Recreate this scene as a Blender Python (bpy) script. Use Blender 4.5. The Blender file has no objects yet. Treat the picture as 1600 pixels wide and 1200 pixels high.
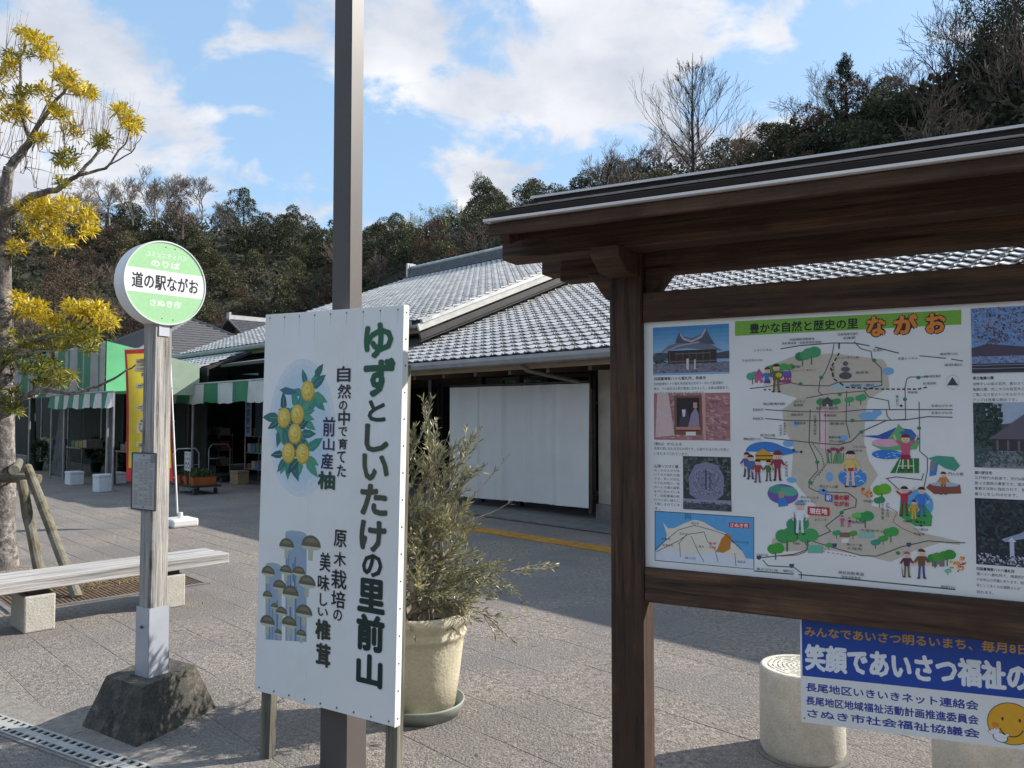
import bpy, math, random
from mathutils import Vector, Matrix, noise
random.seed(11)
S = bpy.context.scene
COL = S.collection
PI = math.pi
sin, cos, tan, rad = math.sin, math.cos, math.tan, math.radians

# ------------------------------------------------------------------ camera, sky, sun, exposure
FPX, PITCH, CAM = 1230.0, math.atan(50/1230.0), Vector((0, 0, 1.6))
cd = bpy.data.cameras.new('camera'); cam = bpy.data.objects.new('camera', cd); COL.objects.link(cam)
cam.location = CAM; cam.rotation_euler = (PI/2 + PITCH, 0, 0)
cd.sensor_width = 36; cd.lens = 36*FPX/1600; cd.clip_start = .05; cd.clip_end = 2000
S.camera = cam
SUN_AZ, SUN_EL = rad(18), rad(32)          # azimuth counted from +X towards +Y
SUNV = Vector((cos(SUN_AZ)*cos(SUN_EL), sin(SUN_AZ)*cos(SUN_EL), sin(SUN_EL)))
sd = bpy.data.lights.new('sun', 'SUN'); sd.energy = 4.6; sd.angle = rad(.55); sd.color = (1, .94, .85)
so = bpy.data.objects.new('sun', sd); COL.objects.link(so); so.rotation_euler = SUNV.to_track_quat('Z', 'Y').to_euler()
S.view_settings.view_transform = 'Standard'; S.view_settings.look = 'None'
S.view_settings.exposure = .62; S.view_settings.gamma = 1
try: S.view_settings.use_curve_mapping = False
except Exception: pass
W = bpy.data.worlds.new('World'); S.world = W; W.use_nodes = True

def nn(nt, t, **kw):
    n = nt.nodes.new(t)
    for k, v in kw.items(): setattr(n, k, v)
    return n
def setin(n, **kw):
    for k, v in kw.items():
        n.inputs[k.replace('_', ' ')].default_value = v
def build_world():
    nt = W.node_tree; nt.nodes.clear(); L = nt.links.new
    out = nn(nt, 'ShaderNodeOutputWorld'); bg = nn(nt, 'ShaderNodeBackground'); bg.inputs[1].default_value = .118
    sky = nn(nt, 'ShaderNodeTexSky', sky_type='NISHITA'); sky.sun_disc = False
    sky.sun_elevation = SUN_EL; sky.sun_rotation = PI/2 - SUN_AZ; sky.air_density = 1.0; sky.dust_density = .6; sky.ozone_density = 1.6
    tc = nn(nt, 'ShaderNodeTexCoord')
    nrm = nn(nt, 'ShaderNodeVectorMath', operation='NORMALIZE'); L(tc.outputs['Generated'], nrm.inputs[0])
    # flatten the direction onto a cloud layer
    sep = nn(nt, 'ShaderNodeSeparateXYZ'); L(nrm.outputs[0], sep.inputs[0])
    zz = nn(nt, 'ShaderNodeMath', operation='MAXIMUM'); L(sep.outputs[2], zz.inputs[0]); zz.inputs[1].default_value = 0
    za = nn(nt, 'ShaderNodeMath', operation='ADD'); L(zz.outputs[0], za.inputs[0]); za.inputs[1].default_value = .32
    dv = nn(nt, 'ShaderNodeVectorMath', operation='SCALE')
    iv = nn(nt, 'ShaderNodeMath', operation='DIVIDE'); iv.inputs[0].default_value = 1; L(za.outputs[0], iv.inputs[1])
    L(nrm.outputs[0], dv.inputs[0]); L(iv.outputs[0], dv.inputs['Scale'])
    n1 = nn(nt, 'ShaderNodeTexNoise'); n1.noise_dimensions = '3D'; setin(n1, Scale=4.6, Detail=8.0, Roughness=.55, Distortion=.35)
    L(dv.outputs[0], n1.inputs['Vector'])
    # where the big cloud banks stand: (pixel x, pixel y, tightness, weight)
    banks = [(790, 215, 45, .24), (900, 140, 80, .12), (560, 30, 80, .22), (1020, 50, 60, .22), (1150, 120, 130, .16), (30, 110, 34, .30), (120, 240, 90, .16),
             (285, 150, 300, .28), (1240, 185, 200, .14), (450, 10, 90, .08),
             (1330, 70, 60, -.25), (430, 190, 100, -.26), (340, 50, 200, -.20), (190, 20, 500, -.22), (420, 280, 80, -.22), (1000, 225, 200, -.16), (600, 160, 260, -.18),
             (745, 105, 320, -.16), (1090, 240, 200, -.1)]
    na = nn(nt, 'ShaderNodeMath', operation='MULTIPLY_ADD'); L(n1.outputs['Fac'], na.inputs[0]); na.inputs[1].default_value = 3.0; na.inputs[2].default_value = -1.03
    acc = na.outputs[0]
    for (x, y, k, wgt) in banks:
        d = pix(x, y)
        dp = nn(nt, 'ShaderNodeVectorMath', operation='DOT_PRODUCT'); L(nrm.outputs[0], dp.inputs[0]); dp.inputs[1].default_value = d
        pw = nn(nt, 'ShaderNodeMath', operation='MULTIPLY_ADD'); L(dp.outputs['Value'], pw.inputs[0]); pw.inputs[1].default_value = k; pw.inputs[2].default_value = -k
        ex = nn(nt, 'ShaderNodeMath', operation='EXPONENT'); L(pw.outputs[0], ex.inputs[0])
        ad = nn(nt, 'ShaderNodeMath', operation='MULTIPLY_ADD'); L(ex.outputs[0], ad.inputs[0]); ad.inputs[1].default_value = wgt; L(acc, ad.inputs[2])
        acc = ad.outputs[0]
    mr = nn(nt, 'ShaderNodeMapRange', interpolation_type='SMOOTHSTEP'); L(acc, mr.inputs['Value']); mr.inputs['From Min'].default_value = .40; mr.inputs['From Max'].default_value = .80
    n2 = nn(nt, 'ShaderNodeTexNoise'); setin(n2, Scale=4.2, Detail=6.0, Roughness=.55); L(dv.outputs[0], n2.inputs['Vector'])
    cr = nn(nt, 'ShaderNodeValToRGB'); L(n2.outputs['Fac'], cr.inputs[0])
    cr.color_ramp.elements[0].position = .3; cr.color_ramp.elements[0].color = (3.3, 3.6, 4.2, 1)
    cr.color_ramp.elements[1].position = .7; cr.color_ramp.elements[1].color = (5.5, 5.55, 5.75, 1)
    mx = nn(nt, 'ShaderNodeMixRGB'); L(mr.outputs[0], mx.inputs[0]); L(cr.outputs[0], mx.inputs[2])
    # thin milky veil over the blue
    ve = nn(nt, 'ShaderNodeMixRGB'); ve.inputs[0].default_value = .5; L(sky.outputs[0], ve.inputs[1]); ve.inputs[2].default_value = (2.9, 4.6, 6.6, 1)
    L(ve.outputs[0], mx.inputs[1]); L(mx.outputs[0], bg.inputs[0]); L(bg.outputs[0], out.inputs[0])

def pix(x, y):
    """direction through a point of the photograph (1600 x 1200)"""
    a, b = (x-800)/FPX, (600-y)/FPX
    return Vector((a, cos(PITCH) - b*sin(PITCH), sin(PITCH) + b*cos(PITCH))).normalized()
def atY(x, y, Y):
    d = pix(x, y); return CAM + d*(Y/d.y)
def gnd(x, y, z=0):
    d = pix(x, y); return CAM + d*((z-CAM.z)/d.z)
def onplane(x, y, P, n):
    d = pix(x, y); return CAM + d*((P-CAM).dot(n)/d.dot(n))
build_world()

# ------------------------------------------------------------------ helpers
def srgb(r, g, b):
    f = lambda c: ((c/255+.055)/1.055)**2.4 if c/255 > .04045 else c/255/12.92
    return (f(r), f(g), f(b), 1)
MATS = {}
def mat(name, c1, c2=None, scale=6., rough=.8, bump=0., bscale=None, detail=6., spec=.4, metal=0., coord='Object', stretch=None, gdir=None,
        isl=0., trans=0., contrast=(.35, .65), speck=None, c3=None, s3=.7):
    """general procedural surface: two tones by noise, optional speckle, large patches (c3), bump, per-piece tone shift, translucency"""
    if name in MATS: return MATS[name]
    m = bpy.data.materials.new(name); m.use_nodes = True; nt = m.node_tree; L = nt.links.new
    bs = nt.nodes['Principled BSDF']; out = nt.nodes['Material Output']
    setin(bs, Roughness=rough, Metallic=metal); bs.inputs['Specular IOR Level'].default_value = spec
    tc = nn(nt, 'ShaderNodeTexCoord'); vec = tc.outputs['Object' if coord == 'Position' else coord]
    if coord == 'Position':
        vec = nn(nt, 'ShaderNodeNewGeometry').outputs['Position']
    if gdir is not None:                    # grain: long along gdir, short across
        q = Vector(gdir).normalized().to_track_quat('X', 'Z').inverted().to_euler()
        mp = nn(nt, 'ShaderNodeMapping'); mp.inputs['Rotation'].default_value = q; L(vec, mp.inputs[0])
        m2 = nn(nt, 'ShaderNodeMapping'); m2.inputs['Scale'].default_value = stretch or (.08, 1, 1); L(mp.outputs[0], m2.inputs[0]); vec = m2.outputs[0]
    elif stretch:
        m2 = nn(nt, 'ShaderNodeMapping'); m2.inputs['Scale'].default_value = stretch; L(vec, m2.inputs[0]); vec = m2.outputs[0]
    n1 = nn(nt, 'ShaderNodeTexNoise'); setin(n1, Scale=scale, Detail=detail, Roughness=.62); L(vec, n1.inputs['Vector'])
    c2 = c2 or tuple(v*.8 for v in c1[:3])
    rp = nn(nt, 'ShaderNodeValToRGB'); L(n1.outputs['Fac'], rp.inputs[0])
    rp.color_ramp.elements[0].position, rp.color_ramp.elements[1].position = contrast
    rp.color_ramp.elements[0].color = (*c2[:3], 1); rp.color_ramp.elements[1].color = (*c1[:3], 1)
    colr = rp.outputs[0]
    if c3:
        n3 = nn(nt, 'ShaderNodeTexNoise'); setin(n3, Scale=s3, Detail=4.0, Roughness=.6); L(tc.outputs['Object'] if coord != 'Position' else vec, n3.inputs['Vector'])
        r3 = nn(nt, 'ShaderNodeMapRange'); L(n3.outputs['Fac'], r3.inputs[0]); r3.inputs[1].default_value = .42; r3.inputs[2].default_value = .62
        x3 = nn(nt, 'ShaderNodeMixRGB', blend_type='MIX'); L(r3.outputs[0], x3.inputs[0]); L(colr, x3.inputs[1]); x3.inputs[2].default_value = (*c3[:3], 1)
        colr = x3.outputs[0]
    if speck:                               # (scale, dark factor, light factor)
        n4 = nn(nt, 'ShaderNodeTexNoise'); setin(n4, Scale=speck[0], Detail=3.0, Roughness=.7); L(vec, n4.inputs['Vector'])
        r4 = nn(nt, 'ShaderNodeMapRange'); L(n4.outputs['Fac'], r4.inputs[0]); r4.inputs[1].default_value = .35; r4.inputs[2].default_value = .65
        r4.inputs[3].default_value = speck[1]; r4.inputs[4].default_value = speck[2]
        x4 = nn(nt, 'ShaderNodeVectorMath', operation='SCALE'); L(colr, x4.inputs[0]); L(r4.outputs[0], x4.inputs['Scale']); colr = x4.outputs[0]
    if isl:
        ge = nn(nt, 'ShaderNodeNewGeometry'); oi = nn(nt, 'ShaderNodeObjectInfo')
        ad = nn(nt, 'ShaderNodeMath', operation='ADD'); L(ge.outputs['Random Per Island'], ad.inputs[0]); L(oi.outputs['Random'], ad.inputs[1])
        fr = nn(nt, 'ShaderNodeMath', operation='FRACT'); L(ad.outputs[0], fr.inputs[0])
        r5 = nn(nt, 'ShaderNodeMapRange'); L(fr.outputs[0], r5.inputs[0]); r5.inputs[3].default_value = 1-isl; r5.inputs[4].default_value = 1+isl
        x5 = nn(nt, 'ShaderNodeVectorMath', operation='SCALE'); L(colr, x5.inputs[0]); L(r5.outputs[0], x5.inputs['Scale']); colr = x5.outputs[0]
    L(colr, bs.inputs['Base Color'])
    if bump:
        b = nn(nt, 'ShaderNodeBump'); b.inputs['Strength'].default_value = min(1, bump); b.inputs['Distance'].default_value = .02
        if bscale:
            nb = nn(nt, 'ShaderNodeTexNoise'); setin(nb, Scale=bscale, Detail=4.0, Roughness=.6); L(vec, nb.inputs['Vector']); L(nb.outputs['Fac'], b.inputs['Height'])
        else: L(n1.outputs['Fac'], b.inputs['Height'])
        L(b.outputs[0], bs.inputs['Normal'])
    if trans:
        tr = nn(nt, 'ShaderNodeBsdfTranslucent'); L(colr, tr.inputs[0]); ms = nn(nt, 'ShaderNodeMixShader'); ms.inputs[0].default_value = trans
        L(bs.outputs[0], ms.inputs[1]); L(tr.outputs[0], ms.inputs[2]); L(ms.outputs[0], out.inputs[0])
    MATS[name] = m; return m

ORG = {}
def thing(name, label, cat, loc=(0, 0, 0), group=None, kind=None):
    o = bpy.data.objects.new(name, None); COL.objects.link(o); o.location = loc; o.empty_display_size = .1
    o['label'] = label; o['category'] = cat
    if group: o['group'] = group
    if kind: o['kind'] = kind
    ORG[o.name] = Vector(loc); return o
def tag(o, label=None, cat=None, group=None, kind=None):
    if label: o['label'] = label
    if cat: o['category'] = cat
    if group: o['group'] = group
    if kind: o['kind'] = kind
    return o
def root_org(p):
    while p is not None:
        if p.name in ORG: return ORG[p.name]
        p = p.parent
    return Vector((0, 0, 0))
class MB:
    def __init__(s): s.v = []; s.f = []; s.m = []; s.cur = 0
    def quad(s, *p):
        b = len(s.v); s.v += [Vector(q) for q in p]; s.f.append(tuple(range(b, b+len(p)))); s.m.append(s.cur); return s
    def box(s, c, ax, ay, az):
        """box from centre and three half-axis vectors"""
        c, ax, ay, az = Vector(c), Vector(ax), Vector(ay), Vector(az); b = len(s.v)
        for k in (-1, 1):
            for j in (-1, 1):
                for i in (-1, 1): s.v.append(c+ax*i+ay*j+az*k)
        for q in ((0, 2, 3, 1), (4, 5, 7, 6), (0, 1, 5, 4), (2, 6, 7, 3), (0, 4, 6, 2), (1, 3, 7, 5)):
            s.f.append(tuple(b+i for i in q)); s.m.append(s.cur)
        return s
    def beam(s, p, q, w, h, up=(0, 0, 1), ch=0.):
        """rectangular bar from p to q, w wide (sideways), h high, optional chamfer"""
        p, q = Vector(p), Vector(q); d = (q-p).normalized(); up = Vector(up); side = d.cross(up).normalized(); u2 = side.cross(d).normalized()
        if not ch: return s.box((p+q)/2, (q-p)/2, side*w/2, u2*h/2)
        pts = [(-w/2+ch, -h/2), (w/2-ch, -h/2), (w/2, -h/2+ch), (w/2, h/2-ch), (w/2-ch, h/2), (-w/2+ch, h/2), (-w/2, h/2-ch), (-w/2, -h/2+ch)]
        b = len(s.v)
        for e, off in ((p, d*ch*0), (q, d*0)):
            for a, c in pts: s.v.append(e+side*a+u2*c)
        for i in range(8):
            j = (i+1) % 8; s.f.append((b+i, b+j, b+8+j, b+8+i)); s.m.append(s.cur)
        s.f.append(tuple(b+7-i for i in range(8))); s.f.append(tuple(b+8+i for i in range(8))); s.m += [s.cur]*2
        return s
    def tube(s, pts, rads, n=6, cap=True):
        pts = [Vector(p) for p in pts]; b = len(s.v); nrm = None
        for i, p in enumerate(pts):
            t = (pts[min(i+1, len(pts)-1)]-pts[max(i-1, 0)])
            t = t.normalized() if t.length > 1e-9 else Vector((0, 0, 1))
            if nrm is None: nrm = t.orthogonal().normalized()
            else:
                nrm = (nrm - t*nrm.dot(t)); nrm = nrm.normalized() if nrm.length > 1e-6 else t.orthogonal().normalized()
            bi = t.cross(nrm); r = rads[i] if hasattr(rads, '__len__') else rads
            for k in range(n):
                a = 2*PI*k/n; s.v.append(p + nrm*(cos(a)*r) + bi*(sin(a)*r))
        for i in range(len(pts)-1):
            for k in range(n):
                j = (k+1) % n; s.f.append((b+i*n+k, b+i*n+j, b+(i+1)*n+j, b+(i+1)*n+k)); s.m.append(s.cur)
        if cap and n > 2:
            s.f.append(tuple(b+n-1-k for k in range(n))); e = b+(len(pts)-1)*n; s.f.append(tuple(e+k for k in range(n))); s.m += [s.cur]*2
        return s
    def lathe(s, c, prof, n=40, noise_r=0.):
        c = Vector(c); b = len(s.v)
        for (r, z) in prof:
            for k in range(n):
                a = 2*PI*k/n; s.v.append(c+Vector((r*cos(a), r*sin(a), z)))
        for i in range(len(prof)-1):
            for k in range(n):
                j = (k+1) % n; s.f.append((b+i*n+k, b+i*n+j, b+(i+1)*n+j, b+(i+1)*n+k)); s.m.append(s.cur)
        return s
    def prism(s, pts, d):
        """closed polygon pts extruded by vector d"""
        b = len(s.v); n = len(pts); d = Vector(d)
        s.v += [Vector(p) for p in pts]+[Vector(p)+d for p in pts]
        s.f.append(tuple(b+n-1-i for i in range(n))); s.f.append(tuple(b+n+i for i in range(n))); s.m += [s.cur]*2
        for i in range(n):
            j = (i+1) % n; s.f.append((b+i, b+j, b+n+j, b+n+i)); s.m.append(s.cur)
        return s
    def mesh(s, name, mats, off=Vector((0, 0, 0)), smooth=False):
        me = bpy.data.meshes.new(name); me.from_pydata([v-off for v in s.v], [], s.f)
        for m in (mats if isinstance(mats, (list, tuple)) else [mats]): me.materials.append(m)
        if s.cur or any(s.m): me.polygons.foreach_set('material_index', s.m)
        if smooth: me.polygons.foreach_set('use_smooth', [True]*len(s.f))
        me.update(); return me
    def build(s, name, mats, parent=None, smooth=False, bevel=0., loc=None, **kw):
        off = root_org(parent) if parent else Vector(loc or (0, 0, 0))
        me = s.mesh(name, mats, off, smooth); o = bpy.data.objects.new(name, me); COL.objects.link(o)
        if parent: o.parent = parent
        else: o.location = off; ORG[o.name] = off
        if bevel:
            b = o.modifiers.new('bevel', 'BEVEL'); b.width = bevel; b.segments = 2; b.limit_method = 'ANGLE'; b.harden_normals = False
        tag(o, **kw); return o
def link_copy(src, name, parent, loc=None, rot=None):
    o = src.copy(); o.name = name; COL.objects.link(o); o.parent = parent
    if loc is not None: o.location = loc
    if rot is not None: o.rotation_euler = rot
    return o
def copy_tree(o, parent=None):
    c = o.copy(); COL.objects.link(c); c.parent = parent
    for ch in o.children: copy_tree(ch, c)
    return c

# text outlines from Blender's own built-in typeface, laid into a plane as flat print
TS = bpy.data.scenes.new('lettering_work'); TCACHE = {}
def glyphs(body, bold=0.):
    k = (body, bold)
    if k not in TCACHE:
        c = bpy.data.curves.new('t', 'FONT'); c.body = body; c.resolution_u = 2; c.offset = bold; c.fill_mode = 'FRONT'
        o = bpy.data.objects.new('t', c); TS.collection.objects.link(o)
        TS.view_layers[0].update(); dg = TS.view_layers[0].depsgraph
        me = bpy.data.meshes.new_from_object(o.evaluated_get(dg))
        v = [(p.co.x, p.co.y) for p in me.vertices]; f = [tuple(p.vertices) for p in me.polygons]
        bpy.data.meshes.remove(me); bpy.data.objects.remove(o); bpy.data.curves.remove(c)
        TCACHE[k] = (v, f)
    return TCACHE[k]
def print_mat():
    if 'print' in MATS: return MATS['print']
    m = bpy.data.materials.new('printed_ink'); m.use_nodes = True; nt = m.node_tree
    a = nn(nt, 'ShaderNodeVertexColor'); a.layer_name = 'ink'; bs = nt.nodes['Principled BSDF']; setin(bs, Roughness=.45)
    tc = nn(nt, 'ShaderNodeTexCoord'); no = nn(nt, 'ShaderNodeTexNoise'); setin(no, Scale=60., Detail=4.); nt.links.new(tc.outputs['Object'], no.inputs[0])
    r = nn(nt, 'ShaderNodeMapRange'); nt.links.new(no.outputs[0], r.inputs[0]); r.inputs[3].default_value = .88; r.inputs[4].default_value = 1.1
    x = nn(nt, 'ShaderNodeVectorMath', operation='SCALE'); nt.links.new(a.outputs[0], x.inputs[0]); nt.links.new(r.outputs[0], x.inputs['Scale'])
    nt.links.new(x.outputs[0], bs.inputs['Base Color']); MATS['print'] = m; return m
class Art:
    """flat print: polygons in plane coordinates (a, b), each shape a few thousandths of a millimetre in front of the one before"""
    def __init__(s, place, step=3.2e-6): s.pl = place; s.v = []; s.f = []; s.c = []; s.k = 1; s.step = 3.2e-6; s.n = 20
    def up(s, n=1): s.k += n; return s
    def poly(s, pts, col, k=None):
        b = len(s.v); s.n += 1
        for p in pts: s.v.append(s.pl(p[0], p[1], s.n*s.step))
        s.f.append(tuple(range(b, b+len(pts)))); s.c.append(srgb(*col)); return s
    def rect(s, x0, y0, x1, y1, col, k=None): return s.poly([(x0, y0), (x1, y0), (x1, y1), (x0, y1)], col, k)
    def disc(s, cx, cy, rx, ry, col, n=18, rot=0., k=None, a0=0, a1=2*PI):
        return s.poly([(cx+rx*cos(t)*cos(rot)-ry*sin(t)*sin(rot), cy+rx*cos(t)*sin(rot)+ry*sin(t)*cos(rot)) for t in [a0+(a1-a0)*i/n for i in range(n+(a1-a0 < 6))]], col, k)
    def leaf(s, x, y, ln, wd, ang, col, k=None):
        p = [(0, 0), (.3, .5), (.65, .4), (1, 0), (.65, -.4), (.3, -.5)]
        return s.poly([(x+ln*a*cos(ang)-wd*b*sin(ang), y+ln*a*sin(ang)+wd*b*cos(ang)) for a, b in p], col, k)
    def line(s, pts, w, col, k=None):
        for (x0, y0), (x1, y1) in zip(pts[:-1], pts[1:]):
            d = math.hypot(x1-x0, y1-y0) or 1e-9; ex, ey = (x1-x0)/d*w*.25, (y1-y0)/d*w*.25; nx, ny = -(y1-y0)/d*w/2, (x1-x0)/d*w/2
            s.poly([(x0-ex+nx, y0-ey+ny), (x1+ex+nx, y1+ey+ny), (x1+ex-nx, y1+ey-ny), (x0-ex-nx, y0-ey-ny)], col, k)
        return s
    def text(s, body, x0, y0, x1, y1, col, bold=0., k=None, rot=0.):
        """fits the outline of body into the box x0..x1, y0..y1 (y upwards: y0 = bottom); heavier strokes are struck several times side by side"""
        if bold > 0:
            e = bold*(y1-y0 if len(body) > 1 else min(x1-x0, y1-y0)); m = 8 if bold > .03 else 4
            for i in range(m):
                t = 2*PI*i/m; s.text(body, x0+e+e*cos(t), y0+e+e*sin(t), x1-e+e*cos(t), y1-e+e*sin(t), col, 0, None, rot)
            if bold > .03: s.text(body, x0+e, y0+e, x1-e, y1-e, col, 0, None, rot)
            return s
        v, f = glyphs(body, 0.)
        if not v: return s
        ax, bx = min(p[0] for p in v), max(p[0] for p in v); ay, by = min(p[1] for p in v), max(p[1] for p in v)
        cx, cy = (x0+x1)/2, (y0+y1)/2; b = len(s.v); s.n += 1
        for p in v:
            X = (p[0]-(ax+bx)/2)/max(bx-ax, 1e-6)*(x1-x0); Y = (p[1]-(ay+by)/2)/max(by-ay, 1e-6)*(y1-y0)
            s.v.append(s.pl(cx+X*cos(rot)-Y*sin(rot), cy+X*sin(rot)+Y*cos(rot), s.n*s.step))
        for q in f: s.f.append(tuple(b+i for i in q)); s.c.append(srgb(*col))
        return s
    def build(s, name, parent, **kw):
        off = root_org(parent); me = bpy.data.meshes.new(name); me.from_pydata([Vector(p)-off for p in s.v], [], s.f)
        a = me.color_attributes.new('ink', 'FLOAT_COLOR', 'CORNER'); buf = []
        for p, c in zip(me.polygons, s.c): buf += list(c)*p.loop_total
        a.data.foreach_set('color', buf); me.materials.append(print_mat()); me.update()
        o = bpy.data.objects.new(name, me); COL.objects.link(o); o.parent = parent; return tag(o, **kw)

# building and plaza grid: u runs along the shop front (towards the right and nearer), w away from the camera
GA = rad(-46); UX = Vector((cos(GA), sin(GA), 0)); WX = Vector((-sin(GA), cos(GA), 0)); ZX = Vector((0, 0, 1))
def G(u, w, z=0): return UX*u + WX*w + ZX*z
def hn(x, y, z=0, s=1.): return noise.noise(Vector((x*s, y*s, z*s)))
# ------------------------------------------------------------------ setting: ground, plaza slabs, hill
def mk_ground():
    m = mat('ground_mortar', (.20, .185, .17), (.13, .12, .11), scale=3, rough=.95, bump=.3, bscale=40, coord='Position')
    n = 40; R = 600; mb = MB()
    mb.quad((-R, -R, -.014), (R, -R, -.014), (R, R, -.014), (-R, R, -.014))
    mb.build('ground', m, kind='structure')
mk_ground()
M_SLAB = mat('slab_stone', (.335, .290, .252), (.160, .142, .130), scale=26, rough=.9, bump=.9, bscale=60, coord='Position', isl=.055,
             contrast=(.36, .62), speck=(95, .6, 1.4), c3=(.205, .190, .178), s3=.9, spec=.2)
def slab_geo(mb, c, lu, lw, ch=.004, zj=0.):
    z1 = zj; z0 = zj-.02; a, b = lu/2, lw/2
    o = [(-a, -b), (a, -b), (a, b), (-a, b)]; i = [(-a+ch, -b+ch), (a-ch, -b+ch), (a-ch, b-ch), (-a+ch, b-ch)]
    k = len(mb.v)
    mb.v += [c+UX*p+WX*q+ZX*z0 for p, q in o]+[c+UX*p+WX*q+ZX*(z1-ch*.6) for p, q in o]+[c+UX*p+WX*q+ZX*z1 for p, q in i]
    for t in range(4):
        j = (t+1) % 4; mb.f += [(k+t, k+j, k+4+j, k+4+t), (k+4+t, k+4+j, k+8+j, k+8+t)]; mb.m += [0, 0]
    mb.f.append((k+8, k+9, k+10, k+11)); mb.m.append(0)
def mk_plaza():
    plaza = thing('pavement', 'grey and pink stone slab paving of the plaza', 'paving', (0, 0, 0), kind='structure')
    del plaza['category']
    LU, LW, J = .6, .3, .0008; cells = []
    for r in range(-14, 29):
        w = r*LW+LW/2
        for q in range(-58, 16):
            u = q*LU + (LU/2 if r % 2 else 0)
            c = G(u, w)
            if c.y < -1.5 or w > 8.35: continue
            cells.append(c)
    vis = [c for c in cells if c.y > 2.9 and abs(c.x)/c.y < .68]
    vis.sort(key=lambda c: c.length); near = vis[:296]; ns = set(id(c) for c in near)
    protos = []
    for k in range(4):
        mb = MB(); slab_geo(mb, Vector((0, 0, 0)), LU-J*2, LW-J*2, ch=.0009+.0004*k); protos.append(mb.mesh('paving_slab', M_SLAB))
    for i, c in enumerate(near):
        o = bpy.data.objects.new('paving_slab', protos[i % 4]); COL.objects.link(o); o.parent = plaza
        o.location = (c.x, c.y, random.uniform(-.0012, .0008)); o.rotation_euler = (random.gauss(0, .0015), random.gauss(0, .0015), 0)
    mb = MB()
    for c in cells:
        if id(c) not in ns: slab_geo(mb, c, LU-J*2, LW-J*2, zj=random.uniform(-.0012, .0008))
    mb.build('paving_slabs_beyond', M_SLAB, plaza, kind='stuff')
mk_plaza()

# ---- skyline of the canopy in the photograph: pixel x -> pixel y, and how far away the crest is
SKY = [(-500, 250), (0, 300), (150, 305), (260, 300), (350, 300), (420, 318), (480, 332), (560, 336), (640, 330), (700, 306), (770, 288), (850, 294), (900, 303), (960, 284),
       (1030, 262), (1100, 262), (1180, 240), (1240, 188), (1300, 172), (1400, 150), (1450, 120), (1600, 60), (1700, 40), (2200, 0)]
CREST = [(-500, 105), (600, 105), (900, 95), (1050, 72), (1200, 52), (1600, 44), (2200, 44)]
def lerp_tab(T, x):
    if x <= T[0][0]: return T[0][1]
    for (a, p), (b, q) in zip(T[:-1], T[1:]):
        if x <= b: return p+(q-p)*(x-a)/(b-a)
    return T[-1][1]
def hill_z(X, Y):
    r = math.hypot(X, Y)
    if r < 20: return -.02
    px = 800+FPX*max(-3, min(3, X/Y)) if Y > .5 else (2400 if X > 0 else -2400); back = Y < .5*abs(X); R = lerp_tab(CREST, px); ys = lerp_tab(SKY, px)
    th = 4.9 if px < 830 else max(1.6, 4.9-3.3*(px-830)/110)
    zc = 1.6+(650-ys)/FPX*R*max(.30, abs(cos(math.atan2(X, Y)))) - th
    foot = 62 if px < 520 else (62-26*min(1, (px-520)/160) if px < 1000 else 36-8*min(1, (px-1000)/300))
    t = (r-foot)/(R-foot)
    if t <= 0: return -.02
    if t < 1: z = zc*(1-(1-t)**1.45)
    else: z = zc*(1-.12*min(2, t-1))
    return z + 1.2*hn(X, Y, 0, .07)*min(1, t*2)
def mk_hill():
    mb = MB(); NA, NR = 300, 46; a0, a1 = -PI, PI; rs = [27+(i/NR)**1.3*190 for i in range(NR+1)]  # full ring: unseen part behind the camera added to cut sky light
    for i in range(NA+1):
        a = a0+(a1-a0)*i/NA
        for r in rs:
            X, Y = r*sin(a), r*cos(a); mb.v.append(Vector((X, Y, hill_z(X, Y))))
    n = NR+1
    for i in range(NA):
        for j in range(NR): mb.f.append((i*n+j, (i+1)*n+j, (i+1)*n+j+1, i*n+j+1)); mb.m.append(0)
    m = mat('hill_undergrowth', (.05, .048, .028), (.022, .028, .015), scale=.8, rough=.95, bump=1, bscale=3, coord='Position', c3=(.05, .04, .03), s3=.12)
    mb.build('hill', m, smooth=True, kind='structure')
mk_hill()

# ---- trees of the hillside
def leafcard(mb, p, ln, wd, d, n):
    d = d.normalized(); s = d.cross(n)
    if s.length < 1e-4: s = d.orthogonal()
    s.normalize(); b = len(mb.v)
    mb.v += [p, p+d*ln*.5+s*wd*.5, p+d*ln, p+d*ln*.5-s*wd*.5]; mb.f.append((b, b+1, b+2, b+3)); mb.m.append(mb.cur)
def rv(): 
    while 1:
        v = Vector((random.uniform(-1, 1), random.uniform(-1, 1), random.uniform(-1, 1)))
        if .05 < v.length < 1: return v.normalized()
def crown_mesh(name, H, R, m, nl=2600, leaf=.26, lobes=12, zlow=.22, flat=1.0):
    mb = MB(); L = []
    for i in range(lobes):
        a = random.uniform(0, 2*PI); t = i/(lobes-1); rr = R*.62*math.sqrt(max(0, 1-(2*t-1)**2))*random.uniform(.6, 1.1)
        L.append((Vector((rr*cos(a), rr*sin(a), H*(zlow+(.88-zlow)*t))), R*random.uniform(.3, .5)*(1.15-.4*t)))
    for i in range(nl):
        c, r = random.choice(L); v = rv(); v.z = abs(v.z)*.9 if random.random() < .72 else v.z
        p = c + Vector((v.x, v.y, v.z*flat))*r*random.uniform(.72, 1.06)
        d = (v + rv()*.9 + Vector((0, 0, -.15))); leafcard(mb, p, leaf*random.uniform(.6, 1.5), leaf*random.uniform(.35, .8), d, rv())
    return mb.mesh(name, m)
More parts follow.
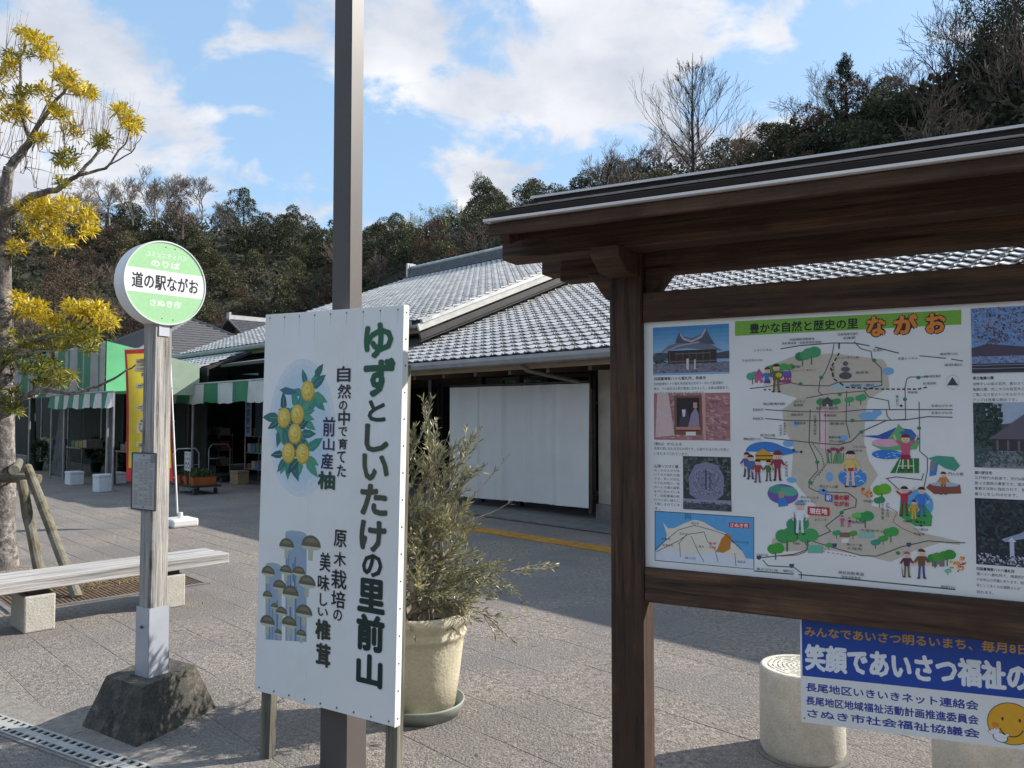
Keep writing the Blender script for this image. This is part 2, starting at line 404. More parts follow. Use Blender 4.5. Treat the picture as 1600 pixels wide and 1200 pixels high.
def branchy(mb, p, d, ln, r, depth, spread=.5, n=3, up=.15, kids=(2, 3), minr=.006, shrink=.72):
    q = p; pts = [p]; rs = [r]; k = 3
    for i in range(k):
        d = (d + rv()*.13 + Vector((0, 0, up*.3))).normalized(); q = q + d*ln/k; pts.append(q); rs.append(max(minr, r*(1-.35*(i+1)/k)))
    mb.tube(pts, rs, n=n if depth > 1 else 3, cap=False)
    if depth <= 0: return
    for i in range(random.randint(*kids)):
        t = random.uniform(.35, 1) if i else 1
        b = pts[0].lerp(pts[-1], t) if t < 1 else pts[-1]
        nd = (d + rv()*spread + Vector((0, 0, up))).normalized()
        branchy(mb, b, nd, ln*random.uniform(shrink-.12, shrink+.1), max(minr, r*.6), depth-1, spread, n, up, kids, minr, shrink)
def bare_mesh(name, H, m, spread=.45, minr=.012, up=.22, depth=5, r0=.12, kids=(3, 3)):
    mb = MB(); p = Vector((0, 0, 0)); d = Vector((0, 0, 1))
    branchy(mb, Vector((0, 0, 0)), d, H*.3, r0, depth, spread, 4, up, kids, minr, .74)
    zm = max(v.z for v in mb.v)
    for v in mb.v: v *= H/zm
    return mb.mesh(name, m)
def trunk_mesh(name, H, r, m):
    mb = MB(); mb.tube([(0, 0, -1), (.05*H*.3, 0, H*.3), (0, .03*H, H*.75)], [r*1.3, r, r*.4], n=6); return mb.mesh(name, m)
def conifer_mesh(name, H, R, m):
    mb = MB(); lv = 26
    for i in range(lv):
        t = i/(lv-1); z = H*(.08+.9*t); rr = R*(1-t)**.8+.08; nb = int(7-3*t)
        for k in range(nb):
            a = random.uniform(0, 2*PI); ln = rr*random.uniform(.6, 1.15); base = Vector((0, 0, z)); dr = Vector((cos(a), sin(a), .35+.5*t)).normalized()
            for j in range(int(9+ln*7)):
                f = random.uniform(.15, 1); p = base+dr*ln*f; leafcard(mb, p, .42*random.uniform(.6, 1.1), .09, dr+rv()*.9+Vector((0, 0, .4)), rv())
    return mb.mesh(name, m)
def pine_mesh(name, H, R, m, mt):
    """open pine: upright tufted shoots on rising limbs"""
    mb = MB(); mb.cur = 1; mb.tube([(0, 0, -1), (.1, 0, H*.5), (0, 0, H*.97)], [.2, .13, .03], n=5)
    for i in range(26):
        t = random.random()**.7; z = H*(.15+.8*t); a = random.uniform(0, 2*PI); ln = R*(1.08-t)*random.uniform(.6, 1.1)
        mb.cur = 1; e = Vector((cos(a)*ln, sin(a)*ln, z+ln*.45)); mb.tube([(0, 0, z), e*.5+Vector((0, 0, z*.5)), e], [.05, .03, .015], n=3, cap=False); mb.cur = 0
        for k in range(3):
            b = Vector((0, 0, z)).lerp(e, random.uniform(.7, 1)); hh = random.uniform(.5, 1.0)
            for j in range(46):
                f = random.random(); p = b+Vector((random.gauss(0, .09), random.gauss(0, .09), hh*f)); leafcard(mb, p, .26, .05, rv()*.8+Vector((0, 0, .9)), rv())
    for j in range(120):
        f = random.random(); leafcard(mb, Vector((random.gauss(0, .1), random.gauss(0, .1), H*(.86+.16*f))), .28, .05, rv()*.7+Vector((0, 0, 1)), rv())
    return mb.mesh(name, [m, mt])
def bamboo_mesh(name, H, m, mt, n=16, leaves=70):
    mb = MB()
    for i in range(n):
        b = Vector((random.gauss(0, .8), random.gauss(0, .8), -.3)); a = random.uniform(0, 2*PI); bend = random.uniform(.5, 1.7); h = H*random.uniform(.75, 1.05)
        pts = [b+Vector((cos(a)*bend*t**2.4, sin(a)*bend*t**2.4, h*t-.3*bend*t**4)) for t in (0, .35, .65, .85, 1)]
        mb.cur = 1; mb.tube(pts, [.035, .03, .022, .014, .005], n=3, cap=False); mb.cur = 0
        for k in range(leaves):
            t = random.uniform(.3, 1)**.8; q = pts[2].lerp(pts[4], (t-.3)/.7) if t > .6 else pts[1].lerp(pts[3], t)
            p = q+rv()*random.uniform(.05, .5); leafcard(mb, p, random.uniform(.2, .38), .05, rv()+Vector((0, 0, -.6)), rv())
    return mb.mesh(name, [m, mt])
M_EG = [mat('leaf_dark_evergreen', (.086, .092, .042), (.036, .043, .023), scale=.6, rough=.6, isl=.35, trans=.22),
        mat('leaf_olive_evergreen', (.125, .118, .050), (.055, .056, .027), scale=.6, rough=.6, isl=.35, trans=.22),
        mat('leaf_russet', (.135, .085, .052), (.065, .042, .028), scale=.6, rough=.8, isl=.35, trans=.2)]
M_TWIG = mat('twig_brown_grey', (.22, .165, .125), (.12, .09, .07), scale=3, rough=.9)
M_TWIG2 = mat('twig_pale_grey', (.28, .235, .19), (.15, .125, .10), scale=3, rough=.9)
M_TWIGD = mat('twig_dark', (.055, .042, .035), (.03, .024, .02), scale=3, rough=.9)
M_TRK = mat('bark_forest', (.12, .10, .08), (.06, .05, .04), scale=5, rough=.95, bump=.5)
M_BAM = mat('leaf_bamboo', (.15, .16, .045), (.08, .095, .03), scale=1, rough=.6, isl=.3, trans=.3)
M_BAMS = mat('bamboo_culm', (.17, .17, .07), (.1, .11, .045), scale=3, rough=.5)
M_CON = mat('needle_dark', (.040, .058, .026), (.016, .026, .013), scale=1, rough=.7, isl=.3, trans=.12)
def tree(name, crown, trunk, loc, sc, rz, label, cat, group=None, szz=1.):
    t = thing(name, label, cat, loc, group)
    t.scale = (sc, sc, sc*szz); t.rotation_euler = (0, 0, rz)
    for nm, me in (('crown', crown), ('trunk', trunk)):
        if me is None: continue
        o = bpy.data.objects.new(nm, me); COL.objects.link(o); o.parent = t
    return t
def mk_forest():
    random.seed(5)
    ever = [crown_mesh('evergreen_crown', 6.2, 3.1, M_EG[0], 5200, .21, 15, .12) for _ in range(3)]
    oliv = [crown_mesh('evergreen_crown', 5.8, 2.9, M_EG[1], 5000, .20, 15, .12) for _ in range(3)]
    russ = [crown_mesh('russet_crown', 5.6, 2.6, M_EG[2], 4200, .15, 14, .12) for _ in range(2)]
    bare = [bare_mesh('bare_crown', 8.0, M_TWIG, minr=.010, spread=.72, up=.10, kids=(3, 3), depth=6) for _ in range(3)]
    bare2 = [bare_mesh('bare_crown', 8.0, M_TWIG2, minr=.016, spread=.66, up=.13, kids=(3, 3), depth=6) for _ in range(3)]
    bam = [bamboo_mesh('bamboo_crown', 6.0, M_BAM, M_BAMS) for _ in range(2)]
    con = [conifer_mesh('conifer_crown', 7.5, 1.7, M_CON) for _ in range(2)]
    tk = trunk_mesh('trunk', 4.0, .16, M_TRK)
    kinds = {'e': (ever, 'dense dark evergreen tree on the wooded hillside behind the shop', 'dark evergreen trees on the hill'),
             'o': (oliv, 'olive green broadleaf tree on the wooded hillside behind the shop', 'olive green trees on the hill'),
             'r': (russ, 'russet brown leafed winter tree on the wooded hillside', 'russet trees on the hill'),
             'b': (bare, 'bare brown twigged tree on the wooded hillside', 'bare brown trees on the hill'),
             'g': (bare2, 'tall bare pale grey tree standing on the hill crest', 'bare pale trees on the hill crest'),
             'm': (bam, 'yellow green bamboo clump on the sunny slope of the hill', 'bamboo clumps on the hill'),
             'c': (con, 'dark pointed conifer on the wooded hillside', 'pointed conifers on the hill')}
    names = {'e': 'evergreen_tree', 'o': 'evergreen_tree', 'r': 'russet_tree', 'b': 'bare_tree', 'g': 'bare_tree', 'm': 'bamboo_clump', 'c': 'conifer'}
    def put(k, X, Y, sc, szz=1.):
        ms, lab, grp = kinds[k]; me = random.choice(ms); x = 800+FPX*X/Y; r = math.hypot(X, Y); R = lerp_tab(CREST, x); f = (r-33)/(R-33)
        base = {'e': 'dark evergreen', 'o': 'olive green tree', 'r': 'russet leafed tree', 'b': 'bare brown tree', 'g': 'pale bare tree', 'm': 'yellow green bamboo clump', 'c': 'dark conifer'}[k]
        where = 'on the skyline' if f > .86 else ('high on the hill' if f > .6 else ('halfway up the hill' if f > .3 else 'low on the hill'))
        for lim, side in ((30, 'at the far left behind the yellow leafed tree'), (170, 'just right of the yellow leafed tree trunk'), (330, 'behind the bus stop disc'), (430, 'right of the bus stop disc'), (520, 'just left of the lamp post'), (640, 'just right of the lamp post'),
                          (720, 'above the long tiled roof'), (860, 'above the tiled ridge end'), (1010, 'above the left end of the board roof'), (1180, 'around the lone vase shaped tree'), (1340, 'left of the upright pine'), (1480, 'right of the upright pine'), (9999, 'at the far right')):
            if x < lim: break
        lab = base+' '+where+' '+side
        tree(names[k], me, None if k in 'bgm' else tk, (X, Y, hill_z(X, Y)-1.25*sc-.3), sc, random.uniform(0, 6.28), lab, 'bamboo' if k == 'm' else 'tree', grp, szz)
    n = 0; placed = []
    tries = 0
    while n < 292 and tries < 14000:
        tries += 1
        px = random.uniform(-90, 1690); R = lerp_tab(CREST, px); foot = (62 if px < 540 else 40) if px < 1000 else 31
        f = random.random(); r = foot+(R+3-foot)*f**.8
        az = math.atan2(px-800, FPX); X, Y = r*sin(az), r*cos(az)
        if any((X-a)**2+(Y-b)**2 < (2.55+ .009*r)**2 for a, b in placed): continue
        z = hill_z(X, Y)
        vy = 650-(z+4-1.6)/Y*FPX
        if px > 640 and vy > 490-(px-640)*.31: continue
        if px <= 640 and vy > 520: continue
        g = hn(X, Y, 3.1, .045); h = random.random()
        if px < 360 and f > .66: k = 'g' if h < .6 else ('b' if h < .8 else ('r' if h < .88 else 'e'))
        elif 640 < px < 720 and f > .1: k = 'm' if h < .6 else ('r' if h < .8 else 'o')
        elif px > 1180: k = 'e' if h < .35 else ('b' if h < .75 else 'r')
        elif px > 880: k = 'b' if h < .45 else ('e' if h < .8 else 'r')
        elif g > .12: k = 'b' if h < .36 else ('r' if h < .52 else 'o')
        elif g < -.1: k = 'e' if h < .7 else ('o' if h < .9 else 'b')
        else: k = 'e' if h < .45 else ('o' if h < .76 else ('r' if h < .84 else 'b'))
        placed.append((X, Y)); n += 1
        put(k, X, Y, random.uniform(.62, .92)*(1.0 if px < 1150 else .95), random.uniform(.85, 1.1))
    # low growth between them, one uncountable mass
    mb = MB()
    for i in range(26000):
        px = random.uniform(-120, 1720); R = lerp_tab(CREST, px); r0 = 60 if px < 560 else 33; r = r0+(R+2-r0)*random.random()**.7; az = math.atan2(px-800, FPX)
        X, Y = r*sin(az), r*cos(az); z = hill_z(X, Y)
        leafcard(mb, Vector((X, Y, z+random.uniform(0, 1.7))), random.uniform(.25, .6), random.uniform(.12, .35), rv()+Vector((0, 0, .4)), rv())
    mb.build('undergrowth', mat('undergrowth_leaf', (.066, .060, .034), (.026, .032, .017), scale=.3, rough=.8, isl=.4, trans=.2, coord='Position'), None,
             label='tangled brushwood and dry grass covering the hillside between the trees', cat='undergrowth', kind='stuff')
    # crest trees the photograph shows one by one: (kind, px, base y, top y, distance, label)
    def single(kind, px, yb, yt, R, me, label, trunk=None, cat='tree', wid=1.):
        az = math.atan2(px-800, FPX); X, Y = R*sin(az), R*cos(az)
        zb = 1.6+(650-yb)/FPX*Y; zt = 1.6+(650-yt)/FPX*Y
        h = max(v.co.z for v in me.vertices); s = (zt-zb)/h
        t = tree(kind, me, trunk, (X, Y, zb), s*wid, random.uniform(0, 6), label, cat, None, 1/wid)
    random.seed(44)
    def vase():
        mb = MB(); T = Vector((0, 0, 0)); mb.tube([(0, 0, -2), (.03, 0, 1), (0, .05, 3.5), (.05, 0, 7.0)], [.13, .10, .06, .010], n=6, cap=False)
        for i in range(30):
            a = i*2.4; z0 = .35+i*.18; b = Vector((0, 0, z0)); ln = (6.6-z0)*random.uniform(.62, .85)
            o = Vector((cos(a), sin(a), 0))
            # limbs sweep out, then up
            d = (o*1.0+Vector((0, 0, .85))).normalized() if i < 12 else (o*.65+Vector((0, 0, 1))).normalized()
            branchy(mb, b, d, ln*.46, .04-.001*i, 4, .46, 3, .14, (2, 3), .0065, .72)
        return mb.mesh('bare_crown', M_TWIGD)
    vm = vase()
    single('bare_tree', 1086, 275, 72, 50, vm, 'lone tall bare vase shaped tree on the crest above the board roof', wid=.98)
    single('bare_tree', 948, 300, 236, 60, bare_mesh('bare_crown', 5, M_TWIGD, spread=.7, minr=.012, up=.1, depth=4, kids=(2, 3)), 'small spreading bare tree low on the crest left of the tall bare one', wid=1.6)
    single('pine_tree', 1330, 250, 72, 45, pine_mesh('pine_crown', 6.4, 2.7, M_CON, M_TRK), 'dark upright pine standing above the board roof on the right hill', wid=.95)
    random.seed(9)
    dk = [bare_mesh('bare_crown', 7, M_TWIGD, spread=.95, minr=.009, up=.04, depth=6, kids=(3, 3)) for _ in range(2)]
    single('bare_tree', 1232, 260, 150, 46, dk[0], 'tangled bushy bare tree just left of the dark pine', wid=1.25)
    single('bare_tree', 1405, 235, 92, 44, dk[1], 'tangled bushy bare tree just right of the dark pine', wid=1.15)
    single('bare_tree', 1500, 230, -40, 42, bare_mesh('bare_crown', 9, M_TWIGD, spread=.6, minr=.010, up=.12, depth=6, kids=(2, 3)), 'tall slender bare tree at the top right of the hill', wid=.95)
    bb = bamboo_mesh('bamboo_crown', 8.5, M_CON, M_TWIGD, n=26, leaves=110)
    single('bamboo_clump', 1590, 230, -90, 40, bb, 'tall dark bamboo clump reaching the top right corner of the photo', cat='bamboo')
    single('bamboo_clump', 1545, 240, 10, 44, bb, 'dark bamboo clump between the slender bare tree and the tallest bamboo', cat='bamboo')
    eg = crown_mesh('evergreen_crown', 6, 3.0, M_CON, 3600, .24, 14)
    single('evergreen_tree', 1440, 290, 150, 40, eg, 'broad dark evergreen low on the right hill under the bare trees', tk)
    single('evergreen_tree', 1300, 300, 185, 42, eg, 'broad dark evergreen beneath the upright pine', tk)
    single('evergreen_tree', 1580, 290, 165, 38, eg, 'broad dark evergreen at the right edge of the photo above the board roof', tk)
    single('evergreen_tree', 377, 350, 288, 88, ever[0], 'round topped dark evergreen crowning the hill right of the pale bare trees', tk)
    single('evergreen_tree', 455, 375, 316, 88, ever[1], 'dark evergreen on the skyline between the bus stop disc and the lamp post', tk)
    single('bare_tree', 238, 345, 262, 90, bare2[0], 'largest pale bare tree on the left skyline above the bus stop disc', wid=1.2)
    single('bare_tree', 310, 345, 268, 92, bare2[1], 'pale bare tree on the left skyline just right of the largest one', wid=1.15)
    single('bare_tree', 165, 350, 275, 90, bare2[1], 'pale bare tree on the left skyline behind the yellow leafed tree', wid=1.2)
    single('bare_tree', 203, 350, 270, 86, bare2[2], 'pale bare tree on the left skyline between its two tallest bare neighbours', wid=1.2)
    single('bare_tree', 272, 345, 264, 94, bare2[1], 'pale bare tree on the left skyline directly above the bus stop disc', wid=1.2)
    single('bare_tree', 122, 350, 280, 88, bare2[0], 'pale bare tree on the left skyline close to the yellow leafed branches', wid=1.2)
    single('russet_tree', 280, 360, 290, 80, russ[0], 'russet tree standing between the pale bare trees of the left skyline', tk)
    single('russet_tree', 82, 500, 395, 62, russ[1], 'reddish brown tree low on the left hillside', tk)
    single('bare_tree', 755, 325, 268, 92, bare2[0], 'small pale bare tree on the skyline right of the lamp post', wid=1.2)
mk_forest()
# ------------------------------------------------------------------ the shop building
TP = tan(rad(21.5)); SLN = Vector((0, 0, 0))
M_TILE = mat('kawara_glaze', (.60, .59, .585), (.42, .415, .41), scale=5, rough=.50, bump=.12, bscale=30, coord='Position', isl=.16, spec=1.0, metal=.5, c3=(.47, .465, .465), s3=1.4)
M_RIDGE = mat('kawara_dark', (.13, .135, .15), (.075, .08, .09), scale=6, rough=.45, coord='Position')
M_WHITEB = mat('bargeboard_white', (.66, .65, .60), (.52, .51, .47), scale=4, rough=.6, coord='Position')
M_DKM = mat('dark_bronze_metal', (.045, .040, .038), (.030, .028, .027), scale=4, rough=.5, spec=.4)
M_GUT = mat('gutter_grey', (.36, .36, .37), (.27, .27, .28), scale=4, rough=.5, coord='Position')
M_TIM = mat('fascia_ochre', (.33, .25, .15), (.20, .15, .09), scale=8, rough=.7, gdir=UX, stretch=(.1, 1, 1))
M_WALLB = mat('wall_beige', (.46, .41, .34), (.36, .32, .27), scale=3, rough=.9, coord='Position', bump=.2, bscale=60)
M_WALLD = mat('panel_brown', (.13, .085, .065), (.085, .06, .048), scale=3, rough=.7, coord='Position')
M_GLASSD = mat('window_glass_dark', (.02, .022, .026), (.012, .013, .016), scale=2, rough=.12, spec=.25)
M_CONC = mat('concrete_floor', (.20, .19, .18), (.14, .135, .13), scale=6, rough=.85, coord='Position', bump=.2, bscale=50)
def tile_mesh(mb, o, wu, ln, rise, jitter=0.):
    """one pantile: wave across u, lower front lip; o = point on the slope plane at the lower left corner"""
    up = (WX + ZX*TP).normalized(); nr = (ZX - WX*TP).normalized(); n = 6; b = len(mb.v)
    prof = [(.03, .030), (.12, .038), (.26, .024), (.5, .006), (.72, .010), (.86, .026), (.955, .036)]
    for k, (t, lift) in enumerate(((0, rise+jitter), (1.08, 0))):
        for (x, h) in prof: mb.v.append(o + UX*wu*x + up*ln*t + nr*(h*1.15+lift))
    for (x, h) in prof: mb.v.append(o + UX*wu*x + nr*(h*1.15+rise+jitter-.017) + up*.004)
    m = len(prof)
    for i in range(m-1):
        mb.f += [(b+i, b+i+1, b+m+i+1, b+m+i), (b+2*m+i, b+2*m+i+1, b+i+1, b+i)]; mb.m += [0, 0]
    e = b+m-1; mb.v += [mb.v[e]-nr*.035, mb.v[b+2*m-1]-nr*.035]; q = len(mb.v)-2
    mb.f.append((e, q, q+1, b+2*m-1)); mb.m.append(0)
def mk_shop():
    shop = thing('shop_building', 'low shop building with grey pantiled gable roofs and a beige porch pillar', 'building', G(-12, 9.4))
    up = (WX + ZX*TP).normalized()
    # (u0, u1, eave w, eave z, ridge w)
    low = (-12.75, 1.5, 8.5, 2.52, 17.8); upp = (-24.6, -12.5, 9.5, 3.47, 18.3)
    PW = .252; RL = .245; cand = []
    for (u0, u1, w0, z0, wr) in (low, upp):
        nc = int((u1-u0)/PW); ln = (wr-w0)/cos(math.atan(TP)); nrw = int(ln/RL)
        for i in range(nc):
            for j in range(nrw):
                o = G(u0+i*PW, w0, z0)+up*(j*RL); cand.append(o)
        # boarding beneath, and the far slope
        nrv = (ZX - WX*TP).normalized()
        mb = MB(); a, b2, c, d = G(u0, w0+.03, z0-.03), G(u1, w0+.03, z0-.03), G(u1, wr, z0-.03+(wr-w0)*TP), G(u0, wr, z0-.03+(wr-w0)*TP)
        mb.prism([a, b2, c, d], -nrv*.06)
        zr = z0+(wr-w0)*TP; far = 2*wr-w0
        mb.prism([G(u0, wr, zr-.03), G(u1, wr, zr-.03), G(u1, far, z0), G(u0, far, z0)], (0, 0, -.07))
        mb.build('roof_deck', M_RIDGE, shop)
    vis = []; 
    for o in cand:
        p = o-CAM; px = 800+FPX*p.x/p.y; py = 650-FPX*p.z/p.y
        ok = (640 < px < 960 and 395 < py < 575) or (1030 < px < 1610 and 370 < py < 460)
        vis.append((0 if ok else 1, p.length, o))
    vis.sort(key=lambda t: (t[0], t[1])); 
    pr = MB(); tile_mesh(pr, Vector((0, 0, 0)), PW, RL, .042); me = pr.mesh('roof_tile', M_TILE)
    for k, (f, dd, o) in enumerate(vis[:280]):
        t = bpy.data.objects.new('roof_tile', me); COL.objects.link(t); t.parent = shop; t.location = o-ORG[shop.name]
        t.rotation_euler = (random.gauss(0, .004), random.gauss(0, .004), random.gauss(0, .004))
    mb = MB()
    for (f, dd, o) in vis[280:]: tile_mesh(mb, o, PW, RL, .042, random.uniform(-.004, .004))
    mb.build('roof_tiles_beyond', M_TILE, shop, kind='stuff')
    # ridges: stacked courses and a row of half round caps
    for (u0, u1, w0, z0, wr) in (low, upp):
        zr = z0+(wr-w0)*TP; r = MB()
        for k in range(4): r.box(G((u0+u1)/2, wr, zr+.06+k*.085), UX*((u1-u0)/2-.02*k), WX*(.17-.018*k), ZX*.036)
        rg = r.build('ridge', M_RIDGE, shop); c = MB()
        n = int((u1-u0)/.27)
        for i in range(n):
            p = G(u0+.27*i, wr, zr+.40); c.tube([p, p+UX*.25], [.085, .072], n=8)
        for ue in (u0, u1):
            c.box(G(ue, wr, zr+.3), UX*.05, WX*.2, ZX*.27); c.tube([G(ue-.07, wr, zr+.46), G(ue+.07, wr, zr+.46)], .12, n=10)
        c.build('ridge_cap', M_TILE, rg)
    # verge of the upper roof: bargeboard, soffit timber, verge tiles
    for ue, sg in ((-12.5, 1), (-24.6, -1)):
        u0, u1, w0, z0, wr = upp; a = G(ue+.06*sg, w0-.1, z0-.04*1); b = G(ue+.06*sg, wr, z0+(wr-w0)*TP)
        nr = (ZX - WX*TP).normalized()
        bb = MB(); bb.beam(a-nr*.09, b-nr*.09, .05, .14, up=nr); bb.build('bargeboard', M_WHITEB, shop)
        bb = MB(); bb.beam(a-nr*.27-UX*.03*sg, b-nr*.27-UX*.03*sg, .06, .13, up=nr); bb.beam(a-nr*.36-UX*.30*sg, b-nr*.36-UX*.30*sg, .5, .05, up=nr); bb.build('verge_soffit', M_DKM, shop)
        v = MB()
        for j in range(int((wr-w0)/cos(math.atan(TP))/RL)):
            o = G(ue, w0, z0)+up*(j*RL)
            v.box(o+up*RL*.55+nr*.0+UX*.075*sg, up*RL*.52, UX*.035, nr*.034)
        v.build('verge_tiles', M_TILE, shop)
    # gable wall of the upper roof above the lower roof, and walls below
    w = MB(); u0, u1, w0, z0, wr = upp
    g = [G(-12.95, 10.6, 2.9), G(-12.95, 2*wr-w0-1, 2.9), G(-12.95, 2*wr-w0-1, z0+.15), G(-12.95, wr, z0+(wr-w0)*TP-.3), G(-12.95, 10.6, z0+.2)]
    w.prism(g, -UX*.15); w.build('gable_wall', M_WHITEB, shop)
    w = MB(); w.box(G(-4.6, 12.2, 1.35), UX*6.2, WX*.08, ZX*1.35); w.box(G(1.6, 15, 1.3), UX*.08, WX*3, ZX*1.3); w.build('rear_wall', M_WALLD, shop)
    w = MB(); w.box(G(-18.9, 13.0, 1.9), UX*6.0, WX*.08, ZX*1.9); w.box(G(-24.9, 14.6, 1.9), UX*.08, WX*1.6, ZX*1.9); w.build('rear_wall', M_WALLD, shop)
    # gutter and fascia along the lower eave
    gt = MB(); prof = [(-.07, .05), (-.075, 0), (-.05, -.06), (0, -.08), (.05, -.06), (.06, 0)]
    for uu0, uu1, we, ze in ((-12.7, 1.4, 8.42, 2.47), (-25.0, -12.55, 9.42, 3.42)):
        for (p, q), (r_, s_) in zip(prof[:-1], prof[1:]):
            gt.prism([G(uu0, we+p, ze+q), G(uu1, we+p, ze+q), G(uu1, we+r_, ze+s_), G(uu0, we+r_, ze+s_)], WX*.004+ZX*.004)
    gt.build('gutter', M_GUT, shop)
    f = MB(); f.box(G(-5.65, 8.62, 2.39), UX*7.05, WX*.025, ZX*.065); f.box(G(-18.8, 9.62, 3.34), UX*6.2, WX*.025, ZX*.07); f.build('fascia', M_TIM, shop)
    s = MB(); 
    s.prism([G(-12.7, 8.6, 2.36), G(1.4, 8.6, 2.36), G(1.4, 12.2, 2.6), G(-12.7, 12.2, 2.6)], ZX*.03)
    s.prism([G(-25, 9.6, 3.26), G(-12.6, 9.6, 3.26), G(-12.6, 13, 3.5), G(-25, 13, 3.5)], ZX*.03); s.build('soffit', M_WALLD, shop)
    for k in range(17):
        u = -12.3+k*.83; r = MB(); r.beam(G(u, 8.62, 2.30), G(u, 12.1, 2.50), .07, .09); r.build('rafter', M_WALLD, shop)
    # porch pillar with plinth, downpipe and brackets
    p = MB(); p.box(G(-7.62, 9.62, 1.30), UX*.22, WX*.2, ZX*1.05); pl = p.build('pillar', M_WALLB, shop, bevel=.01)
    q = MB(); q.box(G(-7.62, 9.62, .125), UX*.25, WX*.23, ZX*.125); q.build('plinth', M_CONC, pl, bevel=.01)
    p = MB(); p.box(G(.9, 9.62, 1.30), UX*.22, WX*.2, ZX*1.05); pl = p.build('pillar', M_WALLB, shop, bevel=.01)
    q = MB(); q.box(G(.9, 9.62, .125), UX*.25, WX*.23, ZX*.125); q.build('plinth', M_CONC, pl, bevel=.01)
    d = MB(); d.tube([G(-8.62, 8.5, 2.38), G(-8.55, 8.6, 2.30), G(-7.98, 9.35, 2.10), G(-7.96, 9.38, 2.0), G(-7.96, 9.38, .1)], .034, n=8); dp = d.build('downpipe', mat('pipe_ochre', (.24, .20, .14), (.17, .14, .1), rough=.5), shop, smooth=True)
    for z in (.45, 1.2, 1.95): c = MB(); c.box(G(-7.92, 9.42, z), UX*.06, WX*.03, ZX*.012); c.build('pipe_clip', M_DKM, dp)
    # porch: floor slab, shop windows with frames, doors
    fl = MB(); fl.box(G(-5.6, 10.4, .012), UX*7.2, WX*1.95, ZX*.012); fl.build('porch_floor', M_CONC, shop)
    M_FR = mat('window_frame_bronze', (.07, .065, .06), (.05, .047, .044), rough=.45)
    for k in range(9):
        u = -12.2+k*1.35
        fr = MB(); 
        for s2 in (-1, 1): fr.box(G(u+s2*.62, 12.08, 1.25), UX*.035, WX*.035, ZX*1.2)
        fr.box(G(u, 12.08, 2.42), UX*.66, WX*.035, ZX*.03); fr.box(G(u, 12.08, 1.86), UX*.6, WX*.03, ZX*.025); fr.box(G(u, 12.08, .08), UX*.66, WX*.035, ZX*.05)
        w_ = fr.build('window', M_FR, shop)
        for zc, zh in ((.99, .84), (2.14, .25)):
            g2 = MB(); g2.box(G(u, 12.09, zc), UX*.59, WX*.006, ZX*zh); g2.build('pane', M_GLASSD if zc < 2 or k < 2 else M_WALLD, w_)
    # porch posts between the bays
    for u in (-12.4, -10.9, -9.9):
        p = MB(); p.box(G(u, 9.75, 1.18), UX*.05, WX*.05, ZX*1.18); p.build('porch_post', M_DKM, shop)
    # upper left front: shopfront bays under the deep eave
    for k in range(6):
        u = -24.0+k*2.0; p = MB(); p.box(G(u, 9.9, 1.65), UX*.06, WX*.06, ZX*1.65); p.build('porch_post', M_DKM, shop)
    for k in range(7):
        u = -23.9+k*1.75
        fr = MB()
        for s2 in (-1, 1): fr.box(G(u+s2*.8, 12.9, 1.2), UX*.04, WX*.03, ZX*1.2)
        fr.box(G(u, 12.9, 2.4), UX*.84, WX*.03, ZX*.04); w_ = fr.build('window', M_FR, shop)
        g2 = MB(); g2.box(G(u, 12.9, 1.2), UX*.76, WX*.006, ZX*1.18); g2.build('pane', M_GLASSD, w_)
    # header beam of the left front
    hb = MB(); hb.box(G(-18.8, 9.9, 3.0), UX*6.1, WX*.05, ZX*.22); hb.build('header_beam', M_DKM, shop)
    return shop
shop = mk_shop()
def mk_entrance_canopy():
    t = thing('entrance_canopy', 'small tiled canopy roof jutting out beneath the long left eave of the shop', 'canopy', G(-21, 8.9, 2.2))
    nr = (ZX - WX*TP).normalized(); up = (WX+ZX*TP).normalized()
    d = MB(); d.prism([G(-24.8, 7.7, 2.62), G(-19.6, 7.7, 2.62), G(-19.6, 9.4, 2.62+1.7*TP), G(-24.8, 9.4, 2.62+1.7*TP)], -nr*.07); d.build('roof_deck', M_DKM, t)
    mb = MB()
    for i in range(20):
        for j in range(7): tile_mesh(mb, G(-24.8+i*.252, 7.68, 2.63)+up*j*.245, .252, .245, .03)
    mb.build('roof_tiles', M_TILE, t, kind='stuff')
    for u in (-24.6, -19.8): p = MB(); p.box(G(u, 7.9, 1.3), UX*.04, WX*.04, ZX*1.3); p.build('post', M_DKM, t)
    t2 = thing('flat_canopy', 'flat grey corrugated canopy under the left eave beside the tiled canopy', 'canopy', G(-16.5, 8.6, 2.2))
    c = MB(); c.prism([G(-18.9, 8.35, 2.86), G(-16.0, 8.35, 2.86), G(-16.0, 9.4, 3.05), G(-18.9, 9.4, 3.05)], ZX*.02); c.build('sheet', mat('corrugated_pale', (.42, .41, .38), (.32, .31, .29), scale=8, rough=.6, stretch=(1, 1, 1)), t2)
    c = MB(); c.beam(G(-18.95, 8.33, 2.84), G(-15.95, 8.33, 2.84), .05, .07); c.beam(G(-18.95, 8.33, 2.84), G(-18.95, 9.4, 3.03), .05, .07); c.beam(G(-15.95, 8.33, 2.84), G(-15.95, 9.4, 3.03), .05, .07); c.build('edge_frame', M_DKM, t2)
mk_entrance_canopy()
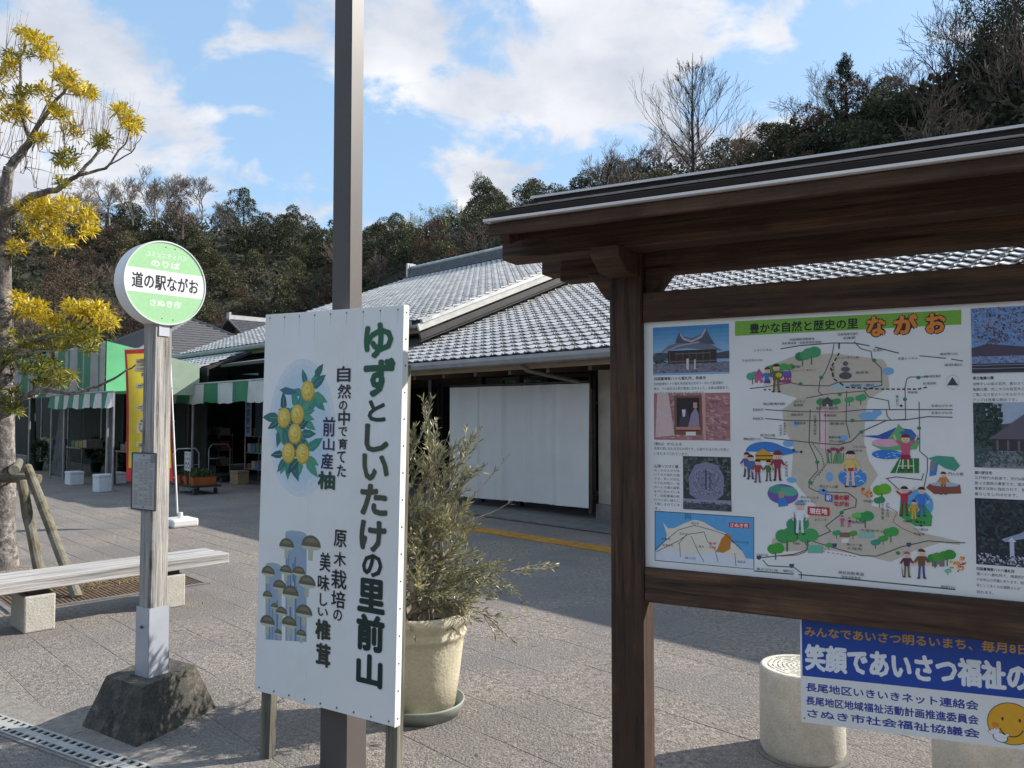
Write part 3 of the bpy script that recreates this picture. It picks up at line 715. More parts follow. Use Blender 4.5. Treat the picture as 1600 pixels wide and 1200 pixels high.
def mk_tarp():
    # white sheet hung in the porch: corners from the photograph on the plane w = 9.25
    n = WX; P = G(0, 9.25)
    A, B, C, D = [onplane(x, y, P, n) for x, y in ((704, 606), (922, 599), (922, 794), (704, 774))]
    mb = MB(); NX, NZ = 60, 24
    for j in range(NZ+1):
        for i in range(NX+1):
            s, t = i/NX, j/NZ; p = (A*(1-s)+B*s)*(1-t)+(D*(1-s)+C*s)*t
            f = .035*sin(s*2*PI*1.2+.5)+.030*sin(s*23+2*sin(s*9))*(1-t*.6)+.010*sin(s*61+3*sin(s*17))*(1-t*.4)+.012*hn(s*8, t*1.5, 2)
            fold = sum(.018*math.exp(-((s-c)/.006)**2) for c in (.245, .43, .60, .775))
            mb.v.append(p - WX*(f-fold*1.5*(1-t*.5)+.01*sin(t*3)))
    for j in range(NZ):
        for i in range(NX): a = j*(NX+1)+i; mb.f.append((a, a+1, a+NX+2, a+NX+1)); mb.m.append(0)
    o = mb.build('wind_sheet', mat('sheet_white', (.88, .875, .85), (.82, .82, .80), scale=2, rough=.55, trans=.25), None, smooth=True, loc=G(-9.3, 9.25),
                 label='white vinyl wind sheet hung across the shop porch beside the beige pillar', cat='sheet')
    for sx in (.245, .43, .60, .775):
        sm = MB(); pa = (A*(1-sx)+B*sx)-WX*.075; pb = (D*(1-sx)+C*sx)-WX*.075; sm.beam(pa, pb, .012, .003, up=WX); sm.build('seam', mat('seam_grey', (.72, .71, .69), (.64, .64, .62), rough=.6), o)
    r = MB(); r.tube([A+ZX*.03-WX*.01, B+ZX*.03-WX*.01], .018, n=6)
    r.build('hanging_rail', M_DKM, o)
mk_tarp()
def mk_tactile():
    M = mat('tactile_yellow', (.50, .27, .045), (.38, .19, .03), scale=12, rough=.8, coord='Position', bump=.3, bscale=60, isl=.12)
    root = thing('tactile_strip', 'worn ochre yellow tactile paving strip along the shop front', 'tactile paving', G(-7, 7.45, .003))
    mb = MB(); mb.box((0, 0, .004), UX*.147, WX*.147, ZX*.004)
    for k in range(4): mb.box(UX*0+WX*(-.105+.07*k)+ZX*.0095, UX*.13, WX*.014, ZX*.0025)
    me = mb.mesh('tactile_tile', M)
    for i in range(38):
        o = bpy.data.objects.new('tactile_tile', me); COL.objects.link(o); o.parent = root
        o.location = G(-11.5+i*.3, 7.40, .0)-G(-7, 7.45, 0); o.rotation_euler = (0, 0, random.gauss(0, .003))
mk_tactile()

# ------------------------------------------------------------------ market tents, awnings and things under them
M_GRN = mat('vinyl_green', (.035, .22, .115), (.025, .17, .09), scale=3, rough=.5, trans=.12)
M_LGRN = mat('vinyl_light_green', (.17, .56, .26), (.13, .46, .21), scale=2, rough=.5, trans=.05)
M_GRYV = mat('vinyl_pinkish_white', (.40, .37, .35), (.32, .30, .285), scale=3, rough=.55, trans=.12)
M_WHV = mat('vinyl_white', (.76, .76, .74), (.64, .64, .63), scale=3, rough=.5, trans=.25)
M_DKG = mat('curtain_green_and_shade', (.022, .028, .024), (.012, .016, .014), scale=3, rough=.7)  # near-black; also carries the painted deep shade of the stall backing
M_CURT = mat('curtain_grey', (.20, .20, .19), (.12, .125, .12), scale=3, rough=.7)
M_STEEL = mat('galvanised_tube', (.42, .42, .42), (.3, .3, .31), scale=6, rough=.4, metal=.6)
def mk_tent():
    u1, u0, w0, w1 = -19.0, -33.0, 5.7, 7.8; zt, zb = 3.28, 2.10
    t = thing('market_tent', 'green and pale striped market tent with a bright green end panel', 'tent', G(-26, 6.7))
    n = 37
    for i in range(n):
        a = u1-(u1-u0)*i/n; b = u1-(u1-u0)*(i+1)/n; m = MB(); nb = 4
        for k in range(nb):
            s0, s1 = a+(b-a)*k/nb, a+(b-a)*(k+1)/nb; y0, y1 = .04*sin(s0*5), .04*sin(s1*5)
            m.quad(G(s0, w0+y0, zt), G(s1, w0+y1, zt), G(s1, w0+y1*1.5, zb), G(s0, w0+y0*1.5, zb))
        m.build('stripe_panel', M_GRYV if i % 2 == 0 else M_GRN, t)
    zr = 2.84; wm = w0+.62*(w1-w0); zm = zt+(zr-zt)*.62; m = MB(); m.quad(G(u1, w0, zt), G(u1+.02, wm, zm), G(u1+.02, wm, zb), G(u1, w0, zb)); m.build('end_panel', M_LGRN, t); m = MB(); m.quad(G(u1+.02, wm, zm), G(u1, w1, zr), G(u1, w1, zb), G(u1+.02, wm, zb)); m.build('end_panel', mat('vinyl_pale_green', (.42, .52, .40), (.36, .45, .34), scale=3, rough=.5, trans=.2), t)
    m = MB(); m.quad(G(u0, w0+.01, zt-.01), G(u1, w0+.01, zt-.01), G(u1, w1, zr), G(u0, w1, zr)); m.build('tent_roof', M_LGRN, t)
    for u in (-19.1, -22.5, -26, -29.5, -32.9):
        for w, zp in ((w0+.08, zt-.04), (w1-.1, zr)): p = MB(); p.tube([G(u, w, 0), G(u, w, zp)], .03, n=6); p.build('pole', M_STEEL, t)
mk_tent()
def mk_awning(u0, u1, w, z0, z1, nst, label, depth=1.6):
    """striped valance with a sagging scalloped lower edge; depth runs back to the shop"""
    t = thing('awning', label, 'awning', G((u0+u1)/2, w, z1), 'striped awnings along the stall front')
    n = nst
    for i in range(n):
        a, b = u0+(u1-u0)*i/n, u0+(u1-u0)*(i+1)/n; m = MB(); K = 5
        for k in range(K):
            s0, s1 = a+(b-a)*k/K, a+(b-a)*(k+1)/K
            zz = lambda s: z1-.05-.05*sin(((s-u0)/1.7 % 1)*PI)+.012*sin(s*13)
            yy = lambda s: .03*sin(s*7)
            zt = z0+ (z1-z0)*0
            m.quad(G(s0, w, z0), G(s1, w, z0), G(s1, w-.03+yy(s1), zz(s1)), G(s0, w-.03+yy(s0), zz(s0)))
            m.quad(G(s0, w, z0+.005), G(s1, w, z0+.005), G(s1, w+depth, z0+.12), G(s0, w+depth, z0+.12))
        m.build('stripe_panel', M_WHV if i % 2 else M_GRN, t, smooth=True)
    m = MB(); m.tube([G(u0, w, z0), G(u1, w, z0)], .02, n=6); m.build('front_rail', M_STEEL, t)
    for u in (u0+.05, u1-.05): m = MB(); m.tube([G(u, w+.02, 0), G(u, w+.02, z0)], .02, n=6); m.build('pole', M_STEEL, t)
mk_awning(-21.6, -14.6, 7.7, 2.37, 1.98, 9, 'green and white striped awning between the bus stop post and the tall vertical sign')
mk_awning(-22.7, -17.8, 5.5, 2.12, 1.86, 12, 'narrower striped awning with close stripes left of the yellow banner')
def curtain(u, w, zt, du_top, du_bot, m, label, lean=0.):
    """gathered hanging curtain, pinched at the top"""
    mb = MB(); N, K = 26, 8
    for k in range(K+1):
        t = k/K; wd = du_top+(du_bot-du_top)*t**1.6
        for i in range(N+1):
            s = i/N-.5; mb.v.append(G(u+lean*t+s*wd, w+.07*sin(i*1.7)*(0.4+t), zt*(1-t)+.03))
    for k in range(K):
        for i in range(N): a = k*(N+1)+i; mb.f.append((a, a+1, a+N+2, a+N+1)); mb.m.append(0)
    return mb.build('curtain', m, None, smooth=True, loc=G(u, w, 0), label=label, cat='curtain')
curtain(-23.3, 5.95, 2.1, .30, .95, M_CURT, 'pale gathered vinyl curtain swept sideways in the dark stall, left of the white boxes', lean=-.35)
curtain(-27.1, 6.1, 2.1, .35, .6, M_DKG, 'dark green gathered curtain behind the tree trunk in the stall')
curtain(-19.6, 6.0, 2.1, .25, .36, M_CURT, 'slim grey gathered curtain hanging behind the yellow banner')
def mk_stall_back():  # dark panels added where the stall interior is only deep shade
    t = thing('stall_shade_backing', 'dark screen added behind the market stall to stand for its deep shade', 'screen', G(-33, 8.1))
    for k in range(15):
        u = -49.2+k*2.0; m = MB(); m.box(G(u+1, 8.1, 1.4), UX*.99, WX*.02, ZX*1.4); m.build('shade_backing_panel', M_DKG, t)
    for k in range(3): m = MB(); m.box(G(-25.4, 8.95+k*1.7, 1.5), UX*.02, WX*.84, ZX*1.5); m.build('shade_backing_panel', M_DKG, t)
    s = thing('shed_roof', 'low dark shed roof over the market stall between tent and shop', 'shed', G(-20.5, 10.8))
    m = MB(); m.prism([G(-22.2, 9.3, 2.50), G(-18.8, 9.3, 2.50), G(-18.8, 12.3, 2.75), G(-22.2, 12.3, 2.75)], ZX*.05); m.build('roof', M_DKM, s)
    for u in (-22.1, -18.9): m = MB(); m.box(G(u, 12.2, 1.3), UX*.05, WX*.05, ZX*1.4); m.build('post', M_DKM, s)
mk_stall_back()
def foambox(x, y, w, d, h, rz, name, label, m, grp=None, lid=True):
    p = gnd(x, y); t = thing(name, label, 'box', p, grp)
    X = Vector((cos(rz), sin(rz), 0)); Y = Vector((-sin(rz), cos(rz), 0))
    b = MB(); b.box(p+ZX*h*.43, X*w/2, Y*d/2, ZX*h*.43); b.build('body', m, t, bevel=.012)
    if lid: b = MB(); b.box(p+ZX*(h*.865+.028+.001), X*(w/2+.006), Y*(d/2+.006), ZX*.028); b.build('lid', m, t, bevel=.01)
M_FOAM = mat('foam_white', (.70, .72, .74), (.62, .64, .66), scale=12, rough=.7, bump=.2, bscale=120)
M_CARD = mat('cardboard', (.34, .25, .16), (.27, .19, .12), scale=5, rough=.9)
foambox(116, 757, .36, .3, .29, GA+.05, 'foam_box', 'white foam box standing alone on the shaded ground below the pale curtain', M_FOAM)
foambox(160, 768, .25, .3, .36, GA+.2, 'foam_box', 'tall white foam box just left of the yellow banner', M_FOAM)
foambox(181, 755, .42, .3, .24, GA+.1, 'foam_box', 'white foam box set behind the taller one near the banner foot', M_FOAM)
foambox(374, 756, .34, .3, .30, GA+.1, 'cardboard_box', 'brown cardboard box on the ground under the striped awning', M_CARD)
def mk_cart(px, py, label, notice=False, ln=1.0, planters=True):
    p = gnd(px, py); t = thing('platform_cart', label, 'cart', p)
    b = MB(); b.box(p+ZX*.17, UX*ln/2, WX*.3, ZX*.02); b.build('platform', M_DKG, t, bevel=.008)
    h = MB(); e = p+UX*(-ln/2+.05); z = [e-WX*.27+ZX*.19, e-WX*.27+ZX*.8, e-WX*.19+ZX*.9, e+WX*.19+ZX*.9, e+WX*.27+ZX*.8, e+WX*.27+ZX*.19]
    h.tube(z, .016, n=6, cap=False); h.tube([e-WX*.27+ZX*.55, e+WX*.27+ZX*.55], .012, n=6); h.build('handle', M_STEEL, t, smooth=True)
    for a in (-1, 1):
        for c in (-1, 1):
            w = MB(); q = p+UX*a*(ln/2-.12)+WX*c*.22+ZX*.065; w.tube([q-WX*.018, q+WX*.018], .065, n=12); w.build('wheel', M_DKM, t)
    return t, p
def mk_planter(p, ax, ln, label, M, grp):
    t = thing('planter', label, 'planter', p, grp); ay = Vector((-ax.y, ax.x, 0)); b = MB()
    for s in (-1, 1):
        b.prism([p+ax*s*ln/2+ay*s*.11+ZX*.16, p-ax*s*ln/2+ay*s*.11+ZX*.16, p-ax*s*(ln/2-.03)+ay*s*.085, p+ax*s*(ln/2-.03)+ay*s*.085], -ay*s*.012)
        b.prism([p+ax*s*ln/2+ay*.11+ZX*.16, p+ax*s*ln/2-ay*.11+ZX*.16, p+ax*s*(ln/2-.03)-ay*.085, p+ax*s*(ln/2-.03)+ay*.085], -ax*s*.012)
    b.box(p+ZX*.004, ax*(ln/2-.03), ay*.085, ZX*.004); b.build('trough', M, t)
    s = MB(); s.box(p+ZX*.12, ax*(ln/2-.02), ay*.09, ZX*.012); s.build('soil', mat('potting_soil', (.05, .035, .025), (.025, .018, .014), scale=40, rough=1, bump=.6), t)
    f = MB()
    for i in range(240):
        q = p+ax*random.uniform(-ln/2, ln/2)+ay*random.uniform(-.11, .11)+ZX*(.14+random.uniform(0, .13)); leafcard(f, q, .07, .03, rv()+ZX*.8, rv())
    f.build('plant', mat('seedling_leaf', (.07, .12, .035), (.035, .06, .02), scale=2, rough=.6, isl=.4, trans=.2), t)
M_ORANGE = mat('plastic_orange', (.44, .12, .035), (.34, .09, .03), scale=5, rough=.5)
t, p = mk_cart(306, 770, 'platform cart loaded with orange planters left of the cardboard box', ln=1.15)
for k, dx in enumerate((-.36, 0, .36)):
    mk_planter(p+UX*dx+ZX*.192, WX, .5, ('left', 'middle', 'right')[k]+' one of the three orange planters standing on the platform cart', M_ORANGE, 'orange planters on the cart')
t, p2 = mk_cart(352, 752, 'empty platform cart with a raised handle parked behind the planter cart', ln=.8)
def mk_notice():
    c = atY(293, 721, 16.3); ax = UX; t = thing('paper_notice', 'small white paper notice hung above the orange planters', 'notice', c-ZX*.2)
    b = MB(); b.box(c, UX*.155, WX*.004, ZX*.2); b.build('sheet', M_WHV, t)
    A = Art(lambda a, z, k: c+UX*a+ZX*z-WX*(.0045+k)); A.text('作業中につき', -.13, .12, .13, .17, (60, 60, 120)); A.text('立入禁止', -.13, .03, .13, .09, (50, 40, 60), .02)
    A.disc(-.065, -.09, .055, .055, (30, 30, 35)); A.disc(.065, -.09, .055, .055, (30, 30, 35)); A.up().disc(-.065, -.09, .035, .035, (220, 220, 225)); A.disc(.065, -.09, .035, .035, (220, 220, 225))
    A.text('自転車', -.11, -.045, .11, -.01, (50, 40, 90)); A.build('print', t)
    for s in (-1, 1): w = MB(); w.tube([c+UX*s*.13+ZX*.2, c+UX*s*.13+ZX*.05-ZX*(c.z-.0)], .008, n=4); w.build('stake', M_STEEL, t)
mk_notice()
def mk_goods():
    """flower buckets, plant racks and small goods in the shade of the stall"""
    random.seed(21)
    leafm = [mat('stall_leaf_green', (.06, .10, .04), (.03, .05, .02), scale=2, rough=.6, isl=.4, trans=.2), mat('stall_leaf_pale', (.20, .22, .17), (.1, .12, .09), scale=2, rough=.6, isl=.3, trans=.2)]
    spots = [(150, 738, 0, 'pale leafed pot plant in the dark stall behind the white foam boxes', 1.0), (171, 742, 0, 'green pot plant left of the yellow banner in the stall', .8), (190, 745, 0, 'green pot plant half hidden behind the yellow banner', .9),
             (60, 735, 0, 'green pot plant in the dark stall right of the tree trunk', .9), (84, 742, 1, 'pot plant with pale leaves beside the pale curtain', .7), (345, 735, 0, 'green pot plant in the shade behind the empty cart', 1.1),
             (322, 736, 1, 'pale flowering pot plant behind the planter cart', .8), (395, 738, 0, 'green pot plant at the left edge of the tall vertical sign', 1.2)]
    for (x, y, k, lab, s) in spots:
        p = gnd(x, y); t = thing('pot_plant', lab, 'plant', p)
        b = MB(); b.lathe(p, [(.0, 0.001), (.11*s, 0), (.15*s, .26*s), (.165*s, .27*s), (.16*s, .29*s), (.14*s, .25*s), (0, .25*s)], n=14); b.build('pot', M_DKM if k else M_ORANGE if x == 322 else M_DKG, t, smooth=True)
        f = MB()
        for i in range(420):
            v = rv(); q = p+ZX*(.62*s)+Vector((v.x*.26, v.y*.26, v.z*.36))*s*random.uniform(.4, 1); leafcard(f, q, .13*s, .05*s, v+ZX*.5+rv()*.6, rv())
        f.build('foliage', leafm[k], t)
    for (u, lab) in ((-18.2, 'wire display rack with goods under the striped awning'), (-20.6, 'wire display rack in the dark stall behind the yellow banner'), (-16.4, 'second wire display rack close to the tall vertical sign')):
        t = thing('display_rack', lab, 'rack', G(u, 9.0)); f = MB()
        for a in (-.45, .45):
            for c in (-.18, .18): f.tube([G(u+a, 9.0+c, 0), G(u+a, 9.0+c, 1.15)], .012, n=4)
        for z in (.3, .7, 1.1): f.box(G(u, 9, z), UX*.46, WX*.19, ZX*.008)
        f.build('frame', M_STEEL, t)
        for z in (.31, .71, 1.11):
            for j in range(4):
                c = random.choice([(.3, .1, .08), (.1, .2, .35), (.35, .3, .22), (.12, .2, .1), (.4, .38, .34)]); hh = random.uniform(.06, .12)
                b = MB(); b.box(G(u-.34+j*.22, 9, z+hh), UX*.085, WX*.13, ZX*hh); b.build('goods_box', mat('goods_%.2f_%.2f' % (c[0], c[1]), c, rough=.6), t, bevel=.01)
    random.seed(12)
    for j, (u, w, lab) in enumerate(((-24.6, 6.9, 'trestle table stacked with produce crates at the dark back of the market tent'), (-21.0, 7.1, 'trestle table with crates behind the tall white foam box'), (-28.4, 7.0, 'trestle table with crates seen just right of the leafed tree trunk'), (-17.6, 9.6, 'trestle table with crates under the shop eave behind the planter cart'))):
        t = thing('produce_table', lab, 'table', G(u, w)); m = MB(); m.box(G(u, w, .7), UX*.75, WX*.35, ZX*.015); m.build('table_top', M_CARD, t)
        for a in (-.68, .68):
            for c in (-.3, .3): m = MB(); m.box(G(u+a, w+c, .34), UX*.015, WX*.015, ZX*.34); m.build('leg', M_STEEL, t)
        for i in range(4):
            col = random.choice([(.32, .12, .05), (.10, .16, .30), (.30, .26, .18), (.08, .20, .10), (.36, .34, .30), (.35, .28, .05)]); hh = random.uniform(.07, .12); q = G(u-.55+i*.37, w, .716)
            c_ = thing('produce_crate', ('left', 'second', 'third', 'right')[i]+' crate of the row on the '+lab.split(' with')[0].split(' stacked')[0]+' '+('at the back of the tent', 'behind the tall foam box', 'right of the tree trunk', 'behind the planter cart')[j], 'crate', q, 'produce crates on the trestle tables')
            m = MB(); m.box(q+ZX*hh*.9, UX*.155, WX*.006, ZX*hh); m.v = []; m.f = []; m.m = []
            for s2 in (-1, 1): m.box(q+WX*s2*.2+ZX*hh, UX*.165, WX*.008, ZX*hh); m.box(q+UX*s2*.158+ZX*hh, UX*.007, WX*.19, ZX*hh)
            m.box(q+ZX*.01, UX*.15, WX*.19, ZX*.009); m.build('crate_body', mat('crate_%d%d' % (int(col[0]*99), int(col[1]*99)), col, rough=.6), c_)
            m = MB()
            for _ in range(26):
                p = q+UX*random.uniform(-.12, .12)+WX*random.uniform(-.16, .16)+ZX*(hh*1.9); m.lathe(p, [(0, -.035), (.03, -.018), (.036, .0), (.028, .022), (0, .035)], n=6)
            m.build('produce', mat('produce_%d' % random.randint(0, 2), random.choice([(.45, .22, .04), (.16, .26, .06), (.42, .10, .05)]), rough=.5), c_, kind='stuff')
    # hanging vertical cloth signs at the right end
    for x, lab, col, txt in ((388, 'pale blue vertical cloth sign hanging in the shade left of the tall vertical sign', (150, 165, 195), '産直野菜'),
                        (404, 'dark vertical cloth sign hanging behind the edge of the tall vertical sign', (60, 75, 80), '花苗市')):
        c = onplane(x, 650, G(0, 8.8), WX); t = thing('hanging_cloth', lab, 'cloth sign', c-ZX*.5)
        b = MB(); b.box(c, UX*.17, WX*.004, ZX*.5); b.build('cloth', mat('cloth_'+txt[0], srgb(*col)[:3], rough=.8), t)
        A = Art(lambda a, z, k, c=c: c+UX*a+ZX*z-WX*(.0045+k))
        for i, ch in enumerate(txt): A.text(ch, -.09, .4-i*.22-.17, .09, .4-i*.22, (40, 50, 110), .02)
        A.build('print', t)
mk_goods()

# ------------------------------------------------------------------ houses further off
def mk_far_houses():
    # house with ribbed dark metal roof and pale green gable wall
    c = gnd(250, 692); h = thing('green_walled_house', 'house with a ribbed dark metal roof and pale green wall behind the market tent', 'house', G(-50, 20))
    M_PG = mat('wall_pale_green', (.36, .46, .34), (.30, .39, .29), scale=2, rough=.8, coord='Position'); M_RB = mat('roof_ribbed_dark', (.10, .10, .105), (.06, .06, .065), scale=4, rough=.45)
    u0, u1, w0, w1, ze = -60, -45.0, 15.5, 23.5, 5.3; wm = (w0+w1)/2; zr = 7.5
    b = MB(); b.box(G((u0+u1)/2, wm, ze/2+.05), UX*((u1-u0)/2), WX*((w1-w0)/2), ZX*(ze/2-.05)); b.build('wall', M_PG, h)
    r = MB(); e = 1.0; kk = (zr-ze)/(wm-w0); za = ze-kk*e; hp = (wm-w0)+e
    c00, c10, c11, c01 = G(u0-e, w0-e, za), G(u1+e, w0-e, za), G(u1+e, w1+e, za), G(u0-e, w1+e, za); r0, r1 = G(u0-e+hp, wm, zr), G(u1+e-hp, wm, zr)
    for f in ([c00, c10, r1, r0], [c10, c11, r1], [c11, c01, r0, r1], [c01, c00, r0]): r.prism(f, ZX*.12)
    rf = r.build('roof', M_RB, h)
    rb = MB(); n = 16
    for k in range(n):
        t = (k+.5)/n
        for A_, B_, C_, D_ in ((c00, c10, r0, r1), (c10, c11, r1, r1)):
            rb.beam(A_.lerp(C_, t)+ZX*.15, B_.lerp(D_, t)+ZX*.15, .07, .07)
    for A_, B_ in ((c10, r1), (c11, r1), (c00, r0), (r0, r1)): rb.beam(A_+ZX*.17, B_+ZX*.17, .16, .14)
    rb.build('roof_rib', mat('rib_grey', (.2, .2, .21), rough=.5), rf)
    for k in range(4):
        w = MB(); w.box(G(-57+k*3.2, w0-.03, 3.4), UX*.8, WX*.04, ZX*.6); ww = w.build('window', M_WHITEB, h); g = MB(); g.box(G(-57+k*3.2, w0-.08, 3.4), UX*.72, WX*.012, ZX*.52); g.build('pane', M_GLASSD, ww)
    w = MB(); w.box(G(u1+.03, wm, 3.6), UX*.04, WX*.9, ZX*.6); ww = w.build('window', M_WHITEB, h); g = MB(); g.box(G(u1+.08, wm, 3.6), UX*.012, WX*.8, ZX*.52); g.build('pane', M_GLASSD, ww)
    # tiled farmhouse further back
    def farm(u0, u1, w0, w1, ze, zr, label, wallc):
        h = thing('tiled_house', label, 'house', G((u0+u1)/2, (w0+w1)/2)); um = (u0+u1)/2
        b = MB(); b.box(G(um, (w0+w1)/2, ze/2), UX*(u1-u0)/2, WX*(w1-w0)/2, ZX*ze/2); b.prism([G(u0, w0, ze), G(u1, w0, ze), G(um, w0, zr-.2)], WX*(w1-w0)); b.build('wall', wallc, h)
        r = MB(); e = .9; k = (zr-ze)/(um-u0)
        r.prism([G(u0-e, w0-e, ze-k*e), G(um, w0-e, zr), G(um, w1+e, zr), G(u0-e, w1+e, ze-k*e)], ZX*.14)
        r.prism([G(u1+e, w0-e, ze-k*e), G(um, w0-e, zr), G(um, w1+e, zr), G(u1+e, w1+e, ze-k*e)], ZX*.14); rf = r.build('roof', M_RIDGE, h)
        t = MB(); n = 15
        for i in range(n):
            f = (i+.5)/n
            for s in (-1, 1): t.box(G(um+s*(um-u0+e)*f, (w0+w1)/2, zr-(zr-ze+k*e)*f+.15), UX*.10, WX*((w1-w0)/2+e), ZX*.035)
        t.build('tile_course', M_RIDGE, rf)
        q = MB(); q.box(G(um, (w0+w1)/2, zr+.28), UX*.14, WX*((w1-w0)/2+e), ZX*.16); q.box(G(um, w0-e, zr+.3), UX*.25, WX*.08, ZX*.32)
        q.build('ridge', M_TILE, rf)
        v = MB()
        for s in (-1, 1): v.beam(G(um, w0-e-.03, zr+.10), G(um+s*(um-u0+e), w0-e-.03, ze-k*e+.10), .12, .14, up=WX)
        v.build('verge', M_RIDGE, rf)
        for s in (-.5, .5):
            w = MB(); w.box(G(um+s*(u1-u0)/2, w0-.03, ze-1.2), UX*.8, WX*.03, ZX*.5); ww = w.build('window', M_WHITEB, h); g = MB(); g.box(G(um+s*(u1-u0)/2, w0-.07, ze-1.2), UX*.72, WX*.012, ZX*.42); g.build('pane', M_GLASSD, ww)
    farm(-62.0, -54.5, 27.0, 34, 6.9, 8.9, 'far farmhouse with a grey tiled gable roof and reddish brown wall', mat('wall_redbrown', (.26, .12, .08), (.17, .08, .06), scale=2, rough=.9))
mk_far_houses()
# ------------------------------------------------------------------ near things
M_WOODW = mat('weathered_wood', (.47, .445, .41), (.10, .092, .085), scale=34, rough=.9, bump=1, coord='Object', gdir=(0, 0, 1), stretch=(.035, 1, 1), contrast=(.36, .56), c3=(.34, .325, .31), s3=5)
M_GALV = mat('galvanised_sleeve', (.52, .54, .60), (.42, .44, .50), scale=3, rough=.45, metal=.25)
M_ROCK = mat('mossy_concrete', (.15, .135, .11), (.030, .030, .029), scale=14, rough=.95, bump=.45, bscale=110, c3=(.062, .06, .050), s3=5, speck=(70, .7, 1.3))
M_PANEL = mat('painted_white', (.86, .865, .87), (.80, .805, .80), scale=2, rough=.38, spec=.4, c3=(.79, .785, .765), s3=2.2)
M_DRUM = mat('painted_offwhite', (.80, .80, .79), (.70, .70, .70), scale=3, rough=.4)
M_BOLT = mat('bolt_steel', (.18, .17, .16), (.1, .1, .1), scale=20, rough=.5, metal=.5)
def mk_busstop():
    b0 = gnd(238, 1118); a = rad(50); X = Vector((cos(a), sin(a), 0)); N = Vector((sin(a), -cos(a), 0))        # X along the lit face, N = its normal
    t = thing('bus_stop_sign', 'round green and white bus stop sign on a weathered wooden post in a concrete block', 'bus stop sign', Vector((b0.x, b0.y, 0)))
    P = Vector((b0.x, b0.y, 0))
    # block: truncated pyramid
    c = [gnd(213, 1170), gnd(338, 1106)]; c.append(gnd(127, 1136)); q = c[1]+c[2]-c[0]; cs = [c[0], c[1], q, c[2]]
    cen = sum(cs, Vector())/4; H = .245; mb = MB(); n = 9; top = [cen+(v-cen)*.66+ZX*H for v in cs]
    def grid(A, B, C, D):
        b = len(mb.v)
        for j in range(n+1):
            for i in range(n+1):
                s, r = i/n, j/n; p = (A*(1-s)+B*s)*(1-r)+(D*(1-s)+C*s)*r
                e = .002*hn(p.x*30, p.y*30, p.z*30); mb.v.append(p+(p-cen-ZX*H*.4).normalized()*e)
        for j in range(n):
            for i in range(n): k = b+j*(n+1)+i; mb.f.append((k, k+1, k+n+2, k+n+1)); mb.m.append(0)
    for i in range(4): grid(cs[i], cs[(i+1) % 4], top[(i+1) % 4], top[i])
    grid(top[0], top[1], top[2], top[3]); mb.build('base_block', M_ROCK, t)
    aw = rad(57); XD, ND = X, N; X = Vector((cos(aw), sin(aw), 0)); N = Vector((sin(aw), -cos(aw), 0)); s_ = gnd(232, 1059, .245); P = Vector((s_.x, s_.y, 0))+X*.051-N*.051
    zt = atY(240, 500, P.y).z; mb = MB(); hw = .051
    mb.beam(P+ZX*(H-.03), P+ZX*(zt+.0), 2*hw, 2*hw, up=X, ch=.006); mb.build('post', M_WOODW, t)
    mb = MB(); hs = hw+.006; z0, z1 = H-.01, .60
    for s1, s2 in ((X, N), (N, X), (-X, N), (-N, X)): mb.box(P+s1*(hs)+ZX*(z0+z1)/2, s1*.0015, s2*(hs+.0015), ZX*(z1-z0)/2)
    sl = mb.build('sleeve', M_GALV, t); mb = MB(); Lf = -X; q = P+Lf*(hs+.004)+ZX*.5; mb.tube([q-Lf*.004, q+Lf*.008], .008, n=8); mb.build('bolt', M_BOLT, sl)
    # drum sign
    XP, NP = X, N; X, N = XD, ND
    cz = atY(250, 443, P.y-.03); C = Vector((P.x, P.y, cz.z)) + X*.008; R = .226; th = .105; F = C+N*(th*.62)
    mb = MB(); k = 56
    ring = lambda off, r: [off+X*cos(2*PI*i/k)*r+ZX*sin(2*PI*i/k)*r for i in range(k)]
    rs = [ring(F-N*th, R), ring(F-N*.002, R), ring(F+N*.003, R-.003), ring(F+N*.003, R-.008), ring(F-N*.001, R-.009)]
    for g in rs: mb.v += g
    for j in range(4):
        for i in range(k): i2 = (i+1) % k; mb.f.append((j*k+i, j*k+i2, (j+1)*k+i2, (j+1)*k+i)); mb.m.append(0)
    mb.f.append(tuple(range(k-1, -1, -1))); mb.m.append(0); mb.f.append(tuple(4*k+i for i in range(k))); mb.m.append(0)
    dr = mb.build('sign_drum', M_DRUM, t); 
    A = Art(lambda u, v, d: F+X*u+ZX*v+N*(d-.0008)); G1 = (162, 210, 158); r = R-.0095
    def seg(z0, z1, col):
        a0, a1 = math.asin(z0/r), math.asin(z1/r); m = 14
        A.poly([(cos(a0+(a1-a0)*i/m)*r, sin(a0+(a1-a0)*i/m)*r) for i in range(m+1)]+[(-cos(a1+(a0-a1)*i/m)*r, sin(a1+(a0-a1)*i/m)*r) for i in range(m+1)], col)
    seg(.064, r*.9999, G1); seg(-.062, .064, (236, 236, 240)); seg(-r*.9999, -.062, G1); A.up()
    A.text('コミュニティバス', -.108, .132, .112, .160, (240, 246, 240), .0); A.text('のりば', -.082, .082, .075, .118, (244, 250, 244), .02)
    A.text('道の駅ながお', -.182, -.042, .182, .042, (22, 22, 26), .025); A.text('さぬき市', -.085, -.128, .085, -.090, (240, 246, 240), .015)
    A.up(); 
    for sx, sz in ((-.005, .193), (.045, .190), (-.02, -.19), (.04, -.193)): A.disc(sx, sz, .004, .004, (60, 70, 60), n=8)
    A.build('sign_face', dr)
    X, N = XP, NP
    mb = MB(); mb.box(P+ZX*(zt-.03)+N*(hw+.003)-N*0, X*.03, N*.003, ZX*.06); mb.build('bracket', M_GALV, t)
    # timetable on the left face
    Lf = -X; c = onplane(225, 752, P+Lf*(hw+.006), Lf); hh = .148
    A4 = N*.105
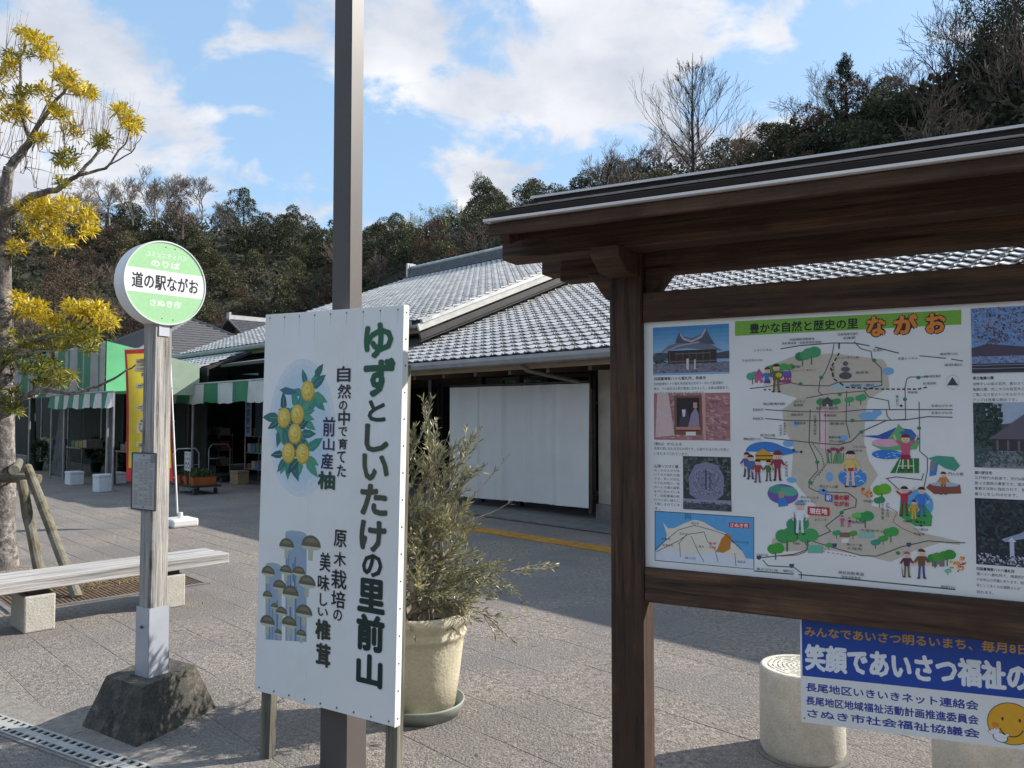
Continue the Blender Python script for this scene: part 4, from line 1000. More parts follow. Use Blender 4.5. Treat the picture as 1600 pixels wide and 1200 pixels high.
    mb = MB(); mb.box(c, Lf*.003, A4, ZX*hh); tt = mb.build('timetable', mat('timetable_paper', (.42, .42, .41), (.38, .38, .375), rough=.5), t)
    mb = MB()
    for s in (-1, 1): mb.box(c+ZX*s*hh+Lf*.001, Lf*.005, A4, ZX*.003); mb.box(c+N*.105*s+Lf*.001, Lf*.005, N*.0025, ZX*hh)
    mb.build('frame', M_DKM, tt)
    A = Art(lambda u, v, d: c+N*u+ZX*v+Lf*(.0032+d)); K = (70, 70, 80)
    A.rect(-.09, .12, -.03, .138, (130, 185, 190)); A.text('コミュニティバス時刻表', -.05, .105, .09, .118, K, .01); A.rect(.06, .10, .098, .14, (120, 120, 135)); A.up()
    for i in range(15): z = .09-i*.0155; A.rect(-.09, z, .09, z+.0012, (120, 120, 125))
    for x in (-.045, 0, .045): A.rect(x, -.135, x+.0012, .09, (130, 130, 135))
    random.seed(3)
    for i in range(15):
        for j in range(4):
            if random.random() < .8: A.text('%d:%02d' % (random.randint(7, 18), random.randint(0, 59)), -.082+j*.045, .094-i*.0155, -.055+j*.045, .102-i*.0155, K)
    A.disc(.0, .135, .005, .005, (20, 20, 20), n=8); A.disc(0, -.135, .005, .005, (20, 20, 20), n=8); A.build('print', tt)
mk_busstop()

def mk_lamp():
    P = Vector(((541-800)/FPX*3.62, 3.62, 0)); a = rad(64); X = Vector((cos(a), sin(a), 0)); N = Vector((sin(a), -cos(a), 0))
    M = mat('lamp_bronze_paint', (.105, .09, .084), (.09, .079, .076), scale=2, rough=.48, spec=.4)
    t = thing('lamp_post', 'tall square brown metal lamp post standing behind the tall vertical sign', 'lamp post', P)
    mb = MB(); mb.beam(P+ZX*.33, P+ZX*4.6, .100, .100, up=X, ch=.006); mb.build('pole', M, t)
    mb = MB(); mb.beam(P, P+ZX*.55, .148, .148, up=X, ch=.004); mb.build('base_sleeve', M, t)
    mb = MB(); mb.box(P+ZX*4.62, X*.055, N*.055, ZX*.02); mb.beam(P+ZX*4.58, P+ZX*4.62+N*.9, .08, .07); mb.build('arm', M, t)
    mb = MB(); mb.box(P+ZX*4.6+N*1.05, X*.12, N*.28, ZX*.05); lh = mb.build('lamp_head', M, t, bevel=.02)
    mb = MB(); mb.box(P+ZX*4.546+N*1.05, X*.10, N*.24, ZX*.004); mb.build('lens', M_DRUM, lh)
mk_lamp()

def mk_yuzu_sign():
    TL = atY(413, 490, 3.74); BL = atY(400, 1080, 3.74); TR = atY(634, 478.5, 3.33); BR = atY(613, 1134, 3.33)
    # flatten to a plane with vertical sides tilting a touch to the left, as in the photograph
    ax = ((TR-TL)+(BR-BL)).normalized(); dn = ((BL-TL)+(BR-TR)); dn = (dn-ax*dn.dot(ax)).normalized(); n = ax.cross(dn).normalized()
    if n.dot(CAM-TL) < 0: n = -n
    c = (TL+TR+BL+BR)/4; Wd = (((TR-TL).length+(BR-BL).length)/2); Ht = ((BL-TL).length+(BR-TR).length)/2; th = .034
    t = thing('vertical_signboard', 'tall white vertical signboard with big green characters, yuzu fruit and mushroom pictures', 'signboard', Vector((c.x, c.y, 0)))
    up = -dn; loc = lambda a, b, d=0.: c+ax*a+up*b+n*d
    mb = MB(); mb.box(c-n*th/2, ax*Wd/2, up*Ht/2, n*th/2); pn = mb.build('panel', M_PANEL, t, bevel=.0012)
    # edge angle strips
    mb = MB(); mb.box(loc(Wd/2+.0012, 0, -th/2), ax*.0012, up*(Ht/2+.002), n*(th/2+.0015)); mb.build('edge_strip', M_PANEL, pn)
    q = lambda x, y: (lambda p: ((p-c).dot(ax), (p-c).dot(up)))(onplane(x, y, c, n))
    A = Art(lambda a, b, k: loc(a, b, .0021+k))
    def ch(s, x0, x1, y0, y1, col, bold):
        a0, b1 = q(x0, (y0)); a1, b0 = q(x1, y1); xm, ym = (x0+x1)/2, (y0+y1)/2
        l = q(x0, ym)[0]; r = q(x1, ym)[0]; tt = q(xm, y0)[1]; bb = q(xm, y1)[1]; A.text(s, l, bb, r, tt, col, bold)
    g1, g2, g3, g4, g5 = (18, 92, 56), (20, 84, 54), (22, 54, 44), (82, 86, 64), (16, 42, 40)
    for s, x0, x1, y0, y1, col in (('ゆ', 569, 615, 504, 560, g1), ('ず', 568, 618, 559, 621, g2), ('と', 575, 603, 625, 659, g3), ('し', 570, 608, 662, 707, (60, 70, 54)), ('い', 566, 608, 709, 752, (70, 78, 58)),
                                   ('た', 563, 606, 756, 806, (70, 76, 60)), ('け', 562, 604, 813, 863, (62, 70, 62)), ('の', 566, 598, 865, 902, (24, 40, 42)), ('里', 559, 602, 904, 958, g5), ('前', 557, 601, 960, 1018, g5), ('山', 557, 598, 1022, 1073, g5)):
        ch(s, x0, x1, y0, y1, col, .045)
    for s, x0, x1, y0, y1 in (('自', 527, 548, 572, 597), ('然', 528, 549, 600, 623), ('の', 530, 543, 626, 641), ('中', 529, 547, 641, 665), ('で', 529, 543, 667, 682), ('育', 529, 543, 685, 702), ('て', 527, 540, 705, 723), ('た', 527, 541, 726, 745)):
        ch(s, x0, x1, y0, y1, (30, 30, 50), .022)
    for s, x0, x1, y0, y1 in (('前', 505, 524, 651, 682), ('山', 505, 523, 685, 704), ('産', 502, 521, 708, 733)): ch(s, x0, x1, y0, y1, (36, 36, 84), .022)
    ch('柚', 497, 524, 736, 765, (24, 70, 58), .045)
    for s, x0, x1, y0, y1 in (('原', 522, 542, 828, 855), ('木', 522, 541, 862, 885), ('栽', 518, 542, 890, 920), ('培', 518, 540, 923, 950), ('の', 521, 535, 952, 970), ('美', 500, 517, 863, 893), ('味', 497, 515, 898, 923), ('し', 500, 512, 927, 947), ('い', 497, 513, 950, 963)):
        ch(s, x0, x1, y0, y1, (26, 28, 36), .018)
    ch('椎', 493, 517, 968, 1000, (52, 56, 44), .045); ch('茸', 494, 517, 1005, 1042, (52, 56, 44), .045)
    A.build('lettering', pn)
    # pictures: in pixel-like units mapped through q
    B = Art(lambda a, b, k: loc(a, b, .0002+k)); U = lambda x, y: q(x, y); px = abs(q(480, 700)[0]-q(470, 700)[0])/10
    random.seed(8)
    for rx, ry, col in ((52, 80, (216, 225, 233)), (46, 73, (205, 220, 232)), (39, 64, (194, 216, 231))): cx, cy = U(470, 668); B.disc(cx, cy, rx*px, ry*px, col, n=40).up()
    fruits = [(481, 611), (444, 653), (465, 648), (461, 678), (451, 708), (473, 709)]
    for rep in range(2):
        for (fx, fy) in fruits:
            for j in range(5):
                a = random.uniform(0, 2*PI) if rep else (.6+j*1.25+random.uniform(-.2, .2)); cx, cy = U(fx, fy)
                sh = random.choice([(40, 110, 110), (56, 136, 124), (30, 86, 92), (74, 150, 120)])
                ln = random.uniform(19, 30)*px; B.leaf(cx+cos(a)*7*px, cy+sin(a)*7*px, ln, ln*.42, a, sh); B.line([(cx+cos(a)*8*px, cy+sin(a)*8*px), (cx+cos(a)*24*px, cy+sin(a)*24*px)], .7*px, (90, 170, 150), k=B.k+1)
            B.up(2)
    B.leaf(*U(437, 609), 30*px, 9*px, -.12, (48, 110, 130)).leaf(*U(492, 590), 20*px, 10*px, .9, (40, 108, 96)).up()
    for (fx, fy) in fruits:
        cx, cy = U(fx, fy); B.disc(cx, cy, 10.6*px, 12*px, (180, 150, 50), n=22).up().disc(cx-.5*px, cy+.8*px, 9.6*px, 10.8*px, (214, 186, 76), n=22).up().disc(cx-2*px, cy+2.6*px, 5.5*px, 6*px, (232, 208, 110), n=16).up()
        for _ in range(14): aa, rr = random.uniform(0, 6.28), random.uniform(0, 9); B.disc(cx+cos(aa)*rr*px, cy+sin(aa)*rr*px, .8*px, .8*px, (180, 150, 60), n=5)
        B.up()
    B.build('yuzu_picture', pn)
    B = Art(lambda a, b, k: loc(a, b, .0002+k))
    for x0, x1, y0, y1 in ((446, 479, 833, 1001), (415, 440, 883, 999)):
        p = [U(x0, y0), U(x1, y0+2), U(x1, y1+2), U(x0, y1)]; B.poly(p, (150, 172, 194)); B.up()
        for i in range(9):
            f = random.uniform(.04, .96); xx = x0+(x1-x0)*f; ya = random.uniform(y0, y1-40); B.line([U(xx, ya), U(xx+random.uniform(-2, 2), ya+random.uniform(20, 90) if ya < y1-95 else y1)], random.uniform(1, 3)*px, random.choice([(104, 130, 160), (172, 190, 206), (122, 146, 172), (186, 200, 212)]))
        B.up().disc(*U((x0+x1)/2, y0+1), (x1-x0)/2*px, 3.5*px, (158, 178, 196), n=18).up()
    for x, y, r in ((448, 853, 12), (486, 852, 15), (419, 895, 11), (447, 893, 10), (467, 895, 10), (437, 917, 11), (480, 912, 13), (454, 928, 13), (418, 931, 8), (440, 957, 9), (475, 958, 13), (418, 973, 12), (452, 975, 12), (429, 948, 6), (471, 992, 8), (435, 989, 6)):
        cx, cy = U(x, y); r = r*px
        B.poly([(cx-r*.28, cy), (cx+r*.28, cy), (cx+r*.2, cy-r*1.15), (cx-r*.25, cy-r*1.15)], (182, 188, 168)); B.up()
        B.disc(cx, cy-r*.1, r, r*.28, (196, 196, 170), n=16); B.up(); B.disc(cx, cy-r*.1, r, r*.85, (98, 98, 82), n=20, a0=0, a1=PI); B.up()
        B.disc(cx, cy+r*.12, r*.66, r*.42, (128, 124, 98), n=14, a0=.2, a1=PI-.2); B.up()
    B.build('mushroom_picture', pn)
    D = Art(lambda a, b, k: loc(a, b, .0001+k)); random.seed(14)
    for i in range(9):
        x = -Wd/2+.03+(Wd-.06)*i/8; ln = random.uniform(.03, .12)
        D.poly([(x-.0015, Ht/2-.02), (x+.0015, Ht/2-.02), (x+.0007, Ht/2-.02-ln), (x-.0007, Ht/2-.02-ln)], (206, 200, 190))
    for i in range(26):
        x = random.uniform(-Wd/2+.02, Wd/2-.02); z = random.uniform(-Ht/2+.1, Ht/2-.05); ln = random.uniform(.05, .35); w_ = random.uniform(.001, .004)
        D.poly([(x-w_, z), (x+w_, z), (x+w_*.4, max(-Ht/2+.01, z-ln)), (x-w_*.4, max(-Ht/2+.01, z-ln))], (231, 230, 226))
    D.build('rain_streaks', pn, kind='stuff')
    # screws
    mb = MB(); 
    for i in range(9):
        p = loc(-Wd/2+.03+(Wd-.06)*i/8, -Ht/2+.018, .0); mb.tube([p-n*.001, p+n*.0025], .0042, n=8)
        p = loc(-Wd/2+.03+(Wd-.06)*i/8, Ht/2-.018, .0); mb.tube([p-n*.001, p+n*.0025], .0035, n=8)
    for i in range(16): p = loc(Wd/2+.0024, -Ht/2+.03+(Ht-.06)*i/15, -th/2); mb.tube([p-ax*.001, p+ax*.002], .004, n=8)
    mb.build('screws', M_BOLT, pn)
    # wooden legs at the back
    for a, dz in ((-Wd/2+.035, 0), (Wd/2-.045, 0)):
        p1 = loc(a, Ht/2-.25, -th-.025); p0 = loc(a, -Ht/2, -th-.025); d = (p0-p1).normalized(); p0 = p0+d*(p0.z/(-d.z))
        mb = MB(); mb.beam(p1, p0, .062, .045, up=n, ch=.003); mb.build('leg', mat('leg_wood', (.25, .235, .18), (.09, .085, .07), scale=30, rough=.9, bump=.6, gdir=(0, 0, 1), stretch=(.06, 1, 1)), t)
    for b in (-Ht/2+.3, Ht/2-.4): mb = MB(); mb.beam(loc(-Wd/2+.02, b, -th-.02), loc(Wd/2-.02, b, -th-.02), .04, .04); mb.build('batten', MATS['leg_wood'], t)
mk_yuzu_sign()

# ------------------------------------------------------------------ notice board
NB = rad(-28.1); BX = Vector((cos(NB), sin(NB), 0)); BN = Vector((sin(NB), -cos(NB), 0)); BP0 = Vector((.545, 2.985, 0))   # a point of the panel face; BN points at the camera side
def bq(x, y, off=0.):
    p = onplane(x, y, BP0+BN*off, BN); return ((p-BP0).dot(BX), p.z)
def BB(s, z, d=0.): return BP0+BX*s+BN*d+ZX*z
M_TB = mat('timber_dark_stain', (.150, .080, .043), (.014, .008, .006), scale=38, rough=.72, bump=.5, gdir=BX, stretch=(.05, 1, 1), contrast=(.33, .66), c3=(.060, .030, .018), s3=3.2, speck=(60, .8, 1.15))
M_TBV = mat('timber_dark_stain_upright', (.120, .062, .035), (.012, .007, .006), scale=40, rough=.72, bump=.5, gdir=(0, 0, 1), stretch=(.05, 1, 1), contrast=(.33, .66), c3=(.050, .026, .016), s3=4, speck=(60, .8, 1.15))
M_RFB = mat('roof_board_weathered', (.048, .036, .034), (.024, .018, .017), scale=9, rough=.85, bump=.5, gdir=BX, stretch=(.05, 1, 1), spec=.25)
M_LIP = mat('roof_capping_sky_bright', (.86, .83, .80), (.74, .71, .69), scale=4, rough=.35)  # near-white base colour stands in for metal reflecting bright sky
def mk_board():
    t = thing('notice_board', 'large dark stained timber notice board with a small roof and an illustrated area map', 'notice board', BB(.7, 0, -.05))
    s0 = bq(956, 700)[0]; s1 = bq(1006, 700)[0]; pc = (s0+s1)/2; hw = (s1-s0)/2*1.0
    ztop = bq(985, 372)[1]
    sr = pc+1.40+2*hw+.26
    for sc in (pc, sr):
        mb = MB(); mb.beam(BB(sc, 0, -hw+.02), BB(sc, bq(1031, 381, .17)[1]+.03, -hw+.02), hw*2, hw*2, up=BX, ch=.005); mb.build('post', M_TBV, t)
    mid = (pc+sr)/2; L = sr-pc-2*hw
    def rail(ya, yb, dn, name, dep=.085):
        za = bq(1012, ya)[1]; zb = bq(1012, yb)[1]
        mb = MB(); mb.box(BB(mid, (za+zb)/2, dn-dep/2), BX*(L/2-.001), BN*dep/2, ZX*abs(za-zb)/2); return mb.build(name, M_TB, t, bevel=.006)
    rail(457, 503.5, .012, 'top_rail'); rail(886, 940, .012, 'bottom_rail')
    # map panel
    z0, z1 = bq(1011, 888)[1], bq(1011, 503)[1]; sa, sb = pc+hw+.001, sr-hw-.001
    mb = MB(); mb.box(BB((sa+sb)/2, (z0+z1)/2, -.018), BX*(sb-sa)/2, BN*.010, ZX*((z1-z0)/2+.02)); pn = mb.build('map_panel', M_PANEL, t)
    OFF = -.0078
    A = Art(lambda a, b, k: BB(a, b, OFF+k), step=.00018); U = lambda x, y: bq(x, y, OFF)
    P = lambda *pts: [U(x, y) for x, y in pts]
    ux = lambda x, y: abs(U(x+5, y)[0]-U(x-5, y)[0])/10
    def T(s, x0, y0, x1, y1, col=(40, 38, 50), bold=.0, rot=0):
        a, b = U(x0, (y0+y1)/2), U(x1, (y0+y1)/2); c_, d_ = U((x0+x1)/2, y0), U((x0+x1)/2, y1); A.text(s, a[0], d_[1], b[0], c_[1], col, bold, rot=rot)
    def V(s, x, y0, y1, w=5, col=(40, 38, 50), bold=0.):
        h = (y1-y0)/len(s)
        for i, ch in enumerate(s): T(ch, x-w/2, y0+i*h+.5, x+w/2, y0+(i+1)*h-.5, col, bold)
    def Dk(x, y, rx, ry, col, n=18, **k): a = U(x, y); A.disc(a[0], a[1], rx*ux(x, y), ry*ux(x, y)*.96, col, n=n, **k)
    def Ln(pts, w, col): A.line(P(*pts), w*ux(*pts[0]), col)
    def dash(pts, w, col, on=.5, stp=6):
        for (a, b), (c, d) in zip(pts[:-1], pts[1:]):
            n = max(1, int(math.hypot(c-a, d-b)/stp))
            for i in range(n):
                f0, f1 = i/n, (i+on)/n; Ln([(a+(c-a)*f0, b+(d-b)*f0), (a+(c-a)*f1, b+(d-b)*f1)], w, col)
    random.seed(17)
    # land area
    LAND = (202, 192, 176)
    A.poly(P((1206, 570), (1238, 557), (1300, 552), (1380, 562), (1386, 570), (1390, 605), (1372, 615), (1356, 625), (1352, 648), (1350, 690), (1358, 720), (1372, 742), (1360, 760), (1362, 790), (1400, 800), (1440, 832), (1500, 846), (1500, 852), (1470, 848), (1425, 862), (1392, 878), (1350, 868), (1300, 860), (1265, 860), (1205, 862), (1206, 842), (1240, 832), (1262, 812), (1275, 790), (1255, 770), (1236, 745), (1240, 700), (1226, 670), (1222, 640), (1246, 622), (1210, 612)), LAND); A.up()
    for pts in (((1227, 640), (1246, 622), (1300, 622), (1352, 640), (1350, 700), (1300, 705), (1240, 700)),): A.poly(P(*pts), (196, 186, 172))
    A.up(); A.poly(P((1280, 640), (1293, 640), (1293, 700), (1282, 700)), (226, 196, 200)); A.poly(P((1296, 600), (1378, 600), (1376, 607), (1300, 607)), (176, 196, 206)); A.up()
    # title banner
    A.poly(P((1148.5, 502), (1502, 484), (1502, 507), (1148.5, 525)), (124, 180, 60)); A.up()
    T('豊かな自然と歴史の里', 1171, 501, 1341, 517.5, (18, 34, 22), .03)
    for j, (dbl, col) in enumerate(((.13, (66, 38, 30)), (.05, (232, 138, 52)))):
        A.up(2)
        for ch, x0, x1, y0, y1 in (('な', 1354, 1384, 494, 526), ('が', 1396, 1434, 491, 522), ('お', 1446, 1478, 489, 521)):
            g = 1.6 if j == 0 else 0; T(ch, x0-g, y0-g, x1+g, y1+g, col, dbl)
    A.up(2)
    # ponds
    for x, y, rx, ry in ((1388, 580, 9, 7), (1357, 650, 15, 8), (1370, 645, 8, 6), (1318, 684, 7, 5), (1232, 693, 9, 6), (1296, 745, 6, 9), (1237, 750, 8, 5), (1286, 768, 8, 5), (1244, 662, 4, 6)): Dk(x, y, rx, ry, (128, 176, 222))
    A.poly(P((1345, 681), (1372, 680), (1400, 668), (1424, 671), (1437, 688), (1420, 684), (1385, 687)), (58, 92, 176)); A.up()
    # roads
    R1 = (92, 88, 96)
    for pts in (((1220, 545), (1250, 540), (1300, 536), (1335, 536), (1362, 541), (1405, 552)), ((1437, 556), (1480, 560), (1504, 564))): Ln(pts, 1.7, (54, 92, 96))
    for pts in (((1172, 607), (1192, 605), (1235, 598), (1255, 602), (1295, 603), (1310, 597), (1377, 596)), ((1335, 534), (1345, 545), (1361, 549), (1363, 562), (1377, 575), (1378, 602), (1360, 606), (1350, 611), (1290, 616), (1260, 622)),
                ((1303, 538), (1300, 555), (1290, 580), (1281, 595), (1279, 612), (1285, 618)), ((1323, 611), (1322, 660), (1328, 684)), ((1196, 640), (1245, 643), (1310, 644), (1350, 640), (1488, 640)), ((1196, 654), (1230, 657), (1330, 658), (1415, 656), (1450, 651), (1488, 652)),
                ((1415, 655), (1414, 606), (1417, 592), (1422, 589), (1450, 589)), ((1436, 628), (1437, 680), (1437, 705), (1449, 715), (1449, 735), (1443, 765)), ((1350, 611), (1357, 620), (1388, 626), (1390, 640)), ((1385, 640), (1386, 650), (1392, 656)),
                ((1194, 684), (1235, 688), (1262, 691), (1310, 695), (1330, 690), (1345, 675), (1385, 657), (1415, 655)), ((1281, 622), (1281, 690)), ((1266, 640), (1264, 692), (1276, 718), (1278, 735), (1265, 750), (1264, 762), (1276, 768), (1325, 770), (1338, 780), (1337, 792), (1318, 797), (1312, 805), (1290, 822), (1298, 830), (1275, 840), (1268, 845)),
                ((1268, 845), (1300, 855), (1345, 868), (1370, 869), (1410, 854), (1450, 845), (1490, 848), (1508, 848)), ((1182, 872), (1240, 866), (1265, 858), (1258, 848), (1268, 845)), ((1192, 875), (1200, 884), (1240, 886), (1252, 895), (1252, 904)), ((1384, 748), (1400, 745), (1440, 750), (1443, 740)), ((1386, 748), (1405, 765)),
                ((1236, 770), (1215, 771))): Ln(pts, 1.5, R1)
    Ln([(1178, 892), (1300, 902), (1492, 921)], 1.7, (48, 92, 90))
    A.up()
    dash([(1277, 860), (1300, 864), (1340, 870)], 1.2, (196, 96, 96)); 
    Ln([(1281, 643), (1320, 644)], 1.8, (206, 128, 132)); Ln([(1290, 640), (1290, 700)], .8, (170, 60, 70)); Ln([(1262, 850), (1259, 862), (1246, 867), (1220, 869)], 1.4, (176, 104, 70))
    dash([(1311, 537), (1311, 552), (1298, 575), (1303, 592), (1322, 605), (1377, 608), (1435, 608), (1452, 604)], 2.4, (40, 40, 46), .5, 8)
    dash([(1268, 690), (1284, 712), (1288, 728), (1272, 748), (1268, 760)], 1.6, (60, 130, 90), .45, 4); dash([(1290, 702), (1293, 722), (1278, 745)], 1.4, (180, 70, 90), .45, 4)
    dash([(1385, 790), (1402, 800), (1395, 815), (1410, 826), (1440, 838)], 1.3, (190, 50, 60), .5, 3.5)
    A.up()
    for x, y in ((1251, 600), (1283, 590), (1366, 563), (1312, 616), (1435, 590), (1414, 624), (1332, 657), (1346, 675), (1436, 669), (1277, 722), (1266, 754), (1315, 801), (1403, 864)): Dk(x, y, 3.3, 3.3, (46, 138, 92), n=12)
    for x, y in ((1363, 541), (1482, 562), (1405, 556), (1244, 900), (1405, 668)): Dk(x, y, 4.6, 4.6, (236, 238, 242), n=14)
    for x, y in ((1186, 871), (1237, 884), (1420, 851), (1304, 852)): A.poly(P((x-4, y-3), (x+4, y-3), (x+3, y+2), (x, y+4), (x-3, y+2)), (70, 76, 120))
    A.up()
    def treeic(x, y, r, col, c2=None):
        Dk(x-r*.35, y, r*.75, r*.7, col, n=14); A.up(); Dk(x+r*.35, y-r*.15, r*.8, r*.75, c2 or col, n=14); A.up(); Ln([(x, y+r*.4), (x, y+r*1.35)], r*.16, (70, 110, 70))
    for a in ((1254, 557, 11, (50, 130, 70), (62, 158, 104)), (1268, 552, 13, (70, 160, 106)), (1327, 625, 7, (70, 166, 108)), (1345, 622, 8, (70, 166, 108)), (1283, 628, 7, (58, 146, 84)), (1306, 628, 7, (58, 146, 84)), (1378, 766, 13, (96, 170, 40), (110, 180, 50)), (1374, 782, 8, (60, 140, 90)),
              (1212, 858, 12, (70, 162, 62)), (1352, 808, 12, (50, 150, 82)), (1338, 806, 7, (110, 190, 100)), (1307, 833, 6, (60, 160, 120)), (1333, 834, 6, (84, 160, 60)), (1392, 832, 11, (64, 162, 80)), (1380, 842, 7, (76, 158, 70)), (1368, 848, 7, (50, 150, 130)), (1295, 852, 5, (80, 166, 90)), (1230, 838, 17, (64, 156, 84)), (1262, 838, 15, (70, 166, 96)), (1246, 820, 16, (60, 150, 110)),
              (1176, 588, 9, (80, 168, 134)), (1204, 576, 7, (80, 150, 60)), (1222, 574, 8, (74, 170, 90)), (1234, 574, 7, (84, 160, 80))): treeic(*a)
    A.up()
    # valley oval, shrine arc, swimming oval, park lake, tennis court, hot spring, hikers' hill
    Dk(1223, 772, 24, 17, (112, 92, 168), n=30); A.up(); Dk(1216, 765, 15, 7, (70, 160, 130)); Dk(1232, 768, 14, 8, (90, 175, 150)); A.poly(P((1216, 768), (1226, 768), (1224, 784), (1218, 784)), (176, 150, 130)); A.up(); A.poly(P((1217, 778), (1226, 778), (1232, 790), (1216, 792)), (52, 130, 212)); A.up()
    Dk(1196, 706, 31, 17, (58, 126, 206), n=26, a0=0, a1=PI); A.up(); A.poly(P((1212, 694), (1250, 706), (1222, 712)), (58, 126, 206)); A.up(); A.poly(P((1180, 709), (1192, 701), (1206, 709), (1209, 720), (1181, 720)), (214, 158, 44)); A.up(); Ln([(1181, 712), (1208, 712)], 2, (110, 72, 30)); Ln([(1183, 718), (1206, 718)], 2, (110, 72, 30)); A.up()
    Dk(1332, 746, 22, 17, (66, 140, 216), n=28); A.up()
    for k in range(7): x = 1315+k*5.4; Ln([(x, 738+(k % 3)*7), (x+4, 736+(k % 3)*7), (x+8, 739+(k % 3)*7)], 1, (216, 232, 246))
    A.poly(P((1401, 668), (1404, 662), (1412, 671), (1437, 690), (1432, 702), (1380, 704), (1362, 695), (1385, 688)), (106, 178, 112)); A.up(); A.poly(P((1404, 675), (1424, 671), (1438, 687), (1425, 690)), (60, 110, 180)); A.up()
    Dk(1384, 692, 22, 7, (226, 170, 198), n=24); Dk(1386, 710, 24, 8.5, (52, 126, 206), n=24); A.up()
    for k in range(12): x, y = 1368+random.random()*38, 706+random.random()*9; Ln([(x, y), (x+3, y)], .8, (200, 222, 246))
    A.poly(P((1405, 716), (1436, 716), (1436, 739), (1391, 739)), (44, 122, 66)); A.up(); Ln([(1408, 716), (1400, 739)], 1.2, (230, 236, 232)); Ln([(1427, 716), (1428, 739)], 1.2, (230, 236, 232)); Ln([(1404, 728), (1428, 728)], 1.2, (230, 236, 232)); A.up()
    A.poly(P((1450, 716), (1465, 712), (1490, 714), (1500, 728), (1492, 736), (1475, 731), (1462, 722)), (72, 158, 132)); A.poly(P((1454, 720), (1466, 722), (1463, 742), (1452, 744)), (62, 132, 206)); A.poly(P((1454, 720), (1462, 720), (1460, 736), (1455, 736)), (150, 132, 118)); A.up()
    A.poly(P((1447, 762), (1452, 756), (1500, 757), (1502, 771), (1460, 772)), (144, 78, 66)); Dk(1476, 757, 22, 4, (156, 190, 214)); A.up()
    Dk(1432, 788, 26, 27, (96, 170, 222), n=28); A.up(); A.poly(P((1405, 800), (1408, 780), (1425, 790), (1445, 788), (1457, 806), (1455, 822), (1430, 822), (1405, 806)), (66, 160, 84)); A.up()
    # small houses
    def house(x, y, w, h, wall, roof):
        A.poly(P((x-w/2, y), (x+w/2, y), (x+w/2, y-h*.55), (x-w/2, y-h*.55)), wall); A.up(); A.poly(P((x-w*.62, y-h*.5), (x+w*.62, y-h*.5), (x, y-h)), roof); A.up(); A.poly(P((x-1.4, y), (x+1.4, y), (x+1.4, y-3), (x-1.4, y-3)), (240, 236, 230)); A.up()
    house(1186, 598, 13, 22, (200, 92, 150), (190, 80, 150)); A.poly(P((1217, 598), (1236, 598), (1236, 588), (1217, 588)), (150, 66, 120)); A.poly(P((1216, 588), (1220, 580), (1236, 580), (1237, 588)), (104, 92, 178)); A.up()
    for k in range(4): Dk(1220+k*4.6, 592, 1, 1, (250, 240, 190), n=6)
    house(1293, 635, 16, 15, (84, 80, 88), (76, 72, 80)); house(1466, 885, 20, 22, (124, 118, 118), (108, 104, 108)); A.poly(P((1312, 832), (1328, 832), (1328, 839), (1312, 839)), (130, 100, 92)); A.poly(P((1315, 841), (1326, 841), (1326, 848), (1315, 848)), (236, 230, 226)); A.up(2)
    A.poly(P((1343, 832), (1366, 832), (1366, 840), (1343, 840)), (140, 196, 186)); A.poly(P((1262, 852), (1286, 852), (1286, 864), (1262, 864)), (110, 188, 160)); A.up()
    # autumn trees
    for x, y, r in ((1352, 768, 7), (1359, 772, 5), (1490, 880, 9), (1500, 886, 8), (1503, 876, 7)):
        for k in range(14): Dk(x+random.uniform(-r, r)*.8, y+random.uniform(-r, r)*.8, 1.7, 1.7, random.choice([(230, 130, 40), (206, 76, 40), (240, 180, 70)]), n=6)
        A.up()
    treeic(1461, 872, 11, (60, 140, 70), (76, 156, 60)); treeic(1480, 868, 12, (74, 150, 60), (60, 146, 60)); treeic(1481, 892, 5, (110, 196, 170))
    # irises, jizo, camp mark
    for k in range(9): x = 1293+k*3; Ln([(x, 724), (x+random.uniform(-4, 4), 708)], 1.6, (52, 150, 92)); Dk(x+random.uniform(-2, 2), 703+random.uniform(-3, 3), 3, 3, (146, 66, 92), n=7)
    for x, y, r, c in ((1321, 568, 4, (96, 92, 104)), (1321, 577, 7, (92, 88, 98)), (1321, 587, 10, (84, 82, 92))): Dk(x, y, r, r*.62 if r > 5 else r, c)
    A.up(); A.poly(P((1488, 589), (1480, 602), (1497, 602)), (66, 66, 84)); 
    for k in range(20): a = 2*PI*k/20; Dk(1488.5+10*cos(a), 597+11*sin(a), .7, .7, (100, 100, 120), n=5)
    A.up()
    # people of the illustrated map
    SK = (238, 196, 170)
    def man(x, y, h, top, bot, hair=(50, 34, 30), arms=0, skirt=False, hat=None):
        u = h/10.
        for s in (-1, 1): Ln([(x+s*u*.6, y-u*4.6), (x+s*u*.9, y-u*.2)], u*(.8 if not skirt else .5), bot if not skirt else SK); Dk(x+s*u*1.1, y, u*.7, u*.3, (60, 40, 40), n=8)
        A.up()
        if skirt: A.poly(P((x-u*1.1, y-u*5), (x+u*1.1, y-u*5), (x+u*1.6, y-u*3), (x-u*1.6, y-u*3)), bot)
        A.poly(P((x-u*1.5, y-u*7.7), (x+u*1.5, y-u*7.7), (x+u*1.15, y-u*4.4), (x-u*1.15, y-u*4.4)), top); A.up()
        for s in (-1, 1):
            e = ((x+s*u*2.6, y-u*5.4), (x+s*u*2.0, y-u*4.4)) if not arms else ((x+s*u*2.8, y-u*8.6), (x+s*u*3.4, y-u*10))
            Ln([(x+s*u*1.3, y-u*7.4), e[0]], u*.8, top); Ln([e[0], e[1]], u*.5, SK)
        A.up(); Dk(x, y-u*8.9, u*1.25, u*1.3, SK, n=14); A.up(); Dk(x, y-u*9.3, u*1.35, u*1.25, hair, n=14, a0=0, a1=PI); A.up()
